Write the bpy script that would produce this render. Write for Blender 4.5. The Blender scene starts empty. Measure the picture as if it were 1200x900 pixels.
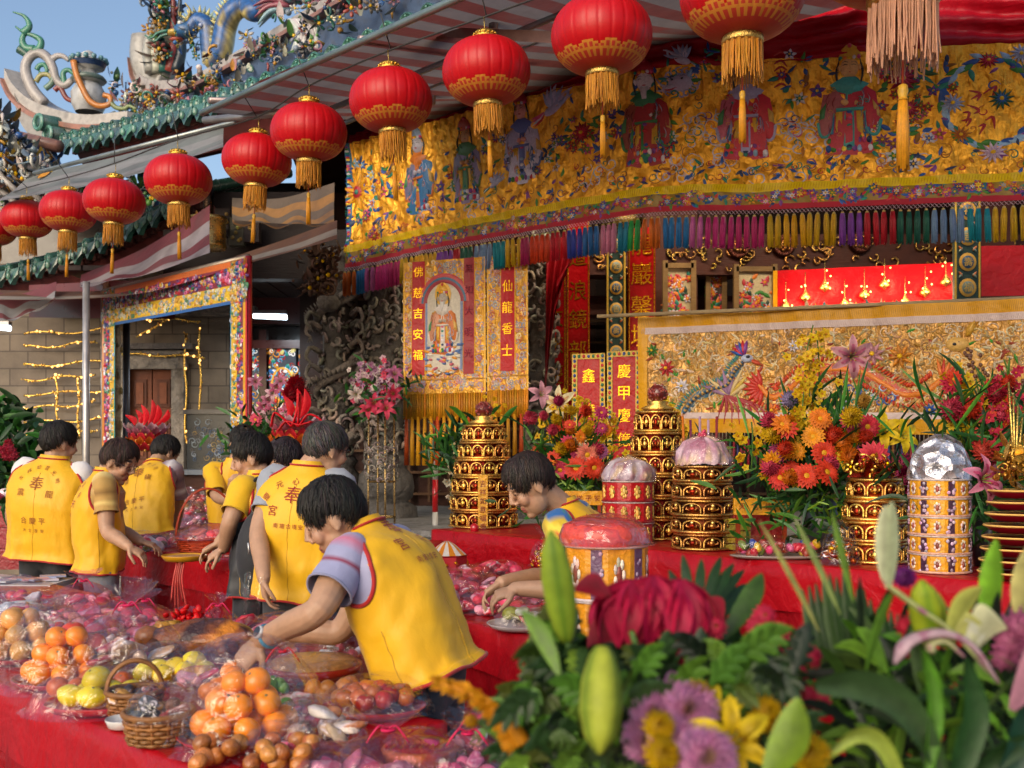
import bpy, math, random
import numpy as np
from mathutils import Vector
from mathutils.bvhtree import BVHTree
R = random.Random(11)
NR = np.random.RandomState(11)
PI = math.pi
SC = bpy.context.scene
COL = SC.collection
# ------------------------------------------------------------------ camera, sky, sun, exposure
H, F, HZ = 1.5, 1250.0, 530.0            # eye height, focal length in photo pixels, horizon row
cam = bpy.data.cameras.new('camera')
cam.lens, cam.sensor_width = 36.0 * F / 1200.0, 36.0
cam.shift_y = (HZ - 450.0) / 1200.0
cam.clip_end = 3000
cam.dof.use_dof = True
cam.dof.focus_distance = 5.2
cam.dof.aperture_fstop = 4.3
camo = bpy.data.objects.new('camera', cam)
camo.location = (0, 0, H)
camo.rotation_euler = (PI / 2, 0, 0)
COL.objects.link(camo)
SC.camera = camo
SUN_EL, SUN_AZ = math.radians(25), math.radians(210)   # azimuth clockwise from +Y: over the left shoulder
W = bpy.data.worlds.new('World')
SC.world = W
W.use_nodes = True
wn = W.node_tree
sky = wn.nodes.new('ShaderNodeTexSky')
sky.sky_type = 'NISHITA'
sky.sun_disc = False
sky.sun_elevation, sky.sun_rotation = SUN_EL, SUN_AZ
sky.air_density, sky.dust_density, sky.ozone_density = 1.0, 3.0, 1.5
wn.nodes['Background'].inputs[1].default_value = 0.145
wn.links.new(sky.outputs[0], wn.nodes['Background'].inputs[0])
sl = bpy.data.lights.new('sun', 'SUN')
sl.energy, sl.angle, sl.color = 1.0, math.radians(45), (1.0, 0.87, 0.70)
so = bpy.data.objects.new('sun', sl)
sdir = Vector((math.sin(SUN_AZ) * math.cos(SUN_EL), math.cos(SUN_AZ) * math.cos(SUN_EL), math.sin(SUN_EL)))
so.rotation_euler = sdir.to_track_quat('Z', 'Y').to_euler()
so.location = (0, 0, 30)
COL.objects.link(so)
vs = SC.view_settings
vs.view_transform, vs.look, vs.exposure, vs.gamma, vs.use_curve_mapping = 'Standard', 'None', 0.52, 1.0, False
SC.render.engine = 'CYCLES'
cy = SC.cycles
cy.use_denoising = True
cy.max_bounces, cy.diffuse_bounces, cy.glossy_bounces, cy.transparent_max_bounces = 7, 4, 3, 14
cy.caustics_reflective = cy.caustics_refractive = False
cy.sample_clamp_indirect = 6.0
# ------------------------------------------------------------------ helpers
def P(px, py, D):
 """the point at depth D that stands at photo pixel (px, py)"""
 return np.array([(px - 600.0) * D / F, D, H + (HZ - py) * D / F])
def G(px, py, z):
 """the point at height z that stands at photo pixel (px, py)"""
 return P(px, py, (H - z) * F / (py - HZ))
def hexc(h):
 h = h.lstrip('#')
 return tuple(((c / 12.92) if c <= 0.04045 else ((c + 0.055) / 1.055) ** 2.4)
                 for c in (int(h[i:i + 2], 16) / 255.0 for i in (0, 2, 4)))
def A(*a):
 return np.array(a, float)
def nrm(v):
 v = np.asarray(v, float)
 return v / (np.linalg.norm(v) + 1e-12)
class MB:
 """collects shapes and links them as ONE mesh object"""
 def __init__(s):
  s.v, s.f, s.n = [], [], 0
 def add(s, VF, col=(0.8, 0.8, 0.8), mi=0, smooth=True):
  V, Fs = VF
  V = np.asarray(V, float).reshape(-1, 3)
  if not isinstance(Fs, list):
   Fs = [Fs]
  c = np.asarray(col, float)
  for Fk in Fs:
   Fk = np.asarray(Fk, int)
   if len(Fk) == 0:
    continue
   m, k = Fk.shape
   if c.ndim == 1:
    cc = np.broadcast_to(c[:3], (m, k, 3))
   elif len(c) == len(V):
    cc = c[Fk]
   else:
    cc = np.repeat(c[:, None, :], k, 1)
   s.f.append((Fk + s.n, cc, mi, smooth))
  s.v.append(V)
  s.n += len(V)
  return s
 def data(s):
  V = np.concatenate(s.v)
  return V
 def build(s, name, mats, parent=None, org=None, local=False):
  me = bpy.data.meshes.new(name)
  V = np.concatenate(s.v) if s.v else np.zeros((0, 3))
  o = bpy.data.objects.new(name, me)
  if not local:
   og = ORG[parent.name] if parent is not None else (np.asarray(org, float) if org is not None else V.mean(0) * [1, 1, 0] + [0, 0, V[:, 2].min()])
   V = V - og
   ORG[o.name] = og
   if parent is None:
    o.location = og
  else:
   ORG[o.name] = np.zeros(3)
  me.vertices.add(len(V))
  me.vertices.foreach_set('co', V.astype(np.float32).ravel())
  ln = sum(f[0].size for f in s.f)
  fn = sum(len(f[0]) for f in s.f)
  me.loops.add(ln)
  me.polygons.add(fn)
  me.loops.foreach_set('vertex_index', np.concatenate([f[0].ravel() for f in s.f]).astype(np.int32))
  tot = np.concatenate([np.full(len(f[0]), f[0].shape[1]) for f in s.f])
  st = np.concatenate([[0], np.cumsum(tot)[:-1]])
  me.polygons.foreach_set('loop_start', st.astype(np.int32))
  me.polygons.foreach_set('loop_total', tot.astype(np.int32))
  me.polygons.foreach_set('use_smooth', np.concatenate([np.full(len(f[0]), f[3]) for f in s.f]))
  me.polygons.foreach_set('material_index', np.concatenate([np.full(len(f[0]), f[2]) for f in s.f]).astype(np.int32))
  at = me.color_attributes.new('Col', 'FLOAT_COLOR', 'CORNER')
  cl = np.concatenate([f[1].reshape(-1, 3) for f in s.f])
  at.data.foreach_set('color', np.concatenate([cl, np.ones((len(cl), 1))], 1).astype(np.float32).ravel())
  for m in (mats if isinstance(mats, (list, tuple)) else [mats]):
   me.materials.append(m)
  me.update()
  me.validate()
  COL.objects.link(o)
  if parent is not None:
   o.parent = parent
  return o
ORG = {}
def tag(o, label=None, cat=None, group=None, kind=None):
 if label:
  o['label'] = label
 if cat:
  o['category'] = cat
 if group:
  o['group'] = group
 if kind:
  o['kind'] = kind
 return o
def thing(name, label, cat, loc=(0, 0, 0), group=None):
 o = bpy.data.objects.new(name, None)
 o.empty_display_size = 0.1
 COL.objects.link(o)
 o.location = loc
 ORG[o.name] = np.asarray(loc, float)
 return tag(o, label, cat, group)
def dup(root, loc, rz=0.0, label=None, group=None, scale=1.0):
 r = root.copy()
 COL.objects.link(r)
 r.location = loc
 r.rotation_euler = (0, 0, rz)
 r.scale = (scale,) * 3
 if label:
  r['label'] = label
 if group:
  r['group'] = group
 for ch in list(root.children):
  c = ch.copy()
  COL.objects.link(c)
  c.parent = r
  for g in ch.children:
   d = g.copy()
   COL.objects.link(d)
   d.parent = c
 return r
# ---- shapes: every function gives (vertices, faces)
def quads(nu, nv, cu=False):
 """faces of an nu x nv grid of vertices, index = i*nv+j; cu closes the i direction"""
 iu = nu if cu else nu - 1
 i, j = np.meshgrid(np.arange(iu), np.arange(nv - 1), indexing='ij')
 i2 = (i + 1) % nu
 return np.stack([i * nv + j, i2 * nv + j, i2 * nv + j + 1, i * nv + j + 1], -1).reshape(-1, 4)
def frames(Pp):
 Pp = np.asarray(Pp, float)
 T = np.gradient(Pp, axis=0)
 T /= np.linalg.norm(T, axis=1)[:, None] + 1e-12
 a = A(0, 0, 1) if abs(T[0][2]) < 0.9 else A(1, 0, 0)
 n = nrm(np.cross(T[0], a))
 N = [n]
 for k in range(1, len(Pp)):
  n = N[-1] - T[k] * np.dot(N[-1], T[k])
  N.append(nrm(n))
 N = np.array(N)
 return T, N, np.cross(T, N)
def tube(Pp, r, n=8, caps=True, flat=1.0):
 Pp = np.asarray(Pp, float)
 r = np.broadcast_to(np.asarray(r, float), (len(Pp),))
 T, N, B = frames(Pp)
 a = np.arange(n) * 2 * PI / n
 V = Pp[None] + (np.cos(a)[:, None, None] * N[None] + flat * np.sin(a)[:, None, None] * B[None]) * r[None, :, None]
 m = len(Pp)
 V = V.reshape(-1, 3)
 Fs = [quads(n, m, True)[:, ::-1]]
 if caps:
  V = np.concatenate([V, Pp[[0, -1]]])
  i = np.arange(n)
  j = (i + 1) % n
  Fs.append(np.concatenate([np.stack([i * m, j * m, np.full(n, n * m)], 1), np.stack([j * m + m - 1, i * m + m - 1, np.full(n, n * m + 1)], 1)]))
 return V, Fs
def spline(Pp, n=24, closed=False):
 """Catmull-Rom through the points"""
 Pp = np.asarray(Pp, float)
 Q = np.concatenate([Pp[-1:], Pp, Pp[:2]]) if closed else np.concatenate([[2 * Pp[0] - Pp[1]], Pp, [2 * Pp[-1] - Pp[-2]]])
 m = len(Pp) if closed else len(Pp) - 1
 t = np.linspace(0, m, n, endpoint=not closed)
 k = np.minimum(t.astype(int), m - 1)
 u = (t - k)[:, None]
 p0, p1, p2, p3 = Q[k], Q[k + 1], Q[k + 2], Q[k + 3]
 return 0.5 * (2 * p1 + (p2 - p0) * u + (2 * p0 - 5 * p1 + 4 * p2 - p3) * u ** 2 + (3 * p1 - p0 - 3 * p2 + p3) * u ** 3)
def lathe(prof, n=24, loc=(0, 0, 0), cap=False):
 pr = np.asarray(prof, float)
 a = np.arange(n) * 2 * PI / n
 V = np.stack([np.cos(a)[:, None] * pr[None, :, 0], np.sin(a)[:, None] * pr[None, :, 0], np.broadcast_to(pr[None, :, 1], (n, len(pr)))], -1).reshape(-1, 3)
 return V + np.asarray(loc, float), [quads(n, len(pr), True)]
def ell(c, r, nu=12, nv=8, M=None):
 """ellipsoid; M rows are its axes"""
 r = np.broadcast_to(np.asarray(r, float), (3,))
 th = np.linspace(0.0, PI, nv + 1)
 th[0], th[-1] = 0.02, PI - 0.02
 a = np.arange(nu) * 2 * PI / nu
 V = np.stack([np.cos(a)[:, None] * np.sin(th)[None], np.sin(a)[:, None] * np.sin(th)[None], np.broadcast_to(np.cos(th)[None], (nu, nv + 1))], -1).reshape(-1, 3) * r
 if M is not None:
  V = V @ np.asarray(M, float)
 m = nv + 1
 i = np.arange(nu)
 Fs = [quads(nu, m, True)[:, ::-1], np.stack([i * m for i in range(nu)])[None], np.stack([i * m + m - 1 for i in range(nu)])[::-1][None]]
 return V + np.asarray(c, float), Fs
def box(c, s, M=None):
 s = np.asarray(s, float) / 2
 V = np.array([[x, y, z] for x in (-1, 1) for y in (-1, 1) for z in (-1, 1)], float) * s
 if M is not None:
  V = V @ np.asarray(M, float)
 Fq = np.array([[0, 1, 3, 2], [4, 6, 7, 5], [0, 4, 5, 1], [2, 3, 7, 6], [0, 2, 6, 4], [1, 5, 7, 3]])
 return V + np.asarray(c, float), [Fq]
def hexa(b, t):
 """solid between four bottom points and four top points (both counter-clockwise from above)"""
 V = np.concatenate([np.asarray(b, float), np.asarray(t, float)])
 return V, [np.array([[3, 2, 1, 0], [4, 5, 6, 7], [0, 1, 5, 4], [1, 2, 6, 5], [2, 3, 7, 6], [3, 0, 4, 7]])]
def grid(fn, nu, nv, cu=False):
 u = np.linspace(0, 1, nu, endpoint=not cu)
 U, Vv = np.meshgrid(u, np.linspace(0, 1, nv), indexing='ij')
 return fn(U, Vv).reshape(-1, 3), [quads(nu, nv, cu)]
def ring(c, n, R_, r, nu=24, nv=6, flat=1.0, ax=None):
 """torus round axis n"""
 n = nrm(n)
 x = nrm(np.cross(n, ax if ax is not None else (A(0, 0, 1) if abs(n[2]) < .9 else A(1, 0, 0))))
 y = np.cross(n, x)
 a = np.arange(nu) * 2 * PI / nu
 C = np.asarray(c) + R_ * (np.cos(a)[:, None] * x + flat * np.sin(a)[:, None] * y)
 b = np.arange(nv) * 2 * PI / nv
 rad = nrm_rows(np.cos(a)[:, None] * x + np.sin(a)[:, None] * y)
 V = C[:, None] + r * (np.cos(b)[None, :, None] * rad[:, None] + np.sin(b)[None, :, None] * n)
 V = np.concatenate([V, V[:, :1]], 1)
 return V.reshape(-1, 3), [quads(nu, nv + 1, True)]
def nrm_rows(M):
 return M / (np.linalg.norm(M, axis=-1, keepdims=True) + 1e-12)
def basis(z, x=None):
 """rows: x, y, z axes with z along the given direction"""
 z = nrm(z)
 if x is None:
  x = A(0, 0, 1) if abs(z[2]) < 0.9 else A(1, 0, 0)
 y = nrm(np.cross(z, x))
 return np.array([np.cross(y, z), y, z])
def loc(VF, c, M=None, s=1.0):
 V = np.asarray(VF[0]) * s
 if M is not None:
  V = V @ np.asarray(M)
 return V + np.asarray(c, float), VF[1]
def fnoise(V, seed=0, f=1.0):
 """cheap smooth noise from sines, about -1..1"""
 rs = np.random.RandomState(seed)
 out = 0
 for k in range(5):
  d = rs.normal(size=3)
  d = d / np.linalg.norm(d) * f * (1 + 0.7 * k)
  out = out + np.sin(V @ d + rs.uniform(0, 6.28)) / (1 + 0.5 * k)
 return out / 2.2
def vary(c, a=0.12, rs=R):
 k = 1 + rs.uniform(-a, a)
 return tuple(max(0.0, min(1.0, x * k * (1 + rs.uniform(-a, a) * 0.4))) for x in c)
# ------------------------------------------------------------------ materials
MAT = {}
def mat(name, rough=0.6, metal=0.0, spec=0.5, col=None, nscale=0.0, namt=0.0, bump=(), coat=0.0, sheen=0.0, sss=0.0, trans=0.0, emit=None, es=0.0, dirt=None):
 """principled; base colour from the Col attribute (or col) with some noise; bump = (scale, strength, distance[, stretch xyz]) list"""
 m = bpy.data.materials.new(name)
 m.use_nodes = True
 nt = m.node_tree
 N, L = nt.nodes, nt.links
 b = N['Principled BSDF']
 b.inputs['Roughness'].default_value = rough
 b.inputs['Metallic'].default_value = metal
 b.inputs['Specular IOR Level'].default_value = spec
 b.inputs['Coat Weight'].default_value = coat
 b.inputs['Coat Roughness'].default_value = 0.15
 b.inputs['Sheen Weight'].default_value = sheen
 if sss:
  b.inputs['Subsurface Weight'].default_value = sss
  b.inputs['Subsurface Radius'].default_value = (0.02, 0.008, 0.005)
  b.inputs['Subsurface Scale'].default_value = 0.4
 tc = N.new('ShaderNodeTexCoord')
 if col is None:
  at = N.new('ShaderNodeAttribute')
  at.attribute_name = 'Col'
  out = at.outputs['Color']
 else:
  rgb = N.new('ShaderNodeRGB')
  rgb.outputs[0].default_value = (*col, 1)
  out = rgb.outputs[0]
 if namt:
  nz = N.new('ShaderNodeTexNoise')
  nz.inputs['Scale'].default_value = nscale
  nz.inputs['Detail'].default_value = 6
  nz.inputs['Roughness'].default_value = 0.65
  L.new(tc.outputs['Object'], nz.inputs['Vector'])
  mr = N.new('ShaderNodeMapRange')
  mr.inputs['From Min'].default_value, mr.inputs['From Max'].default_value = 0.25, 0.75
  mr.inputs['To Min'].default_value, mr.inputs['To Max'].default_value = 1 - namt, 1 + namt
  L.new(nz.outputs['Fac'], mr.inputs['Value'])
  mx = N.new('ShaderNodeVectorMath')
  mx.operation = 'SCALE'
  L.new(out, mx.inputs[0])
  L.new(mr.outputs[0], mx.inputs['Scale'])
  out = mx.outputs[0]
  rr = N.new('ShaderNodeMapRange')
  rr.inputs['To Min'].default_value, rr.inputs['To Max'].default_value = max(0.03, rough - 0.12), min(1, rough + 0.14)
  L.new(nz.outputs['Fac'], rr.inputs['Value'])
  L.new(rr.outputs[0], b.inputs['Roughness'])
 if dirt:
  dn = N.new('ShaderNodeTexNoise')
  dn.inputs['Scale'].default_value = dirt[1]
  dn.inputs['Detail'].default_value = 8
  L.new(tc.outputs['Object'], dn.inputs['Vector'])
  cr = N.new('ShaderNodeMapRange')
  cr.inputs['From Min'].default_value, cr.inputs['From Max'].default_value = 0.5, 0.72
  cr.inputs['To Max'].default_value = dirt[2]
  L.new(dn.outputs['Fac'], cr.inputs['Value'])
  mm = N.new('ShaderNodeMix')
  mm.data_type = 'RGBA'
  L.new(cr.outputs[0], mm.inputs['Factor'])
  L.new(out, mm.inputs['A'])
  mm.inputs['B'].default_value = (*dirt[0], 1)
  out = mm.outputs['Result']
 L.new(out, b.inputs['Base Color'])
 prev = None
 for bp in bump:
  src = tc.outputs['Object']
  if len(bp) > 3:
   mp = N.new('ShaderNodeMapping')
   mp.inputs['Scale'].default_value = bp[3]
   L.new(src, mp.inputs['Vector'])
   src = mp.outputs[0]
  if len(bp) > 4 and bp[4] == 'vor':
   nz = N.new('ShaderNodeTexVoronoi')
   nz.inputs['Scale'].default_value = bp[0]
   o = nz.outputs['Distance']
  else:
   nz = N.new('ShaderNodeTexNoise')
   nz.inputs['Scale'].default_value = bp[0]
   nz.inputs['Detail'].default_value = 4
   nz.inputs['Distortion'].default_value = 0.6
   o = nz.outputs['Fac']
  L.new(src, nz.inputs['Vector'])
  bn = N.new('ShaderNodeBump')
  bn.inputs['Strength'].default_value = bp[1]
  bn.inputs['Distance'].default_value = bp[2]
  L.new(o, bn.inputs['Height'])
  if prev is not None:
   L.new(prev, bn.inputs['Normal'])
  prev = bn.outputs[0]
 if prev is not None:
  L.new(prev, b.inputs['Normal'])
 if emit is not None:
  b.inputs['Emission Color'].default_value = (*emit, 1)
  b.inputs['Emission Strength'].default_value = es
 if trans:
  tl = N.new('ShaderNodeBsdfTranslucent')
  L.new(out, tl.inputs['Color'])
  ms = N.new('ShaderNodeMixShader')
  ms.inputs[0].default_value = trans
  L.new(b.outputs[0], ms.inputs[1])
  L.new(tl.outputs[0], ms.inputs[2])
  L.new(ms.outputs[0], N['Material Output'].inputs['Surface'])
 MAT[name] = m
 return m
def film_mat(name, tint, gl=0.10, edge=0.55, rough=0.09, milky=0.04):
 """clear cellophane: transparent with crinkled glossy reflections"""
 m = bpy.data.materials.new(name)
 m.use_nodes = True
 N, L = m.node_tree.nodes, m.node_tree.links
 N.remove(N['Principled BSDF'])
 t = N.new('ShaderNodeBsdfTransparent')
 t.inputs[0].default_value = (*tint, 1)
 g = N.new('ShaderNodeBsdfGlossy')
 g.inputs['Roughness'].default_value = rough
 g.inputs['Color'].default_value = (1, 1, 1, 1)
 d = N.new('ShaderNodeBsdfDiffuse')
 d.inputs[0].default_value = (0.75, 0.72, 0.74, 1)
 tc = N.new('ShaderNodeTexCoord')
 vo = N.new('ShaderNodeTexVoronoi')
 vo.inputs['Scale'].default_value = 9
 nz = N.new('ShaderNodeTexNoise')
 nz.inputs['Scale'].default_value = 13
 nz.inputs['Distortion'].default_value = 2.2
 L.new(tc.outputs['Object'], vo.inputs['Vector'])
 L.new(tc.outputs['Object'], nz.inputs['Vector'])
 b1 = N.new('ShaderNodeBump')
 b1.inputs['Strength'].default_value, b1.inputs['Distance'].default_value = 0.7, 0.02
 b2 = N.new('ShaderNodeBump')
 b2.inputs['Strength'].default_value, b2.inputs['Distance'].default_value = 0.7, 0.02
 L.new(vo.outputs['Distance'], b1.inputs['Height'])
 L.new(nz.outputs['Fac'], b2.inputs['Height'])
 L.new(b1.outputs[0], b2.inputs['Normal'])
 L.new(b2.outputs[0], g.inputs['Normal'])
 lw = N.new('ShaderNodeLayerWeight')
 lw.inputs['Blend'].default_value = 0.35
 L.new(b2.outputs[0], lw.inputs['Normal'])
 mr = N.new('ShaderNodeMapRange')
 mr.inputs['To Min'].default_value, mr.inputs['To Max'].default_value = gl, edge
 L.new(lw.outputs['Facing'], mr.inputs['Value'])
 m0 = N.new('ShaderNodeMixShader')
 m0.inputs[0].default_value = milky
 L.new(t.outputs[0], m0.inputs[1])
 L.new(d.outputs[0], m0.inputs[2])
 ms = N.new('ShaderNodeMixShader')
 L.new(mr.outputs[0], ms.inputs[0])
 L.new(m0.outputs[0], ms.inputs[1])
 L.new(g.outputs[0], ms.inputs[2])
 L.new(ms.outputs[0], N['Material Output'].inputs['Surface'])
 MAT[name] = m
 return m
cloth = mat('cloth', 0.75, nscale=14, namt=0.1, bump=((9, .35, .02), (260, .25, .002)), sheen=0.15)
vestm = mat('vest_cloth', 0.55, nscale=7, namt=0.07, bump=((4, .5, .04, (1, 1, 0.5)), (13, .3, .012, (1, 1, .6)), (420, .2, .001)), sheen=0.1)
satin = mat('satin', 0.36, spec=0.22, nscale=8, namt=0.12, bump=((11, .55, .02), (45, .35, .006)))
goldcloth = mat('gold_satin', 0.30, metal=0.5, nscale=9, namt=0.14, bump=((8, 1.0, .06, (1.6, 1.6, .5)), (24, .8, .022), (110, .3, .004)))
thread = mat('embroidery_thread', 0.42, nscale=60, namt=0.22, bump=((240, .5, .003), (90, .4, .004)))
plastic = mat('red_plastic_cloth', 0.36, spec=0.25, nscale=5, namt=0.16, bump=((3.5, .7, .06), (11, .5, .02), (40, .25, .004)), coat=0.06)
gold = mat('gilt', 0.27, metal=0.92, nscale=26, namt=0.28, bump=((70, .5, .006), (190, .4, .003)))
lacquer = mat('lacquer', 0.3, nscale=12, namt=0.14, bump=((40, .25, .003),), coat=0.3)
skin = mat('skin', 0.5, nscale=22, namt=0.17, bump=((120, .2, .002), (420, .2, .0008)), sss=0.05)
hairm = mat('hair', 0.55, spec=0.3, nscale=60, namt=0.3)
leafm = mat('leaf', 0.45, spec=0.35, nscale=40, namt=0.38, bump=((30, .3, .004), (140, .3, .002)), trans=0.10)
petal = mat('petal', 0.58, spec=0.3, nscale=50, namt=0.22, bump=((60, .3, .003), (190, .3, .0015)), trans=0.22)
stone = mat('carved_stone', 0.72, nscale=9, namt=0.35, bump=((14, .8, .05), (60, .5, .012)), dirt=((0.02, 0.018, 0.016), 6, 0.6))
woodm = mat('wood', 0.5, spec=0.22, nscale=7, namt=0.3, bump=((9, .4, .01, (1, 1, 9)),))
tile = mat('glazed_tile', 0.25, nscale=9, namt=0.35, bump=((35, .5, .01),), coat=0.4, dirt=((0.10, 0.09, 0.075), 5, 0.55))
porc = mat('cut_porcelain', 0.3, nscale=15, namt=0.25, bump=((60, .4, .006),), dirt=((0.10, 0.09, 0.08), 7, 0.5))
metalp = mat('galvanised_pipe', 0.38, metal=0.7, nscale=6, namt=0.3, bump=((20, .2, .004),))
tarp = mat('striped_tarp', 0.6, nscale=4, namt=0.2, bump=((5, .6, .04), (20, .3, .01)), trans=0.5, dirt=((0.13, 0.10, 0.10), 3, 0.6))
fruit = mat('fruit_skin', 0.36, nscale=12, namt=0.12, bump=((260, .3, .0015),), coat=0.15)
food = mat('food', 0.35, nscale=24, namt=0.35, bump=((30, .8, .012), (90, .5, .005)), coat=0.3)
packet = mat('printed_packet', 0.38, nscale=40, namt=0.3, bump=((30, .6, .012), (90, .5, .004)), coat=0.2)
wicker = mat('wicker', 0.55, nscale=30, namt=0.3, bump=((90, .5, .004),))
silk = mat('lantern_silk', 0.40, spec=0.35, nscale=10, namt=0.08, bump=((60, .15, .002),), trans=0.08)
fringe = mat('fringe_thread', 0.5, nscale=40, namt=0.2, trans=0.25, bump=((120, .4, .003),))
film = film_mat('cellophane', (0.985, 0.98, 0.98), gl=0.03, edge=0.27, rough=0.07, milky=0.0)
pinkfilm = film_mat('pink_cellophane', (0.97, 0.72, 0.80), gl=0.03, edge=0.28, rough=0.07, milky=0.01)
redfilm = film_mat('red_cellophane', (0.95, 0.55, 0.52), gl=0.05, edge=0.36, milky=0.04)
glassm = mat('dark_glass', 0.08, spec=0.6, col=(0.02, 0.022, 0.025))
foil = mat('crumpled_foil', 0.27, metal=0.8, col=(0.66, 0.64, 0.69), nscale=30, namt=0.2, bump=((16, 1.0, .04, (1, 1, 1), 'vor'), (50, .7, .01)))
stained = mat('stained_glass', 0.2, nscale=20, namt=0.2)
_n = stained.node_tree
_n.links.new(_n.nodes['Attribute'].outputs['Color'], _n.nodes['Principled BSDF'].inputs['Emission Color'])
_n.nodes['Principled BSDF'].inputs['Emission Strength'].default_value = 0.28  # panes emit their own colour, standing in for daylight behind them
glow = mat('lit_bulb', 0.4, col=(1, 0.7, 0.3), emit=(1.0, 0.5, 0.12), es=2.2)
tubeglow = mat('lit_tube', 0.4, col=(0.8, 0.9, 1), emit=(0.75, 0.9, 1.0), es=5.0)
def brick_mat(name, c1, c2, mortar, scale, bw, bh, msize, rough=0.7, off=0.5, vec='xz'):
 m = mat(name, rough, nscale=6, namt=0.0, bump=((30, .35, .008),))
 N, L = m.node_tree.nodes, m.node_tree.links
 b = N['Principled BSDF']
 tc = N.new('ShaderNodeTexCoord')
 sp = N.new('ShaderNodeSeparateXYZ')
 cb = N.new('ShaderNodeCombineXYZ')
 L.new(tc.outputs['Object'], sp.inputs[0])
 L.new(sp.outputs[0], cb.inputs[0])
 L.new(sp.outputs[2 if vec == 'xz' else 1], cb.inputs[1])
 br = N.new('ShaderNodeTexBrick')
 br.offset = off
 br.inputs['Scale'].default_value = scale
 br.inputs['Brick Width'].default_value, br.inputs['Row Height'].default_value = bw, bh
 br.inputs['Mortar Size'].default_value = msize
 br.inputs['Color1'].default_value, br.inputs['Color2'].default_value, br.inputs['Mortar'].default_value = (*c1, 1), (*c2, 1), (*mortar, 1)
 L.new(cb.outputs[0], br.inputs['Vector'])
 nz = N.new('ShaderNodeTexNoise')
 nz.inputs['Scale'].default_value, nz.inputs['Detail'].default_value = 3.0, 8
 L.new(tc.outputs['Object'], nz.inputs['Vector'])
 mr = N.new('ShaderNodeMapRange')
 mr.inputs['From Min'].default_value, mr.inputs['From Max'].default_value = 0.3, 0.7
 mr.inputs['To Min'].default_value, mr.inputs['To Max'].default_value = 0.65, 1.25
 L.new(nz.outputs['Fac'], mr.inputs['Value'])
 vm = N.new('ShaderNodeVectorMath')
 vm.operation = 'SCALE'
 L.new(br.outputs['Color'], vm.inputs[0])
 L.new(mr.outputs[0], vm.inputs['Scale'])
 L.new(vm.outputs[0], b.inputs['Base Color'])
 return m
paving = brick_mat('stone_paving', (.17, .165, .16), (.21, .2, .19), (.06, .06, .06), 1, 0.9, 0.45, .012, vec='xy')
blockwall = brick_mat('stone_blocks', (.135, .10, .07), (.17, .13, .09), (.07, .05, .035), 1, 0.44, 0.21, .008)
# palettes
RED, DRED = hexc('#b01018'), hexc('#7a0a14')
YEL = hexc('#e0b000')
GOLDC = (0.83, 0.47, 0.10)
EMB = [hexc(h) for h in ('#b8202c', '#1f4f9a', '#1d7a6a', '#d8d2dc', '#3a7d2c', '#7a3a8c', '#e07820', '#d04878', '#8fb0d0', '#14305c', '#f0d040')]
# ------------------------------------------------------------------ lettering
GLYPH = {}
def glyphs(chars):
 dg = bpy.context.evaluated_depsgraph_get()
 for ch in chars:
  if ch in GLYPH or ch == ' ':
   continue
  cu = bpy.data.curves.new('t', 'FONT')
  cu.body = ch
  cu.resolution_u = 3
  ob = bpy.data.objects.new('t', cu)
  COL.objects.link(ob)
  dg.update()
  ev = ob.evaluated_get(dg)
  me = ev.to_mesh()
  me.calc_loop_triangles()
  V = np.array([v.co[:2] for v in me.vertices]).reshape(-1, 2)
  T = np.array([t.vertices[:] for t in me.loop_triangles]).reshape(-1, 3)
  ev.to_mesh_clear()
  bpy.data.objects.remove(ob)
  bpy.data.curves.remove(cu)
  if len(V):
   c = (V.min(0) + V.max(0)) / 2
   V = (V - c) / max((V.max(0) - V.min(0)).max(), 1e-6)
  GLYPH[ch] = (V, T)
glyphs('奉天宮元心田慶壇恭道浪鏡部衣慈震龍巖馨鑫億甲吉祥如意光明福壽佛南無阿彌陀大士香仙合境平安')
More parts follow.
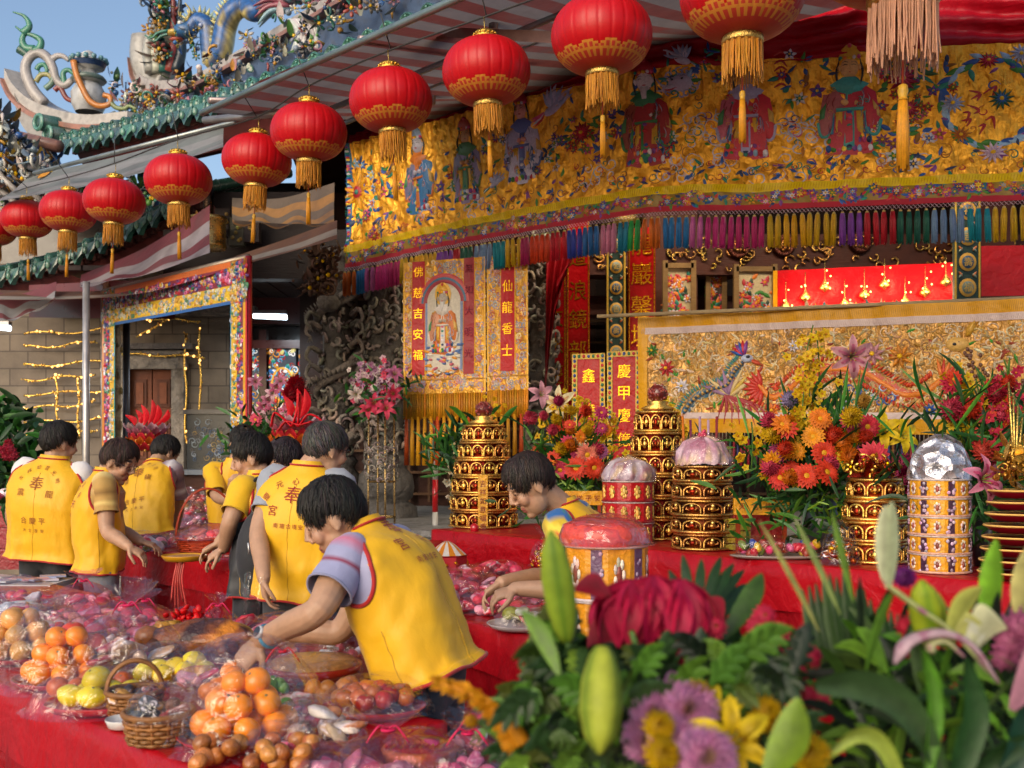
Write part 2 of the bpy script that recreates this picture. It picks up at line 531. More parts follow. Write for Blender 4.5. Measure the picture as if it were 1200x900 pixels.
# ------------------------------------------------------------------ embroidery on curved cloth
class Surf:
 """a cloth: fn(u, v, h) gives world points, u along, v up, h out of the cloth towards the viewer"""
 def __init__(s, fn, L, Hh):
  s.fn, s.L, s.H = fn, L, Hh
  u, v = np.meshgrid(np.linspace(-.05 * L, 1.05 * L, 700), np.linspace(-.3 * Hh, 1.3 * Hh, 120), indexing='ij')
  s.gu, s.gv = u.ravel(), v.ravel()
  p = fn(s.gu, s.gv, np.zeros_like(s.gu))
  s.px, s.py = 600 + p[:, 0] / p[:, 1] * F, HZ - (p[:, 2] - H) / p[:, 1] * F
 def uv(s, px, py):
  k = np.argmin((s.px - px) ** 2 + (s.py - py) ** 2)
  return A(s.gu[k], s.gv[k])
 off = 0.0
 def map(s, q, h):
  q = np.asarray(q, float)
  return s.fn(q[:, 0], q[:, 1], np.broadcast_to(np.asarray(h, float) + s.off, (len(q),)))
 def sheet(s, mb, u0, u1, v0, v1, nu, nv, col, h=0.0, mi=0):
  u, v = np.meshgrid(np.linspace(u0, u1, nu), np.linspace(v0, v1, nv), indexing='ij')
  mb.add((s.map(np.stack([u.ravel(), v.ravel()], 1), h), [quads(nu, nv)]), col, mi)
 def poly(s, mb, pts, col, h=0.005):
  pts = np.asarray(pts, float)
  n = len(pts)
  c = pts.mean(0)
  V = np.concatenate([s.map(pts, h * .1), s.map(c + (pts - c) * .82, h), s.map(c[None], h * 1.15)])
  i = np.arange(n)
  j = (i + 1) % n
  mb.add((V, [np.stack([i, j, j + n, i + n], 1), np.stack([i + n, j + n, np.full(n, 2 * n)], 1)]), col)
 def ell(s, mb, c, rx, ry, col, h=.005, rot=0.0, n=14):
  a = np.arange(n) * 2 * PI / n
  q = np.stack([rx * np.cos(a), ry * np.sin(a)], 1)
  cr, sr = math.cos(rot), math.sin(rot)
  s.poly(mb, np.asarray(c) + q @ np.array([[cr, sr], [-sr, cr]]), col, h)
 def stroke(s, mb, pts, w, col, h=.004, n=None, taper=True):
  pts = spline(pts, n or max(6, 3 * len(pts)))
  m = len(pts)
  t = np.gradient(pts, axis=0)
  nn = nrm_rows(np.stack([-t[:, 1], t[:, 0]], 1))
  ww = np.broadcast_to(np.asarray(w, float), (m,)) if np.ndim(w) else (w * np.sin(PI * np.linspace(.12, .9, m)) if taper else np.full(m, w))
  V = np.concatenate([s.map(pts - nn * ww[:, None] / 2, h * .1), s.map(pts, h), s.map(pts + nn * ww[:, None] / 2, h * .1)])
  i = np.arange(m - 1)
  mb.add((V, [np.concatenate([np.stack([i, i + 1, i + 1 + m, i + m], 1), np.stack([i + m, i + 1 + m, i + 1 + 2 * m, i + 2 * m], 1)])]), col)
 def leaf(s, mb, c, ang, l, w, col, h=.005):
  t = np.linspace(0, 1, 7)
  y = w / 2 * np.sin(PI * t ** .8)
  q = np.concatenate([np.stack([t * l, y], 1), np.stack([t[::-1][1:-1] * l, -y[::-1][1:-1]], 1)])
  cr, sr = math.cos(ang), math.sin(ang)
  s.poly(mb, np.asarray(c) + q @ np.array([[cr, sr], [-sr, cr]]), col, h)
 def flower(s, mb, c, r, col, col2, n=8, h=.007, mid=YEL):
  for k in range(n):
   s.leaf(mb, c, 2 * PI * k / n + .2, r, r * 2.2 / n * 1.3, col if k % 2 else tuple(np.array(col) * .8), h)
  for k in range(n):
   s.leaf(mb, c, 2 * PI * (k + .5) / n, r * .6, r * 1.4 / n * 1.2, col2, h * 1.4)
  s.ell(mb, c, r * .2, r * .2, mid, h * 2)
 def curl(s, mb, c, r, col, w=.006, turns=1.2, a0=None, h=.005):
  a0 = R.uniform(0, 6.28) if a0 is None else a0
  sg = R.choice((-1, 1))
  t = np.linspace(0, 1, 7)
  rr = r * (1 - .85 * t)
  a = a0 + sg * turns * 2 * PI * t
  s.stroke(mb, np.asarray(c) + np.stack([rr * np.cos(a), rr * np.sin(a)], 1), w, col, h)
 def sprig(s, mb, c, r, n, pal, fl=None):
  for k in range(n):
   a, d = R.uniform(0, 6.28), r * math.sqrt(R.random())
   q = np.asarray(c) + A(math.cos(a), math.sin(a)) * d
   if fl and R.random() < .3:
    s.flower(mb, q, R.uniform(.2, .32) * r, R.choice(fl), R.choice(pal), R.choice((5, 6, 8)))
   else:
    s.leaf(mb, q, R.uniform(0, 6.28), R.uniform(.3, .6) * r, R.uniform(.12, .22) * r, R.choice(pal))
 def crane(s, mb, c, r, col=hexc('#cfcbe0'), flip=1):
  c = np.asarray(c, float)
  fx = A(flip, 1)
  for k in range(7):
   a = .35 + k * .28
   s.leaf(mb, c + fx * A(-.1 * r, 0), math.atan2(math.sin(a), flip * math.cos(a)), r * (1 - .05 * k), r * .2, col if k % 2 else hexc('#9aa8cc'), .006)
  s.ell(mb, c, r * .4, r * .17, col, .009, .4 * flip)
  s.stroke(mb, [c + fx * A(.3, .05) * r, c + fx * A(.6, .3) * r, c + fx * A(.62, .5) * r, c + fx * A(.8, .55) * r], .1 * r, col, .008)
  for k in range(4):
   s.leaf(mb, c + fx * A(-.3, -.05) * r, math.atan2(-.3 - .2 * k, -flip), r * .7, r * .1, R.choice(EMB), .005)
 def figure(s, mb, c, hh, robe, trim, skinc, hat, beard=None):
  """standing robed figure, base centre c, height hh"""
  c = np.asarray(c, float)
  q = lambda L_: c + np.array(L_, float) * hh
  s.poly(mb, q([(-.19, 0), (-.06, -.02), (.06, -.02), (.19, 0), (.15, .35), (.12, .62), (.05, .7), (-.05, .7), (-.12, .62), (-.15, .35)]), robe, .007)
  s.poly(mb, q([(-.15, .64), (-.05, .71), (.05, .71), (.15, .64), (.1, .57), (0, .53), (-.1, .57)]), trim, .015)
  for sg in (-1, 1):
   s.poly(mb, q([(sg * .055, .18), (sg * .11, .18), (sg * .10, .40), (sg * .05, .40)]), hexc('#d0a02c'), .012)
   s.poly(mb, q([(sg * .12, .17), (sg * .165, .17), (sg * .14, .38), (sg * .11, .38)]), hexc('#2f6aa0'), .012)
   s.poly(mb, q([(sg * .17, .50), (sg * .225, .42), (sg * .235, .31), (sg * .19, .33)]), hexc('#c8a050') if sg > 0 else hexc('#3a7a4a'), .017)
  for k in range(9):                                           # coloured hem scales and front panel
   s.ell(mb, c + A(-.16 + .04 * k, .045) * hh, .022 * hh, .035 * hh, EMB[(k * 3 + 1) % len(EMB)], .011)
   s.ell(mb, c + A(-.15 + .0375 * k, .12) * hh, .02 * hh, .03 * hh, EMB[(k * 2 + 4) % len(EMB)], .011)
  s.poly(mb, q([(-.045, .02), (.045, .02), (.04, .42), (-.04, .42)]), trim, .012)
  for k in range(6):
   s.ell(mb, c + A(0, .06 + .065 * k) * hh, .025 * hh, .02 * hh, EMB[(k * 5 + int(hh * 100)) % len(EMB)], .016)
  for sg in (-1, 1):                                           # sleeves meeting at the chest, hanging cuffs
   s.poly(mb, q([(sg * .1, .64), (sg * .2, .56), (sg * .24, .3), (sg * .21, .17), (sg * .14, .2), (sg * .12, .38), (sg * .03, .44), (sg * .03, .5)]), robe if sg > 0 else tuple(np.array(robe) * .75 + np.array(trim) * .25), .013)
   s.stroke(mb, q([(sg * .24, .3), (sg * .21, .17), (sg * .14, .2), (sg * .12, .38)]), .03 * hh, trim, .017, taper=False)
   s.stroke(mb, q([(sg * .06, .69), (sg * .02, .58), (sg * .02, .45)]), .025 * hh, trim, .016, taper=False)
   s.ell(mb, c + A(sg * .035, .47) * hh, .035 * hh, .03 * hh, skinc, .018)
   s.stroke(mb, q([(sg * .08, .86), (sg * .1, .75), (sg * .085, .62)]), .018 * hh, (.01, .01, .012), .014)
  for k in range(34):
   sg = 1 if k % 2 else -1
   y = .18 + .45 * ((k * 7) % 17) / 17
   x = sg * (.075 + .10 * ((k * 5) % 11) / 11 * (1 - .5 * max(0, y - .4)))
   cc = [hexc('#d0a030'), hexc('#b8b4cc'), tuple(np.array(robe) * .45), trim, hexc('#c86a7a'), hexc('#3a6aa0')][k % 6]
   if k % 3:
    s.stroke(mb, [c + A(x, y) * hh, c + A(x + sg * .02, y - .05) * hh, c + A(x + sg * .01, y - .10) * hh], .014 * hh, cc, .020)
   else:
    s.curl(mb, c + A(x, y) * hh, .024 * hh, cc, .011 * hh, 1.1, h=.020)
  s.poly(mb, q([(-.11, .39), (.11, .39), (.12, .42), (-.12, .42)]), trim, .021)
  s.ell(mb, c + A(0, .79) * hh, .072 * hh, .092 * hh, skinc, .012, n=18)
  for sg in (-1, 1):
   s.stroke(mb, q([(sg * .015, .81), (sg * .035, .815), (sg * .052, .805)]), .012 * hh, (.02, .015, .015), .0165)
   s.stroke(mb, q([(sg * .012, .833), (sg * .035, .84), (sg * .055, .828)]), .008 * hh, (.03, .02, .02), .0165)
   s.ell(mb, c + A(sg * .078, .79) * hh, .014 * hh, .03 * hh, skinc, .012)
  s.stroke(mb, q([(0, .81), (.008, .785), (-.004, .777)]), .01 * hh, tuple(np.array(skinc) * .6), .0175)
  s.ell(mb, c + A(0, .752) * hh, .018 * hh, .007 * hh, (.5, .04, .04), .0165)
  if beard:
   s.poly(mb, q([(-.045, .755), (.045, .755), (.025, .62), (0, .58), (-.025, .62)]), beard, .017)
  s.poly(mb, q([(-.08, .85), (.08, .85), (.09, .9), (.06, .96), (.02, 1.0), (-.02, 1.0), (-.06, .96), (-.09, .9)]), hat, .014)
  for k in range(5):
   s.ell(mb, c + A(-.07 + .035 * k, .875) * hh, .016 * hh, .018 * hh, EMB[(k * 4 + 2) % len(EMB)] if k != 2 else YEL, .019)
  s.ell(mb, c + A(0, .985) * hh, .02 * hh, .025 * hh, (.5, .03, .05), .018)
 def text(s, mb, ch, c, size, col, h=.004, wide=1.0):
  V, T = GLYPH[ch]
  mb.add((s.map(np.asarray(c) + V * A(size * wide, size), h), [T]), col, smooth=False)
def flat_surf(o, ux, uz=(0, 0, 1), wave=None, L=1.0, Hh=1.0):
 o, ux, uz = np.asarray(o, float), nrm(ux), nrm(uz)
 n = nrm(np.cross(ux, uz))
 def fn(u, v, h):
  w = wave(u, v) if wave else 0.0
  return o + np.outer(u, ux) + np.outer(v, uz) + np.outer(np.asarray(h) + w, n)
 return Surf(fn, L, Hh)
def clutter(mb, fn, n, size, pal, rs=R, spread=1.0):
 """cut-porcelain flowers, leaves, scrolls and beads packed on a ridge; fn() gives a random centre"""
 for _ in range(n):
  c = np.asarray(fn(), float)
  k = rs.random()
  col = vary(rs.choice(pal), .25, rs)
  sz = size * rs.uniform(.6, 1.5)
  d = nrm(A(rs.gauss(0, 1), rs.gauss(-.6, .6), rs.gauss(.2, 1)))
  if k < .45:
   B = basis(d)
   t = np.linspace(0, 1, 4)
   w = sz * .3 * np.sin(PI * (t * .85 + .1))
   bend = sz * .4 * t ** 2
   ctr = c + np.outer(t * sz * 1.3, B[2]) + np.outer(bend, B[0])
   V = np.concatenate([ctr - np.outer(w, B[1]), ctr + np.outer(w * .3, B[0]), ctr + np.outer(w, B[1])])
   i = np.arange(3)
   mb.add((V, [np.concatenate([np.stack([i, i + 1, i + 5, i + 4], 1), np.stack([i + 4, i + 5, i + 9, i + 8], 1)])]), col)
  elif k < .65:
   B = basis(A(d[0], -abs(d[1]) - .4, d[2]))
   for j in range(6):
    a = j * PI / 3
    e = c + (B[0] * math.cos(a) + B[1] * math.sin(a)) * sz * .42
    mb.add(ell(e, (sz * .28, sz * .16, sz * .1), 6, 4, np.array([B[0] * math.cos(a) + B[1] * math.sin(a), B[1] * math.cos(a) - B[0] * math.sin(a), B[2]])), col)
   mb.add(ell(c + B[2] * sz * .1, sz * .16, 6, 4), YEL)
  elif k < .85:
   B = basis(d)
   a = np.linspace(0, rs.uniform(3, 7), 9)
   rr = sz * .6 * (1 - .09 * np.arange(9))
   mb.add(tube(c + np.outer(rr * np.cos(a), B[0]) + np.outer(rr * np.sin(a), B[2]), np.linspace(sz * .14, sz * .05, 9), 5), col)
  else:
   mb.add(ell(c, sz * .25, 7, 5), col)
# ------------------------------------------------------------------ ground, podium, steps
U2 = A(-.7375, .6753, 0)                 # the street direction, away to the left
V2 = A(.6753, .7375, 0)                  # square to it, away to the right
g = MB().add((np.array([[-150, -40, 0], [150, -40, 0], [150, 260, 0], [-150, 260, 0]], float), [np.array([[0, 1, 2, 3]])]))
tag(g.build('courtyard_ground', paving, org=(0, 0, 0)), kind='structure')
Q0 = A(-.86, 9.0, 0)
pm = MB()
for k in range(5):
 z0, z1 = (0.0, .85 - .17 * k) if k else (0.0, .85)
 off = -.32 * k
 t0, t1 = (-7.0, 10.0) if k == 0 else (-.1, 4.5)
 a, b = Q0 + U2 * t0 + V2 * off, Q0 + U2 * t1 + V2 * off
 dpt = V2 * (9.0 if k == 0 else .318)
 lo = [a, b, b + dpt, a + dpt]
 if k < 5 and z1 > 0.05:
  pm.add(hexa([p + A(0, 0, z0) for p in lo][::-1], [p + A(0, 0, z1) for p in lo][::-1]), (.2, .195, .185), smooth=False)
  nz = [a - V2 * .03, b - V2 * .03, b + V2 * .001, a + V2 * .001]
  pm.add(hexa([p + A(0, 0, z1 - .05) for p in nz][::-1], [p + A(0, 0, z1 - .004) for p in nz][::-1]), (.25, .24, .23), smooth=False)
tag(pm.build('temple_podium', stone, org=Q0), kind='structure')
# ------------------------------------------------------------------ temple hall: dark timber interior behind the banners
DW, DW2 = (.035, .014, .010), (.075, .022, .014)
hall = thing('temple_hall', 'dark carved timber temple hall open behind the embroidered banners', 'temple', (1.5, 12, 0))
m = MB()
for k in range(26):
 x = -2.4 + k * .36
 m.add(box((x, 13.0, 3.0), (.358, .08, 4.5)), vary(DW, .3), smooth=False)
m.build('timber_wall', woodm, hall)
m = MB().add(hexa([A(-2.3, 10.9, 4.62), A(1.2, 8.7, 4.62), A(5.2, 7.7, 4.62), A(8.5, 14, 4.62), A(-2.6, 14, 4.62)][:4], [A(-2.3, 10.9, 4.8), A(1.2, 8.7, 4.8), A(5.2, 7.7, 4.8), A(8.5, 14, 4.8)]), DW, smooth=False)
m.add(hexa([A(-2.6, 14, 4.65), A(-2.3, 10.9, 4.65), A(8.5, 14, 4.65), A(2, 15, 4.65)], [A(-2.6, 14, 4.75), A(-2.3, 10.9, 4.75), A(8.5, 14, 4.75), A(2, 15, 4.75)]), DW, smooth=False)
m.build('hall_ceiling', woodm, hall)
m = MB()
for z, y, w in ((3.55, 11.2, .42), (3.08, 11.6, .2)):
 m.add(box((3.0, y, z), (7.2, .3, w)), DW2, smooth=False)
for k in range(150):                      # gilt carving along the beam
 x = -.4 + 6.6 * R.random()
 c = A(x, 11.03, 3.55 + R.uniform(-.17, .15))
 a = np.linspace(0, 4.6, 8)
 rr = R.uniform(.03, .075) * (1 - .1 * np.arange(8))
 m.add(tube(c + np.stack([rr * np.cos(a + k), np.full(8, -.01), rr * np.sin(a + k)], 1), .011, 5), vary((.5, .27, .07), .4), 1)
m.build('main_beam', [woodm, gold], hall)
for px, py in ((865, 290), (918, 288), (1008, 284)):
 m = MB().add(lathe([(0, .05), (.06, .05), (.085, .03), (.1, .045), (.12, .02), (.12, -.02)], 24), DW2)
 c = P(px, py, 11.03)
 m.v[0] = m.v[0] @ np.array([[1, 0, 0], [0, 0, 1], [0, -1, 0]]) + c
 for q in range(10):
  m.add(ell(c + A(R.uniform(-.06, .06), -.05, R.uniform(-.06, .06)), .02, 6, 4), vary((.45, .2, .06), .4))
 m.build('roundel', gold, hall)
for px0, px1, py0, py1, D in ((779, 812, 312, 374), (832, 848, 318, 372), (862, 907, 316, 374)) and [(779, 812, 312, 376, 10.6), (829, 848, 316, 376, 11.2), (862, 907, 316, 376, 10.9)]:
 a, b = P(px0, py1, D), P(px1, py0, D)
 c, sz = (a + b) / 2, b - a
 fr = MB()
 for dx, dz, w, hh in ((-sz[0] / 2, 0, .05, sz[2] + .1), (sz[0] / 2, 0, .05, sz[2] + .1), (0, sz[2] / 2, sz[0], .05), (0, -sz[2] / 2, sz[0], .05)):
  fr.add(box(c + A(dx, -.02, dz), (w, .06, hh)), (.22, .13, .05), smooth=False)
 fo = fr.build('painted_panel', woodm, hall)
 pn = MB().add(box(c, (sz[0], .02, sz[2])), hexc('#c8b48a') if px0 != 829 else (.06, .03, .02), smooth=False)
 S_ = flat_surf(a + A(0, -.015, 0), (1, 0, 0), L=sz[0], Hh=sz[2])
 for k in range(46):
  q = A(R.uniform(.12, .88) * sz[0], R.uniform(.08, .92) * sz[2])
  if k % 3:
   S_.leaf(pn, q, R.uniform(0, 6.3), .09, .04, R.choice([EMB[0], EMB[4], EMB[2], EMB[6], (.02, .05, .03)]), .004)
  else:
   S_.flower(pn, q, .05, R.choice([EMB[0], EMB[3], EMB[7]]), EMB[6], 6, .004)
 pn.build('painting', thread, fo)
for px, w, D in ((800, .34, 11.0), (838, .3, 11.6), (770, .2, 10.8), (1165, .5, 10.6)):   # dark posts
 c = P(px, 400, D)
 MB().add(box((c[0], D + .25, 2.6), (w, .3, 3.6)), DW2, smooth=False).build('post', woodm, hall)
m = MB()                                  # dim lattice screens in the depth of the hall
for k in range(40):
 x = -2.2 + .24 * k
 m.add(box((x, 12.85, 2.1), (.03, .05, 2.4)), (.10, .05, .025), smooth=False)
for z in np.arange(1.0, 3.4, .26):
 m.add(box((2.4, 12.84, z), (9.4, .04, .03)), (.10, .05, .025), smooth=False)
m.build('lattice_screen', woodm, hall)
m = MB()
for px in (626, 768):
 c = P(px, 300, 11.4)
m.add(tube([P(742, 392, 12), P(742, 240, 12)], .28, 20), (.035, .03, .025))
m.build('round_pillar', lacquer, hall)
m = MB().add(tube([P(735, 280, 11.5), P(735, 243, 11.5)], .3, 24), (.28, .2, .05))
m.build('pillar_collar', gold, hall)
# ------------------------------------------------------------------ stone wall with door and stained windows at the left
wl = thing('stone_side_hall', 'beige stone block side hall with brown panelled door and stained glass', 'building', (-4.8, 13, 0))
m = MB()
x0, x1, dx0, dx1 = -6.6, -3.45, P(150, 500, 13)[0], P(205, 500, 13)[0]
dz = P(180, 432, 13)[2]
m.add(box(((x0 + dx0) / 2, 13.15, 1.9), (dx0 - x0, .3, 3.8)), smooth=False)
m.add(box(((x1 + dx1) / 2, 13.15, 1.9), (x1 - dx1, .3, 3.8)), smooth=False)
m.add(box(((dx0 + dx1) / 2, 13.15, (dz + 3.8) / 2), (dx1 - dx0, .3, 3.8 - dz)), smooth=False)
m.build('stone_wall', blockwall, wl)
m = MB()
for x in (dx0 - .06, dx1 + .06):
 m.add(box((x, 12.96, dz / 2 + .5), (.15, .12, dz - .8)), (.24, .2, .16), smooth=False)
m.add(box(((dx0 + dx1) / 2, 12.95, dz + .1), (dx1 - dx0 + .34, .14, .22)), (.26, .22, .18), smooth=False)
m.add(box(((dx0 + dx1) / 2, 12.93, dz + .26), (dx1 - dx0 + .5, .2, .07)), (.14, .12, .11), smooth=False)
m.add(box((-4.3, 12.95, P(180, 366, 13)[2]), (2.4, .16, .12)), (.2, .16, .13), smooth=False)
m.build('door_surround', stone, wl)
d = MB()
for k in range(2):
 w = (dx1 - dx0) / 2
 cx = dx0 + w * (k + .5)
 d.add(box((cx, 13.06, dz / 2 + .4), (w - .015, .06, dz - .8)), (.16, .045, .018), smooth=False)
 for zz, hh in ((dz - .3, .34), (dz - .85, .5), (dz - 1.5, .5)):
  d.add(box((cx, 13.022, zz), (w - .13, .02, hh)), (.10, .028, .012), smooth=False)
  d.add(box((cx, 13.008, zz), (w - .2, .02, hh - .08)), (.19, .055, .022), smooth=False)
do = d.build('door', woodm, wl)
MB().add(ell(((dx0 + dx1) / 2 + .04, 12.98, dz - .95), .025, 8, 6), (.5, .35, .1)).build('handle', gold, do)
m = MB().add(box((-2.75, 13.35, 1.0), (1.6, .2, 2.2)), (.05, .025, .02), smooth=False)
m.add(box((-2.75, 13.2, 3.35), (1.7, .24, .55)), (.08, .015, .012), smooth=False)
for px in (246, 309, 380):
 c = P(px, 440, 13.1)
 m.add(box((c[0], 13.1, 2.2), (.09, .12, 1.6)), (.06, .016, .012), smooth=False)
m.add(box((-2.75, 13.1, P(300, 404, 13.1)[2]), (1.7, .14, .1)), (.10, .02, .015), smooth=False)
m.add(box((-2.75, 13.1, P(300, 486, 13.1)[2]), (1.7, .14, .1)), (.07, .02, .015), smooth=False)
m.add(box((-3.4, 13.5, 3.0), (3.0, .1, 3.0)), (.02, .012, .01), smooth=False)
m.add(box((-5.4, 13.32, 4.1), (6.2, .1, 1.5)), (.03, .018, .015), smooth=False)
m.build('window_timbers', lacquer, wl)
m = MB()
for k in range(14):
 m.add(box((-4.6 + .25 * k, 12.2, 3.42 - .0 * k), (.23, 2.2, .05)), vary((.03, .02, .018), .3), smooth=False)
m.build('porch_ceiling', woodm, wl)
for k, (a, b) in enumerate(((250, 277), (279, 309), (316, 347), (350, 383))):
 pa, pb = P(a, 484, 13.1), P(b, 410, 13.1)
 sz = pb - pa
 m = MB().add(box((pa + pb) / 2, (sz[0], .03, sz[2])), (.05, .06, .08), smooth=False)
 S_ = flat_surf(pa + A(0, -.018, 0), (1, 0, 0), L=sz[0], Hh=sz[2])
 cc = A(sz[0] / 2, sz[2] * .45)
 for q in range(95):
  p = A(R.random() * sz[0], R.random() * sz[2])
  if q % 2:
   S_.ell(m, p, R.uniform(.012, .04), R.uniform(.012, .03), vary(R.choice([hexc('#d09018'), hexc('#c02818'), hexc('#e8e4dc'), hexc('#2a66b0'), hexc('#1f8a78'), hexc('#efd87a')])), .003, R.uniform(0, 3), 7)
  else:
   S_.curl(m, p, R.uniform(.03, .07), vary(R.choice([hexc('#ece8e0'), hexc('#e09020'), hexc('#b02020'), hexc('#5aa0c8')])), .014, h=.004)
 if k != 1:
  a_ = np.linspace(0, 2 * PI, 20)
  S_.stroke(m, cc + np.stack([.13 * np.cos(a_), .2 * np.sin(a_)], 1), .03, hexc('#e0a030'), .006, taper=False)
 m.build('stained_window', stained, wl)
# tinsel light strings on the wall
TW = 'gold tinsel light strings across the stone wall'
for k, py in enumerate((387, 403, 424, 441, 458, 474, 491, 508)):
 m = MB()
 a, b = P(28, py + 4, 12.9), P(112 if k % 2 else 140, py - 3, 12.9)
 t = np.linspace(0, 1, 30)[:, None]
 L_ = a + (b - a) * t + A(0, 0, 1) * (.02 * np.sin(t * 9 + k) - .015 * np.sin(PI * t))
 m.add(tube(L_, .012, 5), (.75, .46, .10))
 for q in range(26):
  m.add(ell(L_[R.randrange(30)] + A(R.uniform(-.03, .03), -.012, R.uniform(-.015, .015)), R.uniform(.008, .016), 6, 4), vary((.6, .36, .08), .3), 1 if q % 5 == 0 else 0)
 tag(m.build('tinsel_string', [gold, glow]), 'thin gold tinsel light string stretched across the beige stone wall', 'string lights', TW)
TV = 'gold tinsel strings framing the brown door'
for k, (a, b) in enumerate(((P(146, 415, 12.85), P(240, 418, 12.85)), (P(152, 372, 12.85), P(236, 376, 12.85)), (P(217, 392, 12.85), P(218, 520, 12.85)), (P(234, 385, 12.85), P(235, 520, 12.85)), (P(92, 440, 12.85), P(92, 515, 12.85)), (P(66, 440, 12.85), P(68, 515, 12.85)), (P(160, 395, 12.85), P(205, 370, 12.85)))):
 m = MB()
 t = np.linspace(0, 1, 20)[:, None]
 L_ = a + (b - a) * t + A(1, 0, 1) * (.012 * np.sin(t * 11 + k))
 m.add(tube(L_, .013, 5), (.75, .46, .10))
 for q in range(18):
  m.add(ell(L_[R.randrange(20)] + A(R.uniform(-.02, .02), -.012, R.uniform(-.02, .02)), R.uniform(.008, .018), 6, 4), vary((.65, .38, .08), .3), 1 if q % 4 == 0 else 0)
 tag(m.build('tinsel_string', [gold, glow]), 'gold tinsel light string pinned around the brown panelled door', 'string lights', TV)
# dark red fascia beam and steel pipe at the far left
m = MB().add(hexa([P(34, 372, 11.6), P(205, 374, 10.4), P(205, 374, 10.7), P(34, 372, 11.9)], [P(34, 334, 11.6), P(205, 326, 10.4), P(205, 326, 10.7), P(34, 334, 11.9)]), (.13, .016, .014), smooth=False)
tag(m.build('fascia_beam', lacquer), 'dark red painted fascia beam below the far eaves, over the stone wall', 'beam')
m = MB()
m.add(tube([P(101, 330, 9.8) + A(0, 0, 0), A(P(101, 330, 9.8)[0], 9.8, 0)], .032, 12), (.45, .42, .4))
tag(m.build('steel_post', metalp), 'shiny steel post standing before the light-strung stone wall', 'post')
# carved gilt wood column left of the embroidered doorway
m = MB()
c = P(131, 520, 11)
m.add(tube([A(c[0], 11, 0.85), A(c[0], 11, 3.3)], .09, 14), (.42, .3, .17))
for k in range(70):
 a = R.uniform(0, 6.28)
 m.add(ell(A(c[0] + .09 * math.cos(a), 11 + .09 * math.sin(a), R.uniform(.9, 3.3)), (.025, .025, R.uniform(.02, .06)), 6, 4), vary((.5, .34, .16), .3))
tag(m.build('carved_post', stone), 'slim carved pale gilt post left of the embroidered doorway', 'post')
# dark counter below the windows
m = MB()
a, b = P(203, 552, 11.4), P(272, 552, 11.4)
ct = thing('wooden_counter', 'dark glazed counter with blue-grey top below the stained windows', 'counter', ((a[0] + b[0]) / 2, 11.6, .85))
MB().add(box(((a[0] + b[0]) / 2, 11.75, 1.05), (b[0] - a[0], .6, .42)), (.07, .025, .015), smooth=False).build('base', woodm, ct)
MB().add(box(((a[0] + b[0]) / 2, 11.72, 1.285), (b[0] - a[0] + .06, .7, .05)), (.12, .16, .22), smooth=False).build('top', lacquer, ct)
m = MB().add(box((P(246, 515, 11.9)[0], 11.9, 1.62), (.5, .05, .62)), (.03, .035, .04), smooth=False)
S_ = flat_surf(P(224, 545, 11.87), (1, 0, 0), L=.45, Hh=.5)
for q in range(60):
 S_.curl(m, A(R.random() * .42, .03 + R.random() * .45), R.uniform(.02, .05), vary(R.choice([hexc('#a8b4c0'), hexc('#4a6a90'), hexc('#c8a860'), hexc('#706860')])), .01)
m.add(box((P(246, 515, 11.9)[0], 11.88, 1.95), (.56, .1, .05)), (.1, .09, .09), smooth=False)
m.build('etched_screen', lacquer, ct)
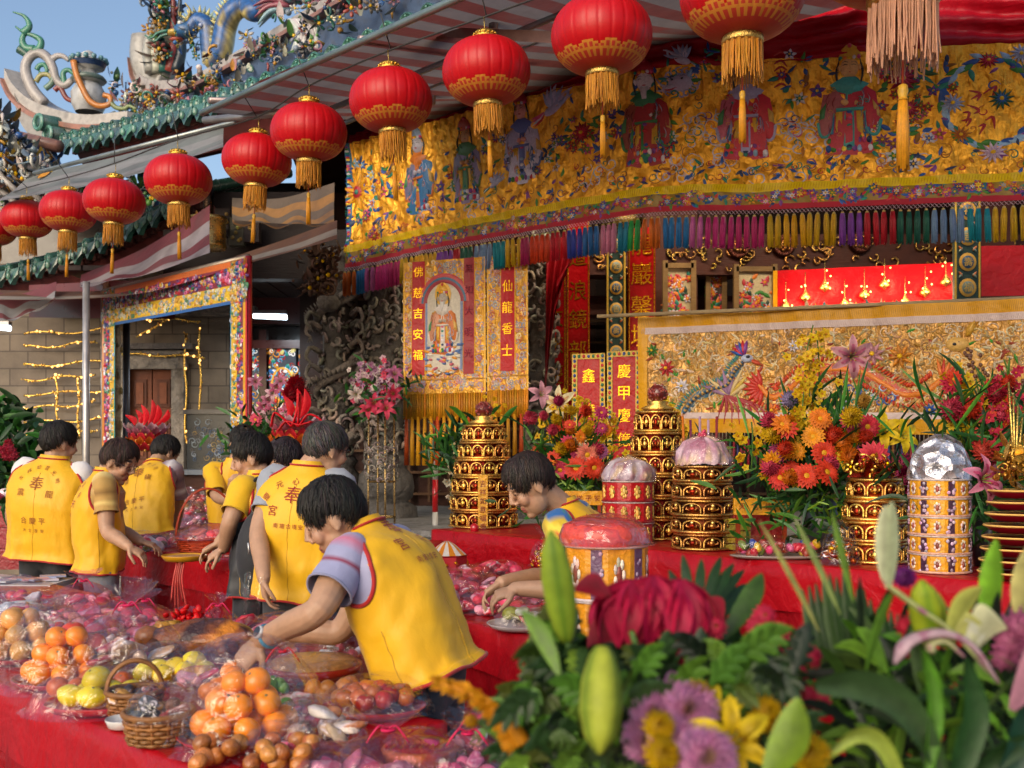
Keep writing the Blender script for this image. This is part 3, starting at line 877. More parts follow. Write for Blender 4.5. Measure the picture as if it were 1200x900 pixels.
# ------------------------------------------------------------------ carved columns
def carved_column(name, label, px, D, z0, z1, r, n, dragon, seed):
 rs = random.Random(seed)
 c = A(P(px, 500, D)[0], D, 0)
 th = thing(name, label, 'column', (c[0], c[1], z0))
 pd = MB().add(lathe([(0, z0 + .62), (r * 1.1, z0 + .62), (r * 1.35, z0 + .56), (r * 1.1, z0 + .5), (r * 1.5, z0 + .42), (r * 1.6, z0 + .3), (r * 1.5, z0 + .2), (r * 1.25, z0 + .16), (r * 1.75, z0 + .1), (r * 1.8, z0)], 16, c), (.10, .09, .08))
 pd.build('pedestal', stone, th)
 cap = MB().add(lathe([(r * 1.02, z1 - .32), (r * 1.3, z1 - .26), (r * 1.3, z1 - .2), (r * 1.05, z1 - .16), (r * 1.35, z1 - .06), (r * 1.4, z1)], 24, c), (.10, .085, .07))
 cap.build('capital', stone, th)
 sh = MB().add(tube([c + A(0, 0, z0 + .5), c + A(0, 0, z1)], r, 24, False), (.075, .065, .055))
 for k in range(n):
  a, z = rs.uniform(PI * .9, PI * 2.1), rs.uniform(z0 + .65, z1 - .3)
  q = c + A(r * math.cos(a), r * math.sin(a), z)
  tn = A(-math.sin(a), math.cos(a), 0)
  s_ = np.linspace(0, rs.uniform(2.5, 6), 9)
  rr = rs.uniform(.03, .085) * (1 - .085 * np.arange(9))
  out = A(math.cos(a), math.sin(a), 0)
  ph = rs.uniform(0, 6)
  sh.add(tube(q + out * .015 + np.outer(rr * np.cos(s_ + ph), tn) + np.outer(rr * np.sin(s_ + ph), A(0, 0, 1)) + np.outer(.02 * np.sin(s_), out), np.linspace(.02, .009, 9), 5), vary((.25, .21, .17), .35, rs))
 sh.build('shaft', stone, th)
 if dragon:
  dg = MB()
  t = np.linspace(0, 1, 90)
  a = -PI / 2 + t * 2 * PI * 2.2
  pp = np.stack([c[0] + (r + .06) * np.cos(a), c[1] + (r + .06) * np.sin(a), z0 + .7 + t * (z1 - z0 - 1.1)], 1)
  dg.add(tube(pp, .052 + .018 * np.sin(t * 14), 10), (.20, .165, .135))
  for k in range(90):
   o = pp[k] + nrm(pp[k] - A(c[0], c[1], pp[k][2])) * .08
   dg.add(tube([o, o + nrm(pp[k] - A(c[0], c[1], pp[k][2])) * .05 + A(0, 0, .05)], [.02, .004], 5), (.14, .12, .1))
  for zz in np.linspace(z0 + .9, z1 - .6, 7):
   for sg in (-1, 1):
    q = c + A(sg * r, -r * .8, zz + rs.uniform(-.1, .1))
    dg.add(tube(spline([q, q + A(sg * .09, -.08, .05), q + A(sg * .13, -.1, -.05), q + A(sg * .08, -.13, -.1)], 9), np.linspace(.03, .012, 9), 6), vary((.19, .16, .13), .2, rs))
    for f in range(3):
     e = q + A(sg * .08, -.13, -.1)
     dg.add(tube([e, e + A(sg * (.03 * f - .03), -.03, -.06)], [.012, .003], 4), (.14, .12, .1))
  dg.add(ell(c + A(-.05, -r - .12, z1 - .55), (.12, .13, .1), 12, 8), (.13, .11, .09))
  dg.build('dragon_relief', stone, th)
 return th
carved_column('dragon_column', 'dark stone column wrapped in a carved coiling dragon', 396, 10.75, .85, P(400, 335, 10.75)[2] + .35, .15, 110, True, 3)
carved_column('carved_column', 'weathered grey stone column carved with birds and figures beside hanging banners', 452, 10.7, .85, P(452, 320, 10.7)[2] + .4, .18, 170, False, 5)
carved_column('carved_column', 'narrow carved stone column standing between two gold embroidered hangings and red scrolls', 634, 10.6, .85, P(634, 250, 10.6)[2] + .3, .14, 150, False, 8)
# carved bracket under the eave
m = MB()
c = P(374, 318, 9.9)
clutter(m, lambda: c + A(R.gauss(0, .09), R.gauss(0, .05), R.uniform(-.2, .2)), 110, .09, [(.09, .05, .03), (.14, .08, .05), (.06, .035, .025)])
m.add(box(c + A(0, .1, 0), (.22, .16, .4)), (.05, .028, .02), smooth=False)
tag(m.build('carved_bracket', woodm), 'dark carved wooden bracket at the left end of the yellow banner', 'bracket')
# ------------------------------------------------------------------ roofs
GT = hexc('#30524a')
def eave(th, pts, p, rise, length, sp_=.24, r=.08, fasc=.3, ft=(.10, .022, .02)):
 """glazed tile roof along the eave line pts (dense, world), running up along p"""
 pts = np.asarray(pts, float)
 dl = np.concatenate([[0], np.cumsum(np.linalg.norm(np.diff(pts, axis=0), axis=1))])
 n = int(dl[-1] / sp_)
 at = lambda s: np.array([np.interp(s, dl, pts[:, k]) for k in range(3)])
 up = A(p[0], p[1], rise)
 rows, caps, drips = MB(), MB(), MB()
 for k in range(n + 1):
  s = k * sp_
  e = at(min(s, dl[-1]))
  tdir = nrm(at(min(s + .05, dl[-1])) - at(max(s - .05, 0)))
  q = e + np.outer(np.linspace(0, length, 5), up)
  rows.add(tube(q, r, 10, False), vary(GT, .25))
  for j in range(1, int(length / .3)):
   rows.add(ring(e + up * .3 * j, up, r, .008, 10, 4), vary(GT, .3))
  B = basis(-np.asarray(p, float))
  caps.add(loc(lathe([(0, .02), (r * .5, .02), (r * .55, .008), (r * .85, .008), (r * .9, .022), (r * 1.08, .018), (r * 1.08, -.03)], 14), e, B), vary(hexc('#37665a'), .25))
  for j in range(6):
   a = j * PI / 3
   caps.add(ell(e + (-np.asarray(p)) * .018 + (B[0] * math.cos(a) + B[1] * math.sin(a)) * r * .68, .012, 5, 4), vary(hexc('#5d8f7c'), .2))
  if k < n:
   f = at(min(s + sp_ / 2, dl[-1])) - A(0, 0, .05)
   w = sp_ * .44
   o = -np.asarray(p) * .03
   hx = [(-1, .03), (-.9, -.05), (-.45, -.09), (0, -.15), (.45, -.09), (.9, -.05), (1, .03)]
   V = np.array([f + o + tdir * w * x + A(0, 0, z) - np.asarray(p) * .03 * (1 - x * x) for x, z in hx] + [f + o + tdir * w * x * .9 + A(0, 0, z) + np.asarray(p) * .03 for x, z in hx])
   i = np.arange(6)
   dc = vary(hexc('#3a6458'), .35)
   drips.add((V, [np.array([[0, 1, 2, 3, 4, 5, 6]]), np.stack([i, i + 1, i + 8, i + 7], 1)]), dc, smooth=False)
   drips.add(ell(f + o * 2 - np.asarray(p) * .02 + A(0, 0, -.055), (.03, .014, .045), 7, 5), vary(hexc('#4f7a68'), .25))
   drips.add((np.array([at(s), at(min(s + sp_, dl[-1])), at(min(s + sp_, dl[-1])) + up * length, at(s) + up * length]) - A(0, 0, .045), [np.array([[0, 1, 2, 3]])]), (.13, .12, .1), smooth=False)
 rows.build('tile_rows', tile, th)
 caps.build('eave_tile_ends', tile, th)
 drips.build('drip_tiles', tile, th)
 fa = MB()
 m_ = len(pts)
 dn = A(0, 0, 1)
 pf = np.asarray(p, float)
 a0, a1 = pts + pf * .12 - dn * .08, pts + pf * .3 - dn * (.08 + fasc)
 b0, b1 = pts + pf * .22 - dn * .08, pts + pf * .4 - dn * (.08 + fasc)
 V = np.stack([a0, a1, b1, b0], 1).reshape(-1, 3)
 i = np.arange(m_ - 1)
 fs = []
 for j in range(4):
  jj = (j + 1) % 4
  fs.append(np.stack([i * 4 + j, i * 4 + jj, i * 4 + 4 + jj, i * 4 + 4 + j], 1))
 fa.add((V, [np.concatenate(fs), np.array([[0, 1, 2, 3]]), np.array([[3, 2, 1, 0]]) + (m_ - 1) * 4]), ft, smooth=False)
 for k in range(0, n * 2):                         # rafter ends under the tiles
  e = at(min(k * sp_ / 2, dl[-1])) - dn * .11
  fa.add(box(e + pf * .16, (.05, .16, .05), basis(A(0, 0, 1), pf)), (.09, .035, .03), smooth=False)
 fa.build('fascia', woodm, th)
 sf = MB()
 c0, c1 = pts + pf * .35 - dn * (.1 + fasc), pts + pf * (length) + dn * (rise * length - .2)
 sf.add((np.stack([c0, c1], 1).reshape(-1, 3), [np.stack([i * 2, i * 2 + 2, i * 2 + 3, i * 2 + 1], 1)]), (.06, .022, .018), smooth=False)
 sf.build('soffit', woodm, th)
def band(mb, top, hgt, thick, col, p=V2, dz=0.0):
 """ridge wall hanging hgt below the line top"""
 top = np.asarray(top, float)
 hgt = np.broadcast_to(np.asarray(hgt, float), (len(top),))
 a = top - p * thick / 2 + A(0, 0, dz)
 b = top + p * thick / 2 + A(0, 0, dz)
 lo = np.stack([np.zeros(len(top)), np.zeros(len(top)), hgt], 1)
 V = np.stack([a, a - lo, b - lo, b], 1).reshape(-1, 3)
 i = np.arange(len(top) - 1)
 fs = [np.stack([i * 4 + j, i * 4 + (j + 1) % 4, i * 4 + 4 + (j + 1) % 4, i * 4 + 4 + j], 1) for j in range(4)]
 mb.add((V, [np.concatenate(fs), np.array([[0, 1, 2, 3]]), np.array([[3, 2, 1, 0]]) + (len(top) - 1) * 4]), col, smooth=False)
PORC = [hexc(h) for h in ('#9a9a94', '#7d8a96', '#c9c4b8', '#33578c', '#2c6e62', '#b8862c', '#8c3f36', '#4d7a3c', '#22303c', '#b87a8a', '#8c8478')]
roof = thing('temple_roof', 'green glazed temple roof with upswept swallowtail ridge and blue dragon ornament', 'roof', (-3, 12, 4.8))
t = np.linspace(0, 8.6, 60)
EV = A(-5.25, 12.5, 0)[None] - np.outer(t, U2) + np.outer(4.86 + .31 * np.clip(1 - t / 6, 0, 1) ** 2 + .02 * np.clip(t - 4, 0, 9), A(0, 0, 1))
eave(roof, EV, V2, .30, 2.0)
rp = spline([P(165, 60, 15.4), P(170, 84, 15.3), P(190, 97, 15.0), P(235, 92, 14.5), P(285, 66, 13.9), P(340, 33, 13.2), P(420, -14, 12.3), P(520, -75, 11.4), P(620, -150, 10.6)], 50)
m = MB()
band(m, rp, .14, .3, (.36, .33, .31))
band(m, rp, .05, .42, (.27, .13, .1), dz=-.14)
band(m, rp, np.linspace(.25, .6, 50), .2, (.07, .11, .2), dz=-.19)
m.build('main_ridge', porc, roof)
m = MB()
def on_ridge():
 k = R.uniform(6, 44)
 i = int(k)
 q = rp[i] + (rp[i + 1] - rp[i]) * (k - i)
 return q - V2 * R.uniform(.15, .55) + A(0, 0, R.uniform(-.7, -.12))
clutter(m, on_ridge, 480, .115, PORC)
m.build('porcelain_flowers', porc, roof)
m = MB()
tip = lambda: P(R.gauss(190, 7), R.uniform(-25, 78), 15.0) + A(0, R.uniform(-.2, .2), 0)
clutter(m, tip, 200, .13, PORC)
for k in range(5):
 x = 178 + 7 * k
 m.add(tube(spline([P(x, 85, 15), P(x - 5 + 3 * k, 55, 15), P(x + 4, 25, 15), P(x - 2 + 2 * k, -12 - 8 * (k % 2), 15)], 14), np.linspace(.1, .02, 14), 7), vary(PORC[k * 2 % 11]))
m.add(tube(spline([P(165, 40, 15.2), P(167, 66, 15.2), P(178, 86, 15.2), P(195, 96, 15.1)], 14), np.linspace(.07, .14, 14), 8, flat=2), (.33, .32, .3))
m.build('ridge_end_ornament', porc, roof)
# dragon
m = MB()
dp = spline([P(222, 36, 14.2), P(231, 25, 14.2), P(243, 32, 14.2), P(246, 55, 14.2), P(250, 70, 14.2), P(259, 60, 14.1), P(264, 34, 14.1), P(272, 15, 14), P(286, 7, 14), P(297, 14, 13.9), P(306, 8, 13.9), P(312, -10, 13.8), P(325, -25, 13.7)], 70)
rr = np.interp(np.linspace(0, 1, 70), [0, .1, .45, 1], [.10, .115, .15, .11])
V, Fs = tube(dp, rr, 12)
T_, N_, B_ = frames(dp)
cc = np.zeros((len(V), 3))
for j in range(12):
 for i in range(70):
  scale = ((i + j) % 2) * .35 + .75
  cc[j * 70 + i] = np.array(hexc('#2b5a96') if 0 < (V[j * 70 + i] - dp[i]) @ A(-.3, 0, 1) or abs((V[j * 70 + i] - dp[i])[0]) < .05 else hexc('#b9a86a')) * scale
cc[840:] = hexc('#2b5a96')
m.add((V, Fs), cc)
for i in range(1, 69):
 n_ = nrm(np.cross(dp[i] - dp[i - 1], A(0, 1, 0)))
 if n_ @ nrm(A(-.2, 0, 1)) < 0 and i < 25:
  n_ = n_
 o = dp[i] + n_ * rr[i] * .9
 m.add(tube([o, o + n_ * .085 + A(0, 0, .03)], [.035, .004], 5), vary(hexc('#c9bd7a') if i % 2 else hexc('#8fa89a')))
h0 = dp[0]
m.add(ell(h0 + A(-.05, 0, 0), (.17, .12, .11), 10, 7), hexc('#33608f'))
m.add(ell(h0 + A(-.2, 0, -.03), (.11, .09, .05), 9, 6), hexc('#b89a4a'))
m.add(ell(h0 + A(-.17, 0, -.12), (.1, .07, .03), 9, 6), hexc('#a04a3a'))
for sg in (-1, 1):
 m.add(ell(h0 + A(-.1, sg * .09, .07), .03, 7, 5), (.8, .8, .75))
 m.add(tube(spline([h0 + A(-.02, sg * .07, .1), h0 + A(.04, sg * .1, .22), h0 + A(-.02, sg * .12, .32)], 8), np.linspace(.03, .006, 8), 6), hexc('#b8a45a'))
 m.add(tube(spline([h0 + A(-.27, sg * .05, -.02), h0 + A(-.4, sg * .06, -.05), h0 + A(-.48, sg * .06, -.12), h0 + A(-.58, sg * .05, -.08)], 10), np.linspace(.022, .008, 10), 6), hexc('#3f7a6a'))
clutter(m, lambda: h0 + A(R.gauss(0, .12), R.gauss(0, .08), R.gauss(-.02, .15)), 60, .09, [hexc('#2b5a96'), hexc('#b8a040'), hexc('#3f7a6a'), hexc('#8a9ab0')])
m.build('dragon', porc, roof)
m = MB()
fc = P(350, 8, 13)
for k in range(34):
 a = R.uniform(-.4, PI + .3)
 o = fc + A(.1 * math.cos(a), R.uniform(-.1, .1), .06 * math.sin(a))
 m.add(tube(spline([o, o + A(math.cos(a), 0, math.sin(a)) * .25, o + A(math.cos(a + .3), 0, math.sin(a + .3)) * .45], 7), [.03, .045, .04, .035, .03, .02, .008], 5), vary(R.choice([hexc('#a87a98'), hexc('#7a9aa8'), hexc('#4a8a7a'), hexc('#c0b8b0'), hexc('#8a4a5a')])))
m.build('phoenix', porc, roof)
m = MB()
for k in range(8):
 x = 346 + 3.5 * k
 m.add(tube(spline([P(x, 62, 12.7), P(x + 5, 45, 12.7), P(x + 1, 32, 12.7), P(x - 8 + 1.5 * k, 24, 12.7), P(x - 4, 36, 12.7)], 14), np.linspace(.06, .03, 14), 7), vary((.5, .49, .48), .15))
m.build('wave_scroll', porc, roof)
# swallowtail gable ridge with vase and scrolls
m = MB()
sw = spline([P(21, 84, 13.4), P(31, 103, 13.3), P(52, 121, 13.2), P(85, 133, 13.0), P(120, 138, 12.8), P(165, 134, 12.6)], 34)
band(m, sw, .13, .34, (.40, .37, .34))
band(m, sw, .06, .44, (.3, .13, .09), dz=-.13)
sw2 = spline([P(27, 102, 13.3), P(34, 124, 13.2), P(52, 136, 13.1), P(90, 146, 12.9), P(130, 150, 12.7)], 26)
band(m, sw2, np.concatenate([np.linspace(.05, .3, 13), np.linspace(.3, .12, 13)]), .26, (.28, .26, .24))
m.build('swallowtail_ridge', porc, roof)
m = MB()
TE, RS = hexc('#3f7d66'), (.36, .33, .32)
def scr(pts, r0, r1, c, D=13.1, n=22):
 m.add(tube(spline([P(x, y, D) for x, y in pts], n), np.linspace(r0, r1, n) * .62, 8, flat=1.3), c)
scr([(40, 60), (46, 57), (48, 48), (40, 42), (28, 38), (18, 31)], .075, .012, TE)
scr([(27, 39), (34, 32), (33, 25), (27, 18), (15, 14)], .07, .01, TE)
scr([(40, 58), (30, 56), (26, 48), (28, 40)], .07, .04, TE)
scr([(52, 122), (40, 108), (32, 92), (30, 77), (36, 66), (46, 62), (56, 68), (62, 80), (65, 91), (70, 98), (77, 100), (84, 94)], .095, .055, RS, n=44)
scr([(60, 74), (64, 86), (61, 97), (53, 104)], .06, .05, hexc('#5d7a6c'))
scr([(58, 72), (66, 66), (74, 66), (81, 71)], .06, .03, RS)
scr([(22, 57), (28, 61), (33, 65)], .07, .06, hexc('#31584e'))
scr([(43, 82), (46, 77), (52, 76), (55, 83), (50, 88), (46, 84)], .045, .02, TE)
scr([(42, 96), (48, 88), (57, 88), (62, 97), (56, 103)], .045, .03, hexc('#8f8a5a'))
scr([(76, 100), (74, 86), (80, 82), (87, 87)], .05, .03, TE)
scr([(64, 106), (70, 102), (78, 115), (88, 118), (93, 110)], .045, .03, hexc('#7a3430'))
scr([(86, 71), (90, 88), (97, 104), (105, 118), (116, 124), (128, 122), (129, 114), (121, 111)], .05, .04, hexc('#b5702c'), 12.8, 34)
scr([(128, 118), (136, 126), (146, 127), (151, 124), (160, 128)], .04, .02, hexc('#7d8a5a'), 12.8)
m.build('scroll_ornament', porc, roof)
m = MB()
vb = P(104, 132, 13)
u = 13 / F
m.add(lathe([(a * u, b * u) for a, b in ((15, 0), (19, 8), (20, 22), (15, 31), (11, 35), (18, 36), (20, 38), (17, 42), (9, 46), (8, 50), (17, 52), (19, 58), (19, 60), (14, 61), (10, 62), (8, 66), (9, 68), (5, 71), (1, 73))], 14, vb), [(.42, .41, .4)] * 4 + [hexc('#46706a')] * 6 + [hexc('#2f4a6a')] * 4 + [(.42, .41, .4)] * 2 + [hexc('#3f6460')] * 3 if False else (.40, .40, .40))
m.add(lathe([(17.5 * u, 52 * u), (19.6 * u, 58 * u)], 14, vb), hexc('#24385a'))
m.add(lathe([(18.5 * u, 36 * u), (20.5 * u, 38.2 * u), (17 * u, 42.4 * u)], 14, vb), hexc('#5a6a62'))
for k in range(14):
 a = k * 2 * PI / 14
 m.add(ell(vb + A(19.5 * u * math.cos(a), 19.5 * u * math.sin(a), 61 * u), .035, 6, 4), hexc('#5f8a92'))
m.build('roof_vase', porc, roof)
m = MB()
for px, py in ((45, 143), (56, 157)):
 e = P(px, py, 12.7)
 m.add(tube([e, e + A(.35, .5, .06)], .1, 14), GT)
 m.add(ring(e, A(-.6, -.8, 0), .085, .025, 16, 6), hexc('#558776'))
m.build('corner_tiles', tile, roof)
# left neighbour roof with porcelain figures
r2 = thing('gable_roof', 'low gable roof crowded with coloured porcelain figures at the far left', 'roof', (-5.5, 12, 4))
m = MB()
a, b, c = P(-12, 120, 11.6), P(76, 214, 11.4), P(-12, 222, 11.6)
def tri():
 q = sorted((R.random(), R.random()))
 return a * q[0] + b * (q[1] - q[0]) + c * (1 - q[1]) + A(0, R.uniform(-.2, .1), 0)
clutter(m, tri, 420, .12, PORC[:4] + [PORC[8], PORC[5], PORC[0]])
for k in range(7):
 q = tri()
 m.add(tube([q, q + A(.25, -.02, -.25)], .035, 6), (.45, .42, .4))
m.build('porcelain_figures', porc, r2)
m = MB()
rp2 = np.array([P(-12, 118, 11.7), P(8, 148, 11.6), P(30, 178, 11.5), P(80, 216, 11.3)])
m.add(hexa([P(-14, 228, 11.7), P(84, 222, 11.5), P(84, 222, 12.2), P(-14, 228, 12.4)], [P(-14, 150, 11.8), P(70, 206, 11.6), P(70, 206, 12.2), P(-14, 150, 12.4)]), (.3, .28, .26), smooth=False)
m.add(tube(spline(rp2, 12), .05, 8), (.35, .2, .15))
m.add(hexa([P(30, 198, 12.2), P(76, 202, 12.0), P(76, 202, 12.3), P(30, 198, 12.5)], [P(24, 160, 12.2), P(62, 168, 12.0), P(62, 168, 12.3), P(24, 160, 12.5)]), hexc('#2a5a9a'), smooth=False)
m.add(tube([P(18, 160, 12.1), P(70, 172, 11.9)], .07, 8), (.3, .14, .1))
clutter(m, lambda: P(R.uniform(32, 68), R.uniform(178, 194), 12), 26, .07, [PORC[5], PORC[2], PORC[3]])
m.build('gable_wall', porc, r2)
# lower tiled eave behind the lanterns
r3 = thing('lower_eave', 'lower green tiled eave half hidden behind the row of red lanterns', 'roof', (-5, 11.8, 3.6))
EV3 = spline([P(-20, 322, 12.2), P(60, 302, 11.8), P(140, 268, 11.3), P(225, 222, 10.8)], 30)
eave(r3, EV3, V2, .34, 1.2, .2, .06, .22)
m = MB()
clutter(m, lambda: P(R.uniform(0, 215), 0, 12.4) * A(1, 1, 0) + A(0, 0, 1) * P(0, 250 - R.uniform(0, 40), 12.4)[2], 240, .12, PORC + [hexc('#c0902c'), hexc('#4d7a3c')])
m.build('porcelain_flowers', porc, r3)
# ------------------------------------------------------------------ tarpaulin canopy on pipes
LD = lambda s: A(.46, 5.3, 0) + U2 * s            # plan line of the lantern row
cn = thing('striped_canopy', 'red and white striped tarpaulin canopy stretched over pipes above the lanterns', 'canopy', (0, 7, 4))
def cf(u, v):
 s = -2.6 + u * 6.25
 f = LD(0) + s[..., None] * U2
 wd = np.interp(s, [-2.6, 0, 2.5, 4, 6, 9], [3.0, 2.8, 2.6, 2.2, 1.0, .8])
 zf = np.interp(s, [-2.6, 2, 4, 8.4], [4.18, 4.06, 4.02, 4.0])
 zb = np.interp(s, [-2.6, 0, 2, 4, 8.4], [4.6, 4.62, 4.6, 4.45, 4.3])
 p = f + (v * wd)[..., None] * V2
 p[..., 2] = zf + (zb - zf) * v - .05 * np.sin(PI * v) + .02 * np.sin(s * 3.1 + v * 4) - .03 * np.abs(np.sin(s * 2.1))
 return p
nu, nv = 97, 25
VF = grid(cf, nu, nv)
fc = np.zeros((len(VF[1][0]), 3))
j = np.arange(len(fc)) // (nv - 1)
fc[:] = (.20, .175, .17)  # both stripe colours muted: the underside's shade is put into them
fc[(j // 2) % 2 == 0] = (.185, .055, .05)
m = MB().add(VF, fc)
m.build('tarpaulin', tarp, cn)
m = MB()
for s0, s1, z0, z1, off, r in ((-2.6, 3.7, 4.15, 3.98, 0, .03), (-1, 3.7, 4.2, 4.02, .7, .026), (1.5, 4.6, 4.28, 4.08, 1.2, .024)):
 m.add(tube([LD(s0) + V2 * off + A(0, 0, z0), LD(s1) + V2 * off + A(0, 0, z1)], r * .8, 10), vary((.25, .28, .27), .2))
for s in (.2, 1.9, 3.6):
 m.add(tube([LD(s) + A(0, 0, 4.05), LD(s) + V2 * 1.6 + A(0, 0, 4.4)], .024, 8), (.40, .30, .28))
m.add(tube([P(275, 143, 9.2), P(40, 203, 10.4)], .022, 8), (.30, .33, .32))
m.add(tube([P(240, 141, 8.4), P(345, 131, 7.6)], .03, 8), (.33, .3, .28))
m.build('pipe', metalp, cn)
MB().add(hexa([P(472, 41, 6.9), P(690, 53, 5.9), P(690, 53, 6.0), P(472, 41, 7.0)], [P(472, 30, 6.9), P(690, 38, 5.9), P(690, 38, 6.0), P(472, 30, 7.0)]), (.22, .12, .10), smooth=False).build('steel_channel', metalp, cn)
m = MB()
for px, y0, y1, D in ((578, -20, 34, 6.5), (506, 88, 122, 8.2)):
 m.add(tube([P(px, y0, D), P(px, y1, D)], .028, 8), (.35, .3, .3))
m.build('strut', metalp, cn)
# loose awnings behind the lanterns at the left
def awning(name, label, top, bot, n, c1, c2, sag=.08):
 top, bot = spline(top, 30), spline(bot, 30)
 fn = lambda u, v: (top[np.rint(u * 29).astype(int)] * (1 - v)[..., None] + bot[np.rint(u * 29).astype(int)] * v[..., None]) - (sag * np.sin(PI * v) * (1 + .3 * np.sin(u * 17)))[..., None] * A(0, .3, 1)
 VF = grid(fn, 30, 2 * n + 1)
 fc = np.zeros((len(VF[1][0]), 3))
 jj = np.arange(len(fc)) % (2 * n)
 fc[:] = c1
 fc[(jj // 2) % 2 == 0] = c2
 return tag(MB().add(VF, fc).build(name, tarp), label, 'awning')
awning('striped_awning', 'purple and white striped awning sagging behind the left lanterns', [P(95, 322, 11.2), P(170, 290, 10.6), P(246, 240, 9.9)], [P(95, 333, 10.2), P(170, 322, 9.7), P(246, 296, 9.2)], 4, (.45, .40, .43), (.26, .07, .09))
awning('striped_awning', 'grey striped awning sheet along the top of the embroidered doorway', [P(-15, 340, 11.5), P(150, 338, 10.8), P(300, 292, 9.5), P(395, 258, 8.9)], [P(-15, 352, 10.6), P(150, 346, 9.9), P(300, 306, 8.8), P(395, 280, 8.3)], 3, (.42, .38, .34), (.23, .12, .08), .03)
awning('striped_awning', 'pale blue and red awning corner drooping at the far left edge', [P(-20, 338, 11.3), P(20, 345, 11.2), P(66, 330, 11.0)], [P(-20, 378, 10.6), P(20, 372, 10.5), P(64, 352, 10.4)], 4, (.45, .45, .47), (.3, .1, .12), .1)
awning('rolled_drape', 'brown and ochre patterned drape sagging above the carved bracket', [P(272, 232, 10.0), P(330, 232, 9.7), P(392, 214, 9.3)], [P(275, 258, 9.5), P(330, 262, 9.2), P(392, 262, 9.0)], 7, (.48, .25, .09), (.22, .17, .13), .12)
awning('plastic_sheet', 'milky plastic sheet slung over pipes above the left lanterns', [P(35, 205, 11.4), P(130, 185, 11.0), P(262, 150, 10.4)], [P(-15, 238, 10.2), P(130, 212, 9.8), P(262, 172, 9.3)], 5, (.42, .42, .43), (.30, .33, .33), .06)
# brass drum under the eave
m = MB()
c = P(244, 292, 10.3)
u = 10.3 / F
m.add(lathe([(0, 0), (20 * u, 0), (22 * u, 3 * u), (20.5 * u, 5 * u), (20 * u, 30 * u), (22 * u, 33 * u), (22 * u, 37 * u), (0, 38 * u)], 28, c), (.62, .42, .14))
clutter(m, lambda: c + A(-.12 + R.gauss(0, .05), -.14 + R.gauss(0, .02), .22 + R.gauss(0, .03)), 24, .06, [(.6, .4, .12), (.3, .18, .05)])
m.add(tube([c + A(0, 0, .3), c + A(0, 0, .6)], .05, 8), (.05, .03, .02))
tag(m.build('brass_drum', gold), 'gilded brass drum fitting with leafy mount under the eave', 'drum')
m = MB()
for k, (px, py) in enumerate(((278, 272), (296, 268), (262, 262))):
 c = P(px, py, 10.7)
 m.add(box(c, (.15, .1, .28)), (.045, .03, .028) if k != 0 else (.1, .09, .06), smooth=False)
 for q in range(9):
  m.add(ell(c + A(R.uniform(-.05, .05), -.06, R.uniform(-.1, .1)), .02, 6, 4), vary((.4, .28, .08), .4))
m.add(box(P(320, 300, 11), (2.2, .2, .5)), (.02, .012, .01), smooth=False)
m.add(box(P(310, 250, 11.2), (1.4, .2, .4)), (.025, .014, .012), smooth=False)
tag(m.build('bracket_beams', woodm), 'dark bracket beams with small gilt panels under the roof', 'beam')
for px0, px1, py, D in ((297, 336, 370, 12.2), (-4, 12, 383, 11.5)):
 m = MB().add(tube([P(px0, py, D), P(px1, py + 2, D)], .03, 10), (.8, .9, 1), 1).add(box(P((px0 + px1) / 2, py - 4, D), ((px1 - px0) * D / F, .08, .04)), (.3, .3, .32), 0, False)
 tl_ = bpy.data.lights.new('tube_light', 'AREA')
 tl_.energy, tl_.color, tl_.shape, tl_.size, tl_.size_y = 14, (.85, .93, 1), 'RECTANGLE', .35, .05
 to_ = bpy.data.objects.new('tube_light', tl_)
 to_.location = P((px0 + px1) / 2, py, D) - A(0, .05, .06)
 COL.objects.link(to_)
 tag(m.build('tube_lamp', [metalp, tubeglow]), 'lit fluorescent tube under the dark porch ceiling' if px0 > 0 else 'lit bluish tube lamp at the far left edge under the awning', 'lamp')
# lit tube lamps under the hall ceiling, the ones whose streaks show on the round pillar
for k, (px, D) in enumerate(((668, 10.0), (790, 9.6), (960, 9.2), (1120, 9.0))):
 c = A(P(px, 300, D)[0], D, 4.5)
 m = MB().add(tube([c - A(.5, 0, 0), c + A(.5, 0, 0)], .022, 10), (.9, .9, .9), 1).add(box(c + A(0, 0, .05), (1.06, .09, .05)), (.3, .3, .3), 0, False)
 tag(m.build('tube_lamp', [metalp, tubeglow]), ('lit tube lamp under the hall ceiling above the narrow red scroll', 'lit tube lamp under the hall ceiling above the framed flower panels', 'lit tube lamp under the hall ceiling above the bulb-lit red cloth', 'lit tube lamp under the hall ceiling near the right roundel board')[k], 'lamp')
 tl_ = bpy.data.lights.new('tube_light', 'AREA')
 tl_.energy, tl_.color, tl_.shape, tl_.size, tl_.size_y = 15, (1, .80, .55), 'RECTANGLE', 1.0, .08
 to_ = bpy.data.objects.new('tube_light', tl_)
 to_.location = c - A(0, 0, .03)
 to_.rotation_euler = (math.radians(18), 0, 0)
 COL.objects.link(to_)
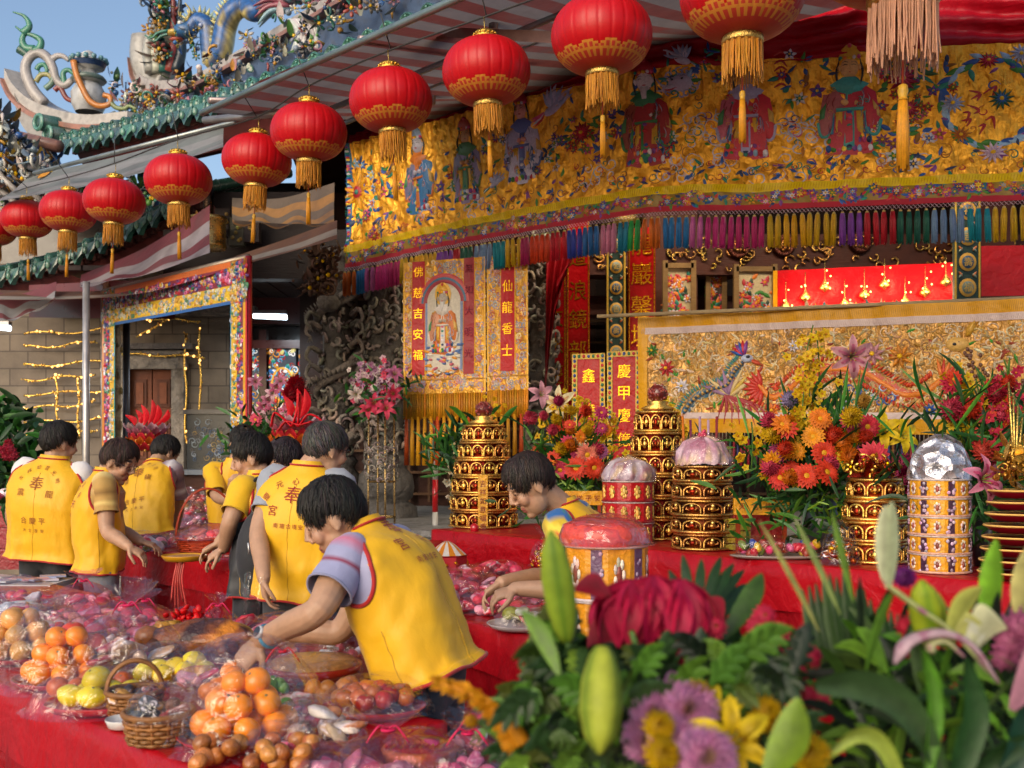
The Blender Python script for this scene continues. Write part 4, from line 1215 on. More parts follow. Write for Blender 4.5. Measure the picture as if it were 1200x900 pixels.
# ------------------------------------------------------------------ people
def remesh(parts, vox, it=3):
 """one continuous surface out of overlapping closed shapes"""
 mb = MB()
 for p in parts:
  mb.add(p)
 o = mb.build('tmp', [], org=(0, 0, 0))
 md = o.modifiers.new('r', 'REMESH')
 md.mode, md.voxel_size = 'VOXEL', vox
 ms = o.modifiers.new('s', 'SMOOTH')
 ms.factor, ms.iterations = 0.5, it
 dg = bpy.context.evaluated_depsgraph_get()
 dg.update()
 ev = o.evaluated_get(dg)
 me = ev.to_mesh()
 V = np.zeros(len(me.vertices) * 3, np.float32)
 me.vertices.foreach_get('co', V)
 lt = np.zeros(len(me.polygons), np.int32)
 me.polygons.foreach_get('loop_total', lt)
 li = np.zeros(len(me.loops), np.int32)
 me.loops.foreach_get('vertex_index', li)
 st = np.concatenate([[0], np.cumsum(lt)[:-1]])
 Fs = []
 for k in (3, 4):
  s = st[lt == k]
  if len(s):
   Fs.append(li[s[:, None] + np.arange(k)])
 ev.to_mesh_clear()
 md_ = o.data
 bpy.data.objects.remove(o)
 bpy.data.meshes.remove(md_)
 return V.reshape(-1, 3).astype(float), Fs
def hand(wr, d, pn, side, curl=(.35, .5, .4), spread=.12, s=1.0):
 """closed shapes of a hand: wr wrist, d finger direction, pn palm normal; side +1 = thumb towards d x pn"""
 d = nrm(d)
 pn = nrm(pn - d * (pn @ d))
 w = np.cross(d, pn) * side
 out = []
 out.append(tube([wr - d * .02, wr + d * .02 * s, wr + d * .055 * s, wr + d * .092 * s], [.026, .033 * s, .041 * s, .037 * s], 12, flat=1.0))
 V, Fs = out[0]
 out[0] = (wr + (V - wr) - np.outer((V - wr) @ pn, pn) * .52, Fs)
 for k, (off, L_, r) in enumerate(((.030, .074, .0086), (.010, .082, .009), (-.0105, .077, .0086), (-.030, .060, .0075))):
  q = wr + d * (.085 - abs(off + .003) * .18) * s + w * off * s
  dd = nrm(d + w * spread * off / .03)
  pts = [q - dd * .03 * s, q]
  a = 0
  for j, fr in enumerate((.45, .31, .24)):
   a += curl[j] * (1 + .12 * (k - 1))
   v = dd * math.cos(a) + pn * math.sin(a)
   pts.append(pts[-1] + v * L_ * fr * s)
  out.append(tube(spline(pts, 12), np.linspace(r, r * .78, 12) * s, 8))
  out.append(ell(pts[-1], r * .8 * s, 8, 6))
 q = wr + d * .022 * s + w * .026 * s
 t = [q, q + nrm(d * .55 + w * .75 + pn * .3) * .035 * s, q + nrm(d * .55 + w * .75 + pn * .3) * .035 * s + nrm(d * .85 + w * .25 + pn * .45) * .034 * s]
 t.append(t[-1] + nrm(d * .9 + pn * .5) * .026 * s)
 out.append(tube(spline(t, 12), np.linspace(.0135, .0088, 12) * s, 8))
 out.append(ell(t[-1], .0088 * s, 8, 6))
 return out
VEST = hexc('#dca806')
REDP = hexc('#a01414')
def person(label, pel, nk, hd, fd, fwd, armL=None, armR=None, shirt=(.5, .5, .55), shirt2=None, trous=(.03, .03, .035), vest=VEST, hairc=(.012, .010, .009), hs=1.0, wid=1.0,
           hem=None, prints=(), glasses=False, watch=None, vox=.006, sleeve=.62, style='short', group=None, tuft=260, trim=REDP, vestfn=None, sag=0.0, printat=0.0, hemup=0.15, sleevecol=None, bow=.035, skinc=(.40, .23, .142), print_off=0.0, pcol='#8c1c10'):
 pel, nk, hd, fd, fwd = [np.asarray(x, float) for x in (pel, nk, hd, nrm(fd), nrm(fwd))]
 base = A(pel[0], pel[1], 0)
 th = thing('person', label, 'person', base, group)
 up = nrm(nk - pel)
 l = nrm(np.cross(up, fwd))
 ft = np.cross(l, up)
 sh = {+1: nk + l * .156 * wid - up * .068, -1: nk - l * .156 * wid - up * .068}
 # --- body: head, neck, chest, arms and hands as one continuous surface
 hl = nrm(np.cross(A(0, 0, 1), fd))
 hu = np.cross(fd, hl)
 HM = np.array([fd, hl, hu])
 q = lambda x, y, z: hd + HM.T @ (A(x, y, z) * hs)
 body = [ell(hd + HM.T @ A(-.005, 0, .02) * hs, np.array((.096, .077, .105)) * hs, 20, 14, HM),
   ell(q(.025, 0, -.055), np.array((.064, .060, .072)) * hs, 16, 12, HM), ell(q(.062, 0, -.104), np.array((.026, .026, .02)) * hs, 10, 8, HM),
   tube([q(.088, 0, .025), q(.103, 0, -.005), q(.112, 0, -.026)], np.array([.009, .0115, .015]) * hs, 9), ell(q(.098, .012, -.031), .0105 * hs, 8, 6), ell(q(.098, -.012, -.031), .0105 * hs, 8, 6),
   ell(q(.082, 0, -.064), np.array((.014, .025, .0075)) * hs, 10, 6, HM), ell(q(.080, 0, -.077), np.array((.014, .022, .0085)) * hs, 10, 6, HM)]
 for sg in (1, -1):
  body += [ell(q(.078, sg * .032, .030), np.array((.014, .028, .011)) * hs, 10, 6, HM), ell(q(.066, sg * .040, -.028), np.array((.026, .026, .03)) * hs, 10, 7, HM),
                 ell(q(.077, sg * .033, .008), np.array((.013, .019, .011)) * hs, 10, 6, HM),
                 ell(q(-.008, sg * .080, -.012), np.array((.020, .010, .029)) * hs, 10, 8, HM), ell(q(-.004, sg * .083, -.034), np.array((.010, .007, .012)) * hs, 8, 6, HM)]
 body.append(tube([nk - up * .10, nk - up * .02, (nk * .45 + q(-.025, 0, -.05) * .55), q(-.02, 0, -.03)], [.075, .062, .056, .052], 14))
 body.append(tube([pel + up * .05, pel * .5 + nk * .5, nk - up * .12, nk - up * .03], [.10, .11, .12, .06], 14))
 slv = MB()
 for sg, arm in ((1, armL), (-1, armR)):
  if arm is None:
   e, w = sh[sg] - A(0, 0, .27) + l * sg * .05, sh[sg] - A(0, 0, .45) + fwd * .12
   arm = (e, w, A(0, 0, -1) + fwd * .3, -l * sg)
  e, w, hdv, pn = [np.asarray(x, float) for x in arm[:4]]
  cu = arm[4] if len(arm) > 4 else (.3, .45, .35)
  s0 = sh[sg]
  ap = spline([s0 - l * sg * .06, s0, s0 * .45 + e * .55, e, e * .5 + w * .5, w, w + nrm(hdv) * .015], 26)
  body.append(tube(ap, np.interp(np.linspace(0, 1, 26), [0, .16, .33, .5, .62, .85, 1], np.array([.05, .056, .05, .041, .043, .029, .027])), 14))
  body += hand(w, hdv, pn, sg, cu)
  a = np.linspace(0, 1, 12)
  se = s0 + (e - s0) * sleeve
  sp_ = spline([s0 - l * sg * .07 + up * .0, s0 + l * sg * .01, s0 * .5 + se * .5, se], 12)
  V, Fs = tube(sp_, np.interp(a, [0, .3, .7, 1], [.05, .068, .066, .068]) * (.95 + .05 * wid), 26, False)
  V = V + .006 * np.stack([fnoise(V, 3 + k, 26) for k in range(3)], 1)
  c = np.tile(np.asarray(sleevecol if sleevecol is not None else shirt, float), (len(V), 1))
  if shirt2 == 'floral':
   na, nb = fnoise(V, 5, 34), fnoise(V, 9, 40)
   c[na > .25], c[na < -.35], c[nb > .4], c[nb < -.5] = hexc('#1c5a9a'), hexc('#c0602a'), hexc('#1f7a6a'), hexc('#d8c040')
  elif shirt2 is not None:
   ii = np.arange(len(V)) % 12
   for st, cc in shirt2:
    c[ii == st] = cc
  slv.add((V, Fs), c)
  slv.add(tube(np.concatenate([V.reshape(26, 12, 3)[:, -1], V.reshape(26, 12, 3)[:1, -1]]), .004, 5, False), tuple(np.array(c[-1]) * .8))
  slv.add(ell(s0 - up * .012, (.064, .064, .062), 14, 10), c[0])
 V, Fs = remesh(body, vox)
 L_ = (V - hd) @ HM.T / hs
 c = np.tile(np.asarray(skinc, float), (len(V), 1))
 face = (L_[:, 0] > .045) & (np.abs(L_[:, 2]) < .14)
 ay = np.abs(L_[:, 1])
 lips = face & (ay < .024) & (L_[:, 2] > -.084) & (L_[:, 2] < -.058) & (L_[:, 0] > .078)
 c[lips] = (.34, .11, .085)
 c[face & (ay < .022) & (np.abs(L_[:, 2] + .0705) < .0022)] = (.10, .035, .03)
 c[face & (ay > .014) & (ay < .052) & (np.abs(L_[:, 2] - .040 + (ay - .03) ** 2 * 6) < .0045)] = (.03, .02, .016)
 c[face & (ay > .018) & (ay < .047) & (np.abs(L_[:, 2] - .007) < .0040)] = (.035, .02, .016)
 chk = np.exp(-((ay - .045) ** 2 + (L_[:, 2] + .03) ** 2) / .0012) * (L_[:, 0] > .03)
 c = c * (1 - .12 * chk[:, None] * np.array([0, 1, 1]))
 bo = MB().add((V, Fs), c).build('body', skin, th)
 # --- shirt sleeves
 slv.build('shirt_sleeves', cloth, th)
 # --- vest
 hem = pel - A(0, 0, .16) if hem is None else np.asarray(hem, float)
 mid = pel * .45 + nk * .55 - ft * bow
 n = 44
 ctr = spline([hem, pel, mid, nk], n)
 ctr = np.concatenate([ctr, [nk + up * .012 + ft * .002, nk + up * .022 + nrm(hd - nk) * .004]])
 s = np.concatenate([np.linspace(0, 1, n), [1.03, 1.06]])
 w_ = np.interp(s, [0, .33, .6, .78, .87, .925, .965, 1, 1.06], [.218, .20, .205, .210, .202, .166, .114, .080, .072]) * wid
 d_ = np.interp(s, [0, .33, .6, .8, .9, .96, 1, 1.06], [.142, .138, .14, .125, .10, .078, .070, .066]) * (.5 + .5 * wid)
 nu = 72
 a = np.arange(nu) * 2 * PI / nu
 ex = np.interp(s, [0, .8, 1], [.78, .82, 1.0])
 V = np.zeros((nu, len(s), 3))
 for k in range(len(s)):
  uk = nrm(A(0, 0, 1) * max(0, 1 - hemup + .15 - s[k] / .45) + up * min(1, s[k] / .45 + hemup))
  fk = np.cross(l, uk)
  ca, sa = np.cos(a), np.sin(a)
  x = w_[k] * np.sign(sa) * np.abs(sa) ** ex[k]
  y = d_[k] * np.sign(ca) * np.abs(ca) ** ex[k]
  fold = 1 + max(0, .75 - s[k]) * (.035 * np.sin(a * 5 + 1 + hd[0] * 9) + .025 * np.sin(a * 9 + 2 + s[k] * 4))
  V[:, k] = ctr[k] + np.outer(x * fold, l) + np.outer(y * fold, fk)
  V[:, k, 2] -= sag * np.clip(ca, 0, 1) * max(0, 1 - s[k] / .7)
 VV = V.reshape(-1, 3)
 fade = np.tile(np.clip((1.0 - s) * 6, 0, 1), nu)[:, None]
 VV = VV + fade * (.009 * np.stack([fnoise(VV * A(1, 1, .6), int(hd[0] * 100) % 90 + k, 15) for k in range(3)], 1) + (.0042) * np.stack([fnoise(VV, 17 + k, 40) for k in range(3)], 1))
 cx_ = np.repeat(ctr[None], nu, 0).reshape(-1, 3)
 rd_ = nrm_rows(VV - cx_)
 VV = VV + fade * rd_ * (.007 * (1 - 2.2 * np.abs(fnoise(VV * A(1, 1, .35), 31 + int(hd[0] * 70) % 40, 17))) + .005 * (1 - 2 * np.abs(fnoise(VV * A(.6, .6, 1) , 57, 13))))[:, None]
 V = VV.reshape(nu, len(s), 3)
 Fv = quads(nu, len(s), True)
 tri = np.concatenate([Fv[:, [0, 1, 2]], Fv[:, [0, 2, 3]]])
 bvh = BVHTree.FromPolygons([Vector(v) for v in VV], [tuple(int(i) for i in t_) for t_ in tri])
 fc_ = VV[Fv].mean(1)
 vc = np.tile(np.asarray(vest, float), (len(Fv), 1))
 if vestfn is not None:
  vc = vestfn(vc, (fc_ - pel) @ l, (fc_ - pel) @ ft, (fc_ - pel) @ up)
 rings = MB()
 for sg in (1, -1):
  arm = armL if sg > 0 else armR
  adir = nrm((np.asarray(arm[0]) - sh[sg])) if arm is not None else A(0, 0, -1)
  cen = sh[sg] - up * .045 + l * sg * .05 + adir * .012
  dlt = fc_ - cen
  near = (np.hypot(dlt @ ft / .072, dlt @ up / .105) < 1) & ((dlt @ l) * sg > -.09)
  vc[near] = sleevecol if sleevecol is not None else shirt
  aa = np.linspace(0, 2 * PI, 37)
  rp_ = []
  for t_ in aa:
   o = cen + ft * .074 * math.cos(t_) + up * .108 * math.sin(t_)
   hit = bvh.ray_cast(Vector(o + l * sg * .3), Vector(-l * sg), .45)
   pnt = hit[0] if hit[0] is not None else bvh.find_nearest(Vector(o))[0]
   rp_.append(np.array(pnt))
  rings.add(tube(spline(np.array(rp_[:-1]), 60, True), .0072, 6, False), trim)
  cl = spline(np.array(rp_[:-1]), 60, True)
  rings.add(tube([cl[-1], cl[0]], .0055, 6), trim)
 vo = MB().add((VV, [Fv]), vc).build('vest', vestm, th)
 sm = MB()
 for cidx in (nu // 2, nu // 4, 3 * nu // 4):
  sm.add(tube(V[cidx, 1:int(n * (.9 if cidx == nu // 2 else .55))], .0022, 5), tuple(np.array(vest) * .72))
 sm.build('vest_seams', vestm, vo)
 hl_ = np.concatenate([V[:, 0], V[:1, 0]])
 rings.add(tube(hl_, .006, 6, False), trim)
 cb = V[:, n - 1][[k % nu for k in range(int(nu * .25), int(nu * .76))]]
 rings.add(tube(cb + up * .004 - ft * .004, .0045, 6), trim)
 rings.build('vest_trim', cloth, vo)
 if prints:
  pb = MB()
  bc = pel * .4 + nk * .6 + up * printat + l * print_off
  for ch, x, y, sz, rot in prints:
   Vg, Tg = GLYPH[ch]
   cr, sr = math.cos(rot), math.sin(rot)
   Q = Vg * sz * .76 @ np.array([[cr, sr], [-sr, cr]]) + A(x, y)
   W_, ok = [], True
   for p in Q:
    o = bc - l * p[0] + up * p[1] - ft * .5
    hit = bvh.ray_cast(Vector(o), Vector(ft), .7)
    if hit[0] is None:
     ok = False
     break
    W_.append(np.array(hit[0]) - ft * .005)
   if ok:
    pb.add((np.array(W_), [Tg]), hexc(pcol), smooth=False)
  if pb.n:
   pb.build('vest_lettering', cloth, vo)
 # --- hair
 hm = MB()
 nu_, nv_ = 56, 26
 az = np.arange(nu_) * 2 * PI / nu_
 line = lambda f: np.interp(np.abs((f + PI) % (2 * PI) - PI), [0, .5, .9, 1.15, 1.3, 1.5, 1.75, 2.1, PI], {'short': [.088, .080, .058, .005, -.005, .032, .032, -.03, -.07], 'thin': [.104, .094, .07, .01, .0, .03, .03, -.04, -.065], 'bob': [.078, .06, .02, -.04, -.05, -.05, -.05, -.075, -.09]}[style])
 vol = {'short': .017, 'thin': .008, 'bob': .024}[style]
 zl = line(az) + .007 * np.sin(az * 9 + hd[0] * 20) + .005 * np.sin(az * 17 + 1)
 Vh = np.zeros((nu_, nv_, 3))
 for j in range(nv_):
  f = j / (nv_ - 1)
  z = zl + (0.124 - zl) * f
  zz = np.clip((z - .02) / .105, -1, .995)
  rr_ = np.sqrt(1 - zz ** 2)
  off = vol * np.interp(z - zl, [0, .02, .05, .09], [0, .25, .7, 1]) + .0025
  ang = az
  Vh[:, j] = np.stack([(-.005 + (.096 + off * .8) * rr_ * np.cos(ang)), (.077 + off * .85) * rr_ * np.sin(ang), z + off * np.maximum(0, zz)], 1)
 Lh = Vh.reshape(-1, 3)
 Lh = Lh * (1 + .02 * fnoise(Lh, 5 + int(hd[1] * 50) % 30, 60)[:, None])
 hm.add((hd + (Lh * hs) @ HM, [quads(nu_, nv_, True)]), hairc)
 rs = random.Random(int(abs(hd[0]) * 1000) + 3)
 Vh = Lh.reshape(nu_, nv_, 3)
 crown = A(-.05, .01, .125)
 for k in range(int(tuft * 4.5)):
  i, j = rs.randrange(nu_), int(rs.random() ** .8 * (nv_ - 2))
  p = Vh[i, j]
  nn_ = nrm(p - A(0, 0, .02))
  fl = p - crown
  fl = fl + A(.02, 0, 0) * (1 if p[0] > 0 else 0) + A(rs.gauss(0, .02), rs.gauss(0, .03), rs.gauss(0, .012))
  fl = nrm(fl - nn_ * (fl @ nn_))
  sd = np.cross(nn_, fl)
  ln = min(rs.uniform(.04, .085), (p[2] - zl[i]) * 1.1 + .012)
  tt = np.linspace(0, 1, 5)
  pts = p + np.outer(tt * ln, fl) + np.outer(rs.uniform(.001, .006) * np.sin(PI * tt) + rs.uniform(0, .0025) - ln * .5 * tt ** 2, nn_)
  wd = .0019 * np.sin(PI * (tt * .8 + .15))
  V_ = np.concatenate([pts - np.outer(wd, sd), pts + nn_ * .0015, pts + np.outer(wd, sd)])
  i4 = np.arange(4)
  hm.add((hd + (V_ * hs) @ HM, [np.concatenate([np.stack([i4, i4 + 1, i4 + 6, i4 + 5], 1), np.stack([i4 + 5, i4 + 6, i4 + 11, i4 + 10], 1)])]), vary(hairc, .7, rs))
 hm.build('hair', hairm, th)
 # --- trousers and shoes
 tr = [ell(pel - A(0, 0, .02), (.155 * wid, .125, .14), 16, 10, np.array([l * A(1, 1, 0), np.cross(A(0, 0, 1), l), A(0, 0, 1)]))]
 so_ = MB()
 fz = nrm(fwd * A(1, 1, 0))
 lh = nrm(l * A(1, 1, 0))
 for sg in (1, -1):
  hp = pel + lh * sg * .088 - A(0, 0, .06)
  fo = A(hp[0], hp[1], .07) + lh * sg * .02
  kn = hp * .48 + fo * .52 + fz * .03
  tr.append(tube(spline([hp, hp * .5 + kn * .5, kn, kn * .5 + fo * .5, fo], 14), np.linspace(.10, .062, 14), 14))
  so_.add(ell(fo + fz * .05 - A(0, 0, .03), (.13, .048, .045), 14, 8, np.array([fz, np.cross(A(0, 0, 1), fz), A(0, 0, 1)])), (.02, .02, .022))
 V, Fs = remesh(tr, .016, 2)
 V = V + .006 * np.stack([fnoise(V * A(1, 1, .7), 40 + k, 22) for k in range(3)], 1)
 MB().add((V, Fs), trous).build('trousers', cloth, th)
 so_.build('shoes', lacquer, th)
 if glasses:
  gm = MB()
  for sg in (1, -1):
   gm.add(ring(q(.105, sg * .034, .004), fd + hl * sg * .2, .022 * hs, .0018, 18, 5, .8), (.02, .02, .02))
   gm.add(tube([q(.10, sg * .056, .008), q(.06, sg * .079, .010), q(-.01, sg * .084, .006)], .0018, 5), (.05, .02, .02))
  gm.add(tube([q(.11, .012, .008), q(.113, 0, .010), q(.11, -.012, .008)], .0018, 5), (.02, .02, .02))
  gm.build('glasses', lacquer, th)
 if watch:
  arm = armL if watch > 0 else armR
  e, w, hdv, pn = [np.asarray(x, float) for x in arm[:4]]
  ad = nrm(w - e)
  wm = MB()
  cw = w - ad * .035
  bk = nrm(-pn + ad * (pn @ ad))
  wm.add(ring(cw, ad, .033, .007, 24, 6), (.05, .22, .34))
  wm.add(loc(lathe([(0, .006), (.017, .006), (.02, .004), (.021, -.006), (0, -.006)], 18), cw + bk * .036, basis(bk)), (.5, .5, .52))
  wm.add(loc(lathe([(0, .0075), (.0165, .0075)], 18), cw + bk * .036, basis(bk)), (.012, .014, .02))
  wm.build('wristwatch', lacquer, th)
 return th
def arc_text(chars, r, a0, a1, cy, sz):
 out = []
 for k, ch in enumerate(chars):
  a = math.radians(a0 + (a1 - a0) * k / max(1, len(chars) - 1))
  out.append((ch, r * math.sin(a), cy + r * math.cos(a), sz, -a))
 return out
PR1 = arc_text('慶元心田壇', .145, -62, 62, -.03, .042) + [('奉', 0, .055, .10, 0), ('宮', -.085, -.02, .06, 0), ('天', .085, -.02, .06, 0)] + [(c, -.06 + .03 * k, -.085, .03, 0) for k, c in enumerate('南壇合境安')]
PR2 = [('奉', 0, .03, .11, 0), ('震', -.09, -.03, .06, 0), ('龍', .09, -.03, .06, 0)] + arc_text('吉祥如意光明', .13, -65, 65, .0, .035) + [(c, -.06 + .06 * k, -.20, .055, 0) for k, c in enumerate('合慶平')] + [(c, -.06 + .04 * k, -.26, .03, 0) for k, c in enumerate('大士香安')]
LIL = hexc('#8f90b0')
def striped(base, bands):
 return bands
# front man bending over the near table, seen from his left side and a little from behind
person('man in yellow vest and striped lilac shirt bending over the near table, watch on wrist',
       P(500, 778, 3.30), P(426, 620, 3.36), P(392, 607, 3.33), A(-.86, -.02, -.50), A(-.95, .30, 0),
       armL=(P(372, 716, 3.06), P(306, 750, 3.20), A(-.55, -.05, -.65), A(.25, .75, -.55), (.45, .55, .35)),
       armR=(P(400, 738, 3.55), P(338, 742, 3.55), A(-.8, -.05, -.25), A(0, .2, -1), (.3, .5, .4)),
       shirt=LIL, shirt2=[(4, hexc('#b86a84')), (7, hexc('#7a1838')), (2, hexc('#6f78a8'))], trous=(.016, .018, .028), hem=P(511, 790, 3.28), hemup=.85, prints=PR1, printat=.10, watch=1, vox=.0042, tuft=700, sag=.05, wid=.98, bow=.02, sleeve=.66, hs=.95)
# right man bending over the middle table
person('man in yellow vest over a blue and yellow floral shirt, bending over the middle table',
       P(714, 742, 4.66), P(660, 592, 4.68), P(622, 568, 4.58), A(-.80, -.18, -.56), A(-.93, .30, 0),
       armL=(P(676, 692, 4.25), P(606, 690, 4.28), A(-.9, .0, -.30), A(.1, .3, -.9), (.55, .65, .4)),
       armR=(P(650, 672, 4.85), P(590, 682, 4.62), A(-.75, -.1, -.5), A(.1, -.3, -.9), (.45, .55, .4)),
       shirt=hexc('#c0a020'), shirt2='floral', trous=(.02, .02, .025), hem=P(706, 790, 4.5), prints=PR1, printat=.06, vox=.0052, tuft=700, hairc=(.022, .014, .012), sag=.08, hs=1.02)
# standing man with glasses, back to the camera
person('tall grey-haired man with glasses and lettered yellow vest, standing with his back turned',
       P(352, 676, 4.9), P(361, 546, 4.9), P(381, 527, 4.93), A(.72, .62, -.22), A(.22, .96, 0),
       armL=(P(303, 624, 4.78), P(309, 676, 4.62), A(.1, .1, -1), A(1, .2, 0)),
       shirt=hexc('#8d929c'), trous=(.035, .036, .042), hem=P(352, 700, 4.9), prints=PR1, printat=.02, glasses=True, style='thin', hairc=(.045, .04, .038), tuft=420, wid=1.0, hs=1.0)
# man with black bag, profile left
person('dark-haired man in yellow shirt and vest with a black bag, facing the red basket',
       P(306, 658, 5.6), P(304, 556, 5.6), P(295, 537, 5.6), A(-.93, -.1, -.3), A(-.9, .25, 0),
       armL=(P(270, 610, 5.35), P(262, 642, 5.45), A(-.8, .1, -.6), A(0, .3, -1)),
       armR=(P(275, 618, 5.8), P(256, 636, 5.8), A(-.8, 0, -.5), A(0, 0, -1)),
       shirt=hexc('#d8a800'), sleevecol=hexc('#d8a800'), trous=(.02, .02, .026), tuft=420, sleeve=.75,
       vestfn=lambda c, x, y, z: np.where(((z < .30) & (x > .04) & (z > -.3))[:, None], np.array([[.016, .017, .022]]), c))
# woman with glasses, right profile
person('woman with short brown hair and red glasses in yellow vest, reaching over the packets',
       P(118, 650, 6.3), P(124, 552, 6.3), P(139, 541, 6.28), A(.88, -.12, -.42), A(.92, .30, 0),
       armR=(P(126, 622, 6.1), P(150, 640, 6.0), A(.8, .05, -.5), A(0, .2, -1)),
       armL=(P(140, 620, 6.5), P(164, 634, 6.4), A(.9, 0, -.3), A(0, 0, -1)),
       shirt=hexc('#b08c4a'), shirt2=[(3, hexc('#d8c078')), (6, hexc('#8c6a34')), (9, hexc('#d0b468'))], trous=(.16, .16, .18), hairc=(.035, .018, .014), style='short', glasses=True, hem=P(114, 668, 6.3), prints=PR1, printat=.02, tuft=420, wid=.92)
# left man, back turned
person('heavy-set man in yellow vest and white shirt, back turned, at the left edge',
       P(56, 640, 6.7), P(64, 538, 6.7), P(69, 520, 6.72), A(.62, .74, -.2), A(.16, .98, 0),
       armR=(P(99, 600, 6.75), P(118, 628, 6.9), A(.8, .3, -.4), A(0, 0, -1)),
       armL=(P(14, 600, 6.75), P(20, 632, 6.9), A(.1, .6, -.8), A(1, 0, 0)),
       shirt=(.62, .60, .60), trous=(.017, .018, .022), hem=P(54, 655, 6.7), prints=PR2, pcol='#8a4a0c', printat=.04, tuft=320, wid=1.22, hs=1.05)
# bending man further back
person('man in yellow vest and checked shirt stooping over the back of the left table',
       P(171, 618, 7.6), P(181, 545, 7.85), P(193, 531, 7.95), A(.55, .70, -.5), A(.25, .95, 0),
       armR=(P(210, 590, 7.9), P(206, 618, 8.0), A(.2, .3, -.9), A(-1, 0, 0)),
       shirt=hexc('#7a6470'), shirt2=[(3, (.5, .48, .5)), (6, (.08, .05, .08)), (9, (.5, .48, .5))], trous=(.014, .015, .02), hem=P(170, 628, 7.55), prints=PR2, pcol='#8a4a0c', printat=.03, tuft=260, sleeve=.8)
# man facing the camera behind
person('man in yellow shirt and vest facing the camera, tying a bag behind the left table',
       P(277, 622, 7.8), P(277, 540, 7.75), P(285, 520, 7.68), A(.35, -.75, -.55), A(.25, -.97, 0),
       armR=(P(254, 582, 7.6), P(280, 590, 7.45), A(.9, -.1, -.1), A(0, .2, -1)),
       armL=(P(304, 585, 7.6), P(284, 596, 7.45), A(-.9, 0, -.1), A(0, .2, -1)),
       shirt=hexc('#d8a800'), trous=(.02, .02, .025), tuft=220, sleeve=.85)
# woman between the two men
person('woman with glasses looking down, half hidden between two yellow-vested men',
       P(333, 640, 6.3), P(340, 560, 6.3), P(335, 541, 6.22), A(-.55, -.70, -.45), A(-.5, -.86, 0),
       armR=(P(318, 610, 6.2), P(310, 630, 6.0), A(-.6, -.4, -.4), A(0, 0, -1)),
       shirt=hexc('#c89a10'), glasses=True, hairc=(.02, .013, .016), style='bob', tuft=260, hs=1.0, wid=.9)
# black shoulder bag
m = MB()
c = P(300, 648, 5.32)
V, Fs = ell(c, (.10, .085, .20), 18, 12)
V = V + .008 * np.stack([fnoise(V, 60 + k, 22) for k in range(3)], 1)
bg = thing('shoulder_bag', 'black nylon bag hanging at the hip of the dark-haired man', 'bag', c - A(0, 0, .2))
MB().add((V, Fs), (.014, .015, .02)).build('bag_body', cloth, bg)
MB().add(tube(spline([P(282, 590, 5.36), P(296, 566, 5.42), P(306, 560, 5.5), P(322, 575, 5.6)], 16), .008, 6), (.01, .01, .012)).build('strap', cloth, bg)
MB().add(tube([P(291, 636, 5.2), P(292, 650, 5.2)], .005, 6), (.6, .6, .6)).build('zip_pull', metalp, bg)
# ------------------------------------------------------------------ red silk lanterns
def lantern(c, dia, first=None, tassel=True, seed=0):
 """unit pieces built once at diameter 1 (centre of the globe at the origin)"""
 if first is not None:
  return first
 nu, nv = 240, 44
 th = np.linspace(.17, PI - .2, nv)
 a = np.arange(nu) * 2 * PI / nu
 nr = 24
 ph = (a * nr / (2 * PI)) % 1
 bul = 1 - .012 * np.exp(-((ph - .5).__abs__() - .5) ** 2 / .01)
 Rr = .5 * np.sin(th) ** .82
 Z = .368 * np.cos(th)
 V = np.stack([np.cos(a)[:, None] * Rr[None] * bul[:, None], np.sin(a)[:, None] * Rr[None] * bul[:, None], np.broadcast_to(Z[None], (nu, nv))], -1).reshape(-1, 3)
 Fq = quads(nu, nv, True)
 c_ = V[Fq].mean(1)
 ang = np.arctan2(c_[:, 1], c_[:, 0])
 pf = (ang * nr / (2 * PI)) % 1
 col_ = np.tile(hexc('#b80812'), (len(Fq), 1))
 rib = np.minimum(pf, 1 - pf) < .034
 col_[rib] = (.50, .13, .03)
 tz = np.arccos(np.clip(c_[:, 2] / .368, -1, 1))
 k10 = (ang * 12 / (2 * PI)) % 1
 edge = 2.25 - .13 * np.sqrt(np.clip(1 - (2 * k10 - 1) ** 2, 0, 1))
 pat = tz > edge
 gcol = np.array((.60, .22, .03))
 rim = pat & (tz < edge + .06)
 bandp = pat & ((np.abs(tz - 2.33) < .025) | (np.abs(tz - 2.62) < .025))
 key = pat & (tz > 2.38) & (tz < 2.58) & ((((ang * 36 / (2 * PI)) % 1) < .45) | (np.abs(tz - 2.48) < .02))
 col_[pat] = (.50, .045, .025)
 col_[rim | bandp | key] = gcol
 petalp = pat & (tz < 2.30) & ((np.abs(k10 - .5) < .07) | (np.abs(k10 - .25) < .04) | (np.abs(k10 - .75) < .04))
 col_[petalp] = gcol
 return V, Fq, col_
V, Fq, cl = lantern((0, 0, 0), 1)
LG = {}
LG['globe'] = (MB().add((V, [Fq]), cl), silk)
mb = MB().add(lathe([(0, .45), (.11, .45), (.125, .435), (.125, .40), (.14, .375), (.10, .36)], 28), (.62, .36, .06))
for k in range(16):
 mb.add(ell(A(.128 * math.cos(k * PI / 8), .128 * math.sin(k * PI / 8), .418), .014, 6, 4), (.7, .42, .08))
LG['top_cap'] = (mb, gold)
LG['bottom_collar'] = (MB().add(lathe([(.15, -.345), (.168, -.36), (.168, -.40), (.155, -.415), (.12, -.40)], 28), (.60, .38, .10)), gold)
mb = MB()
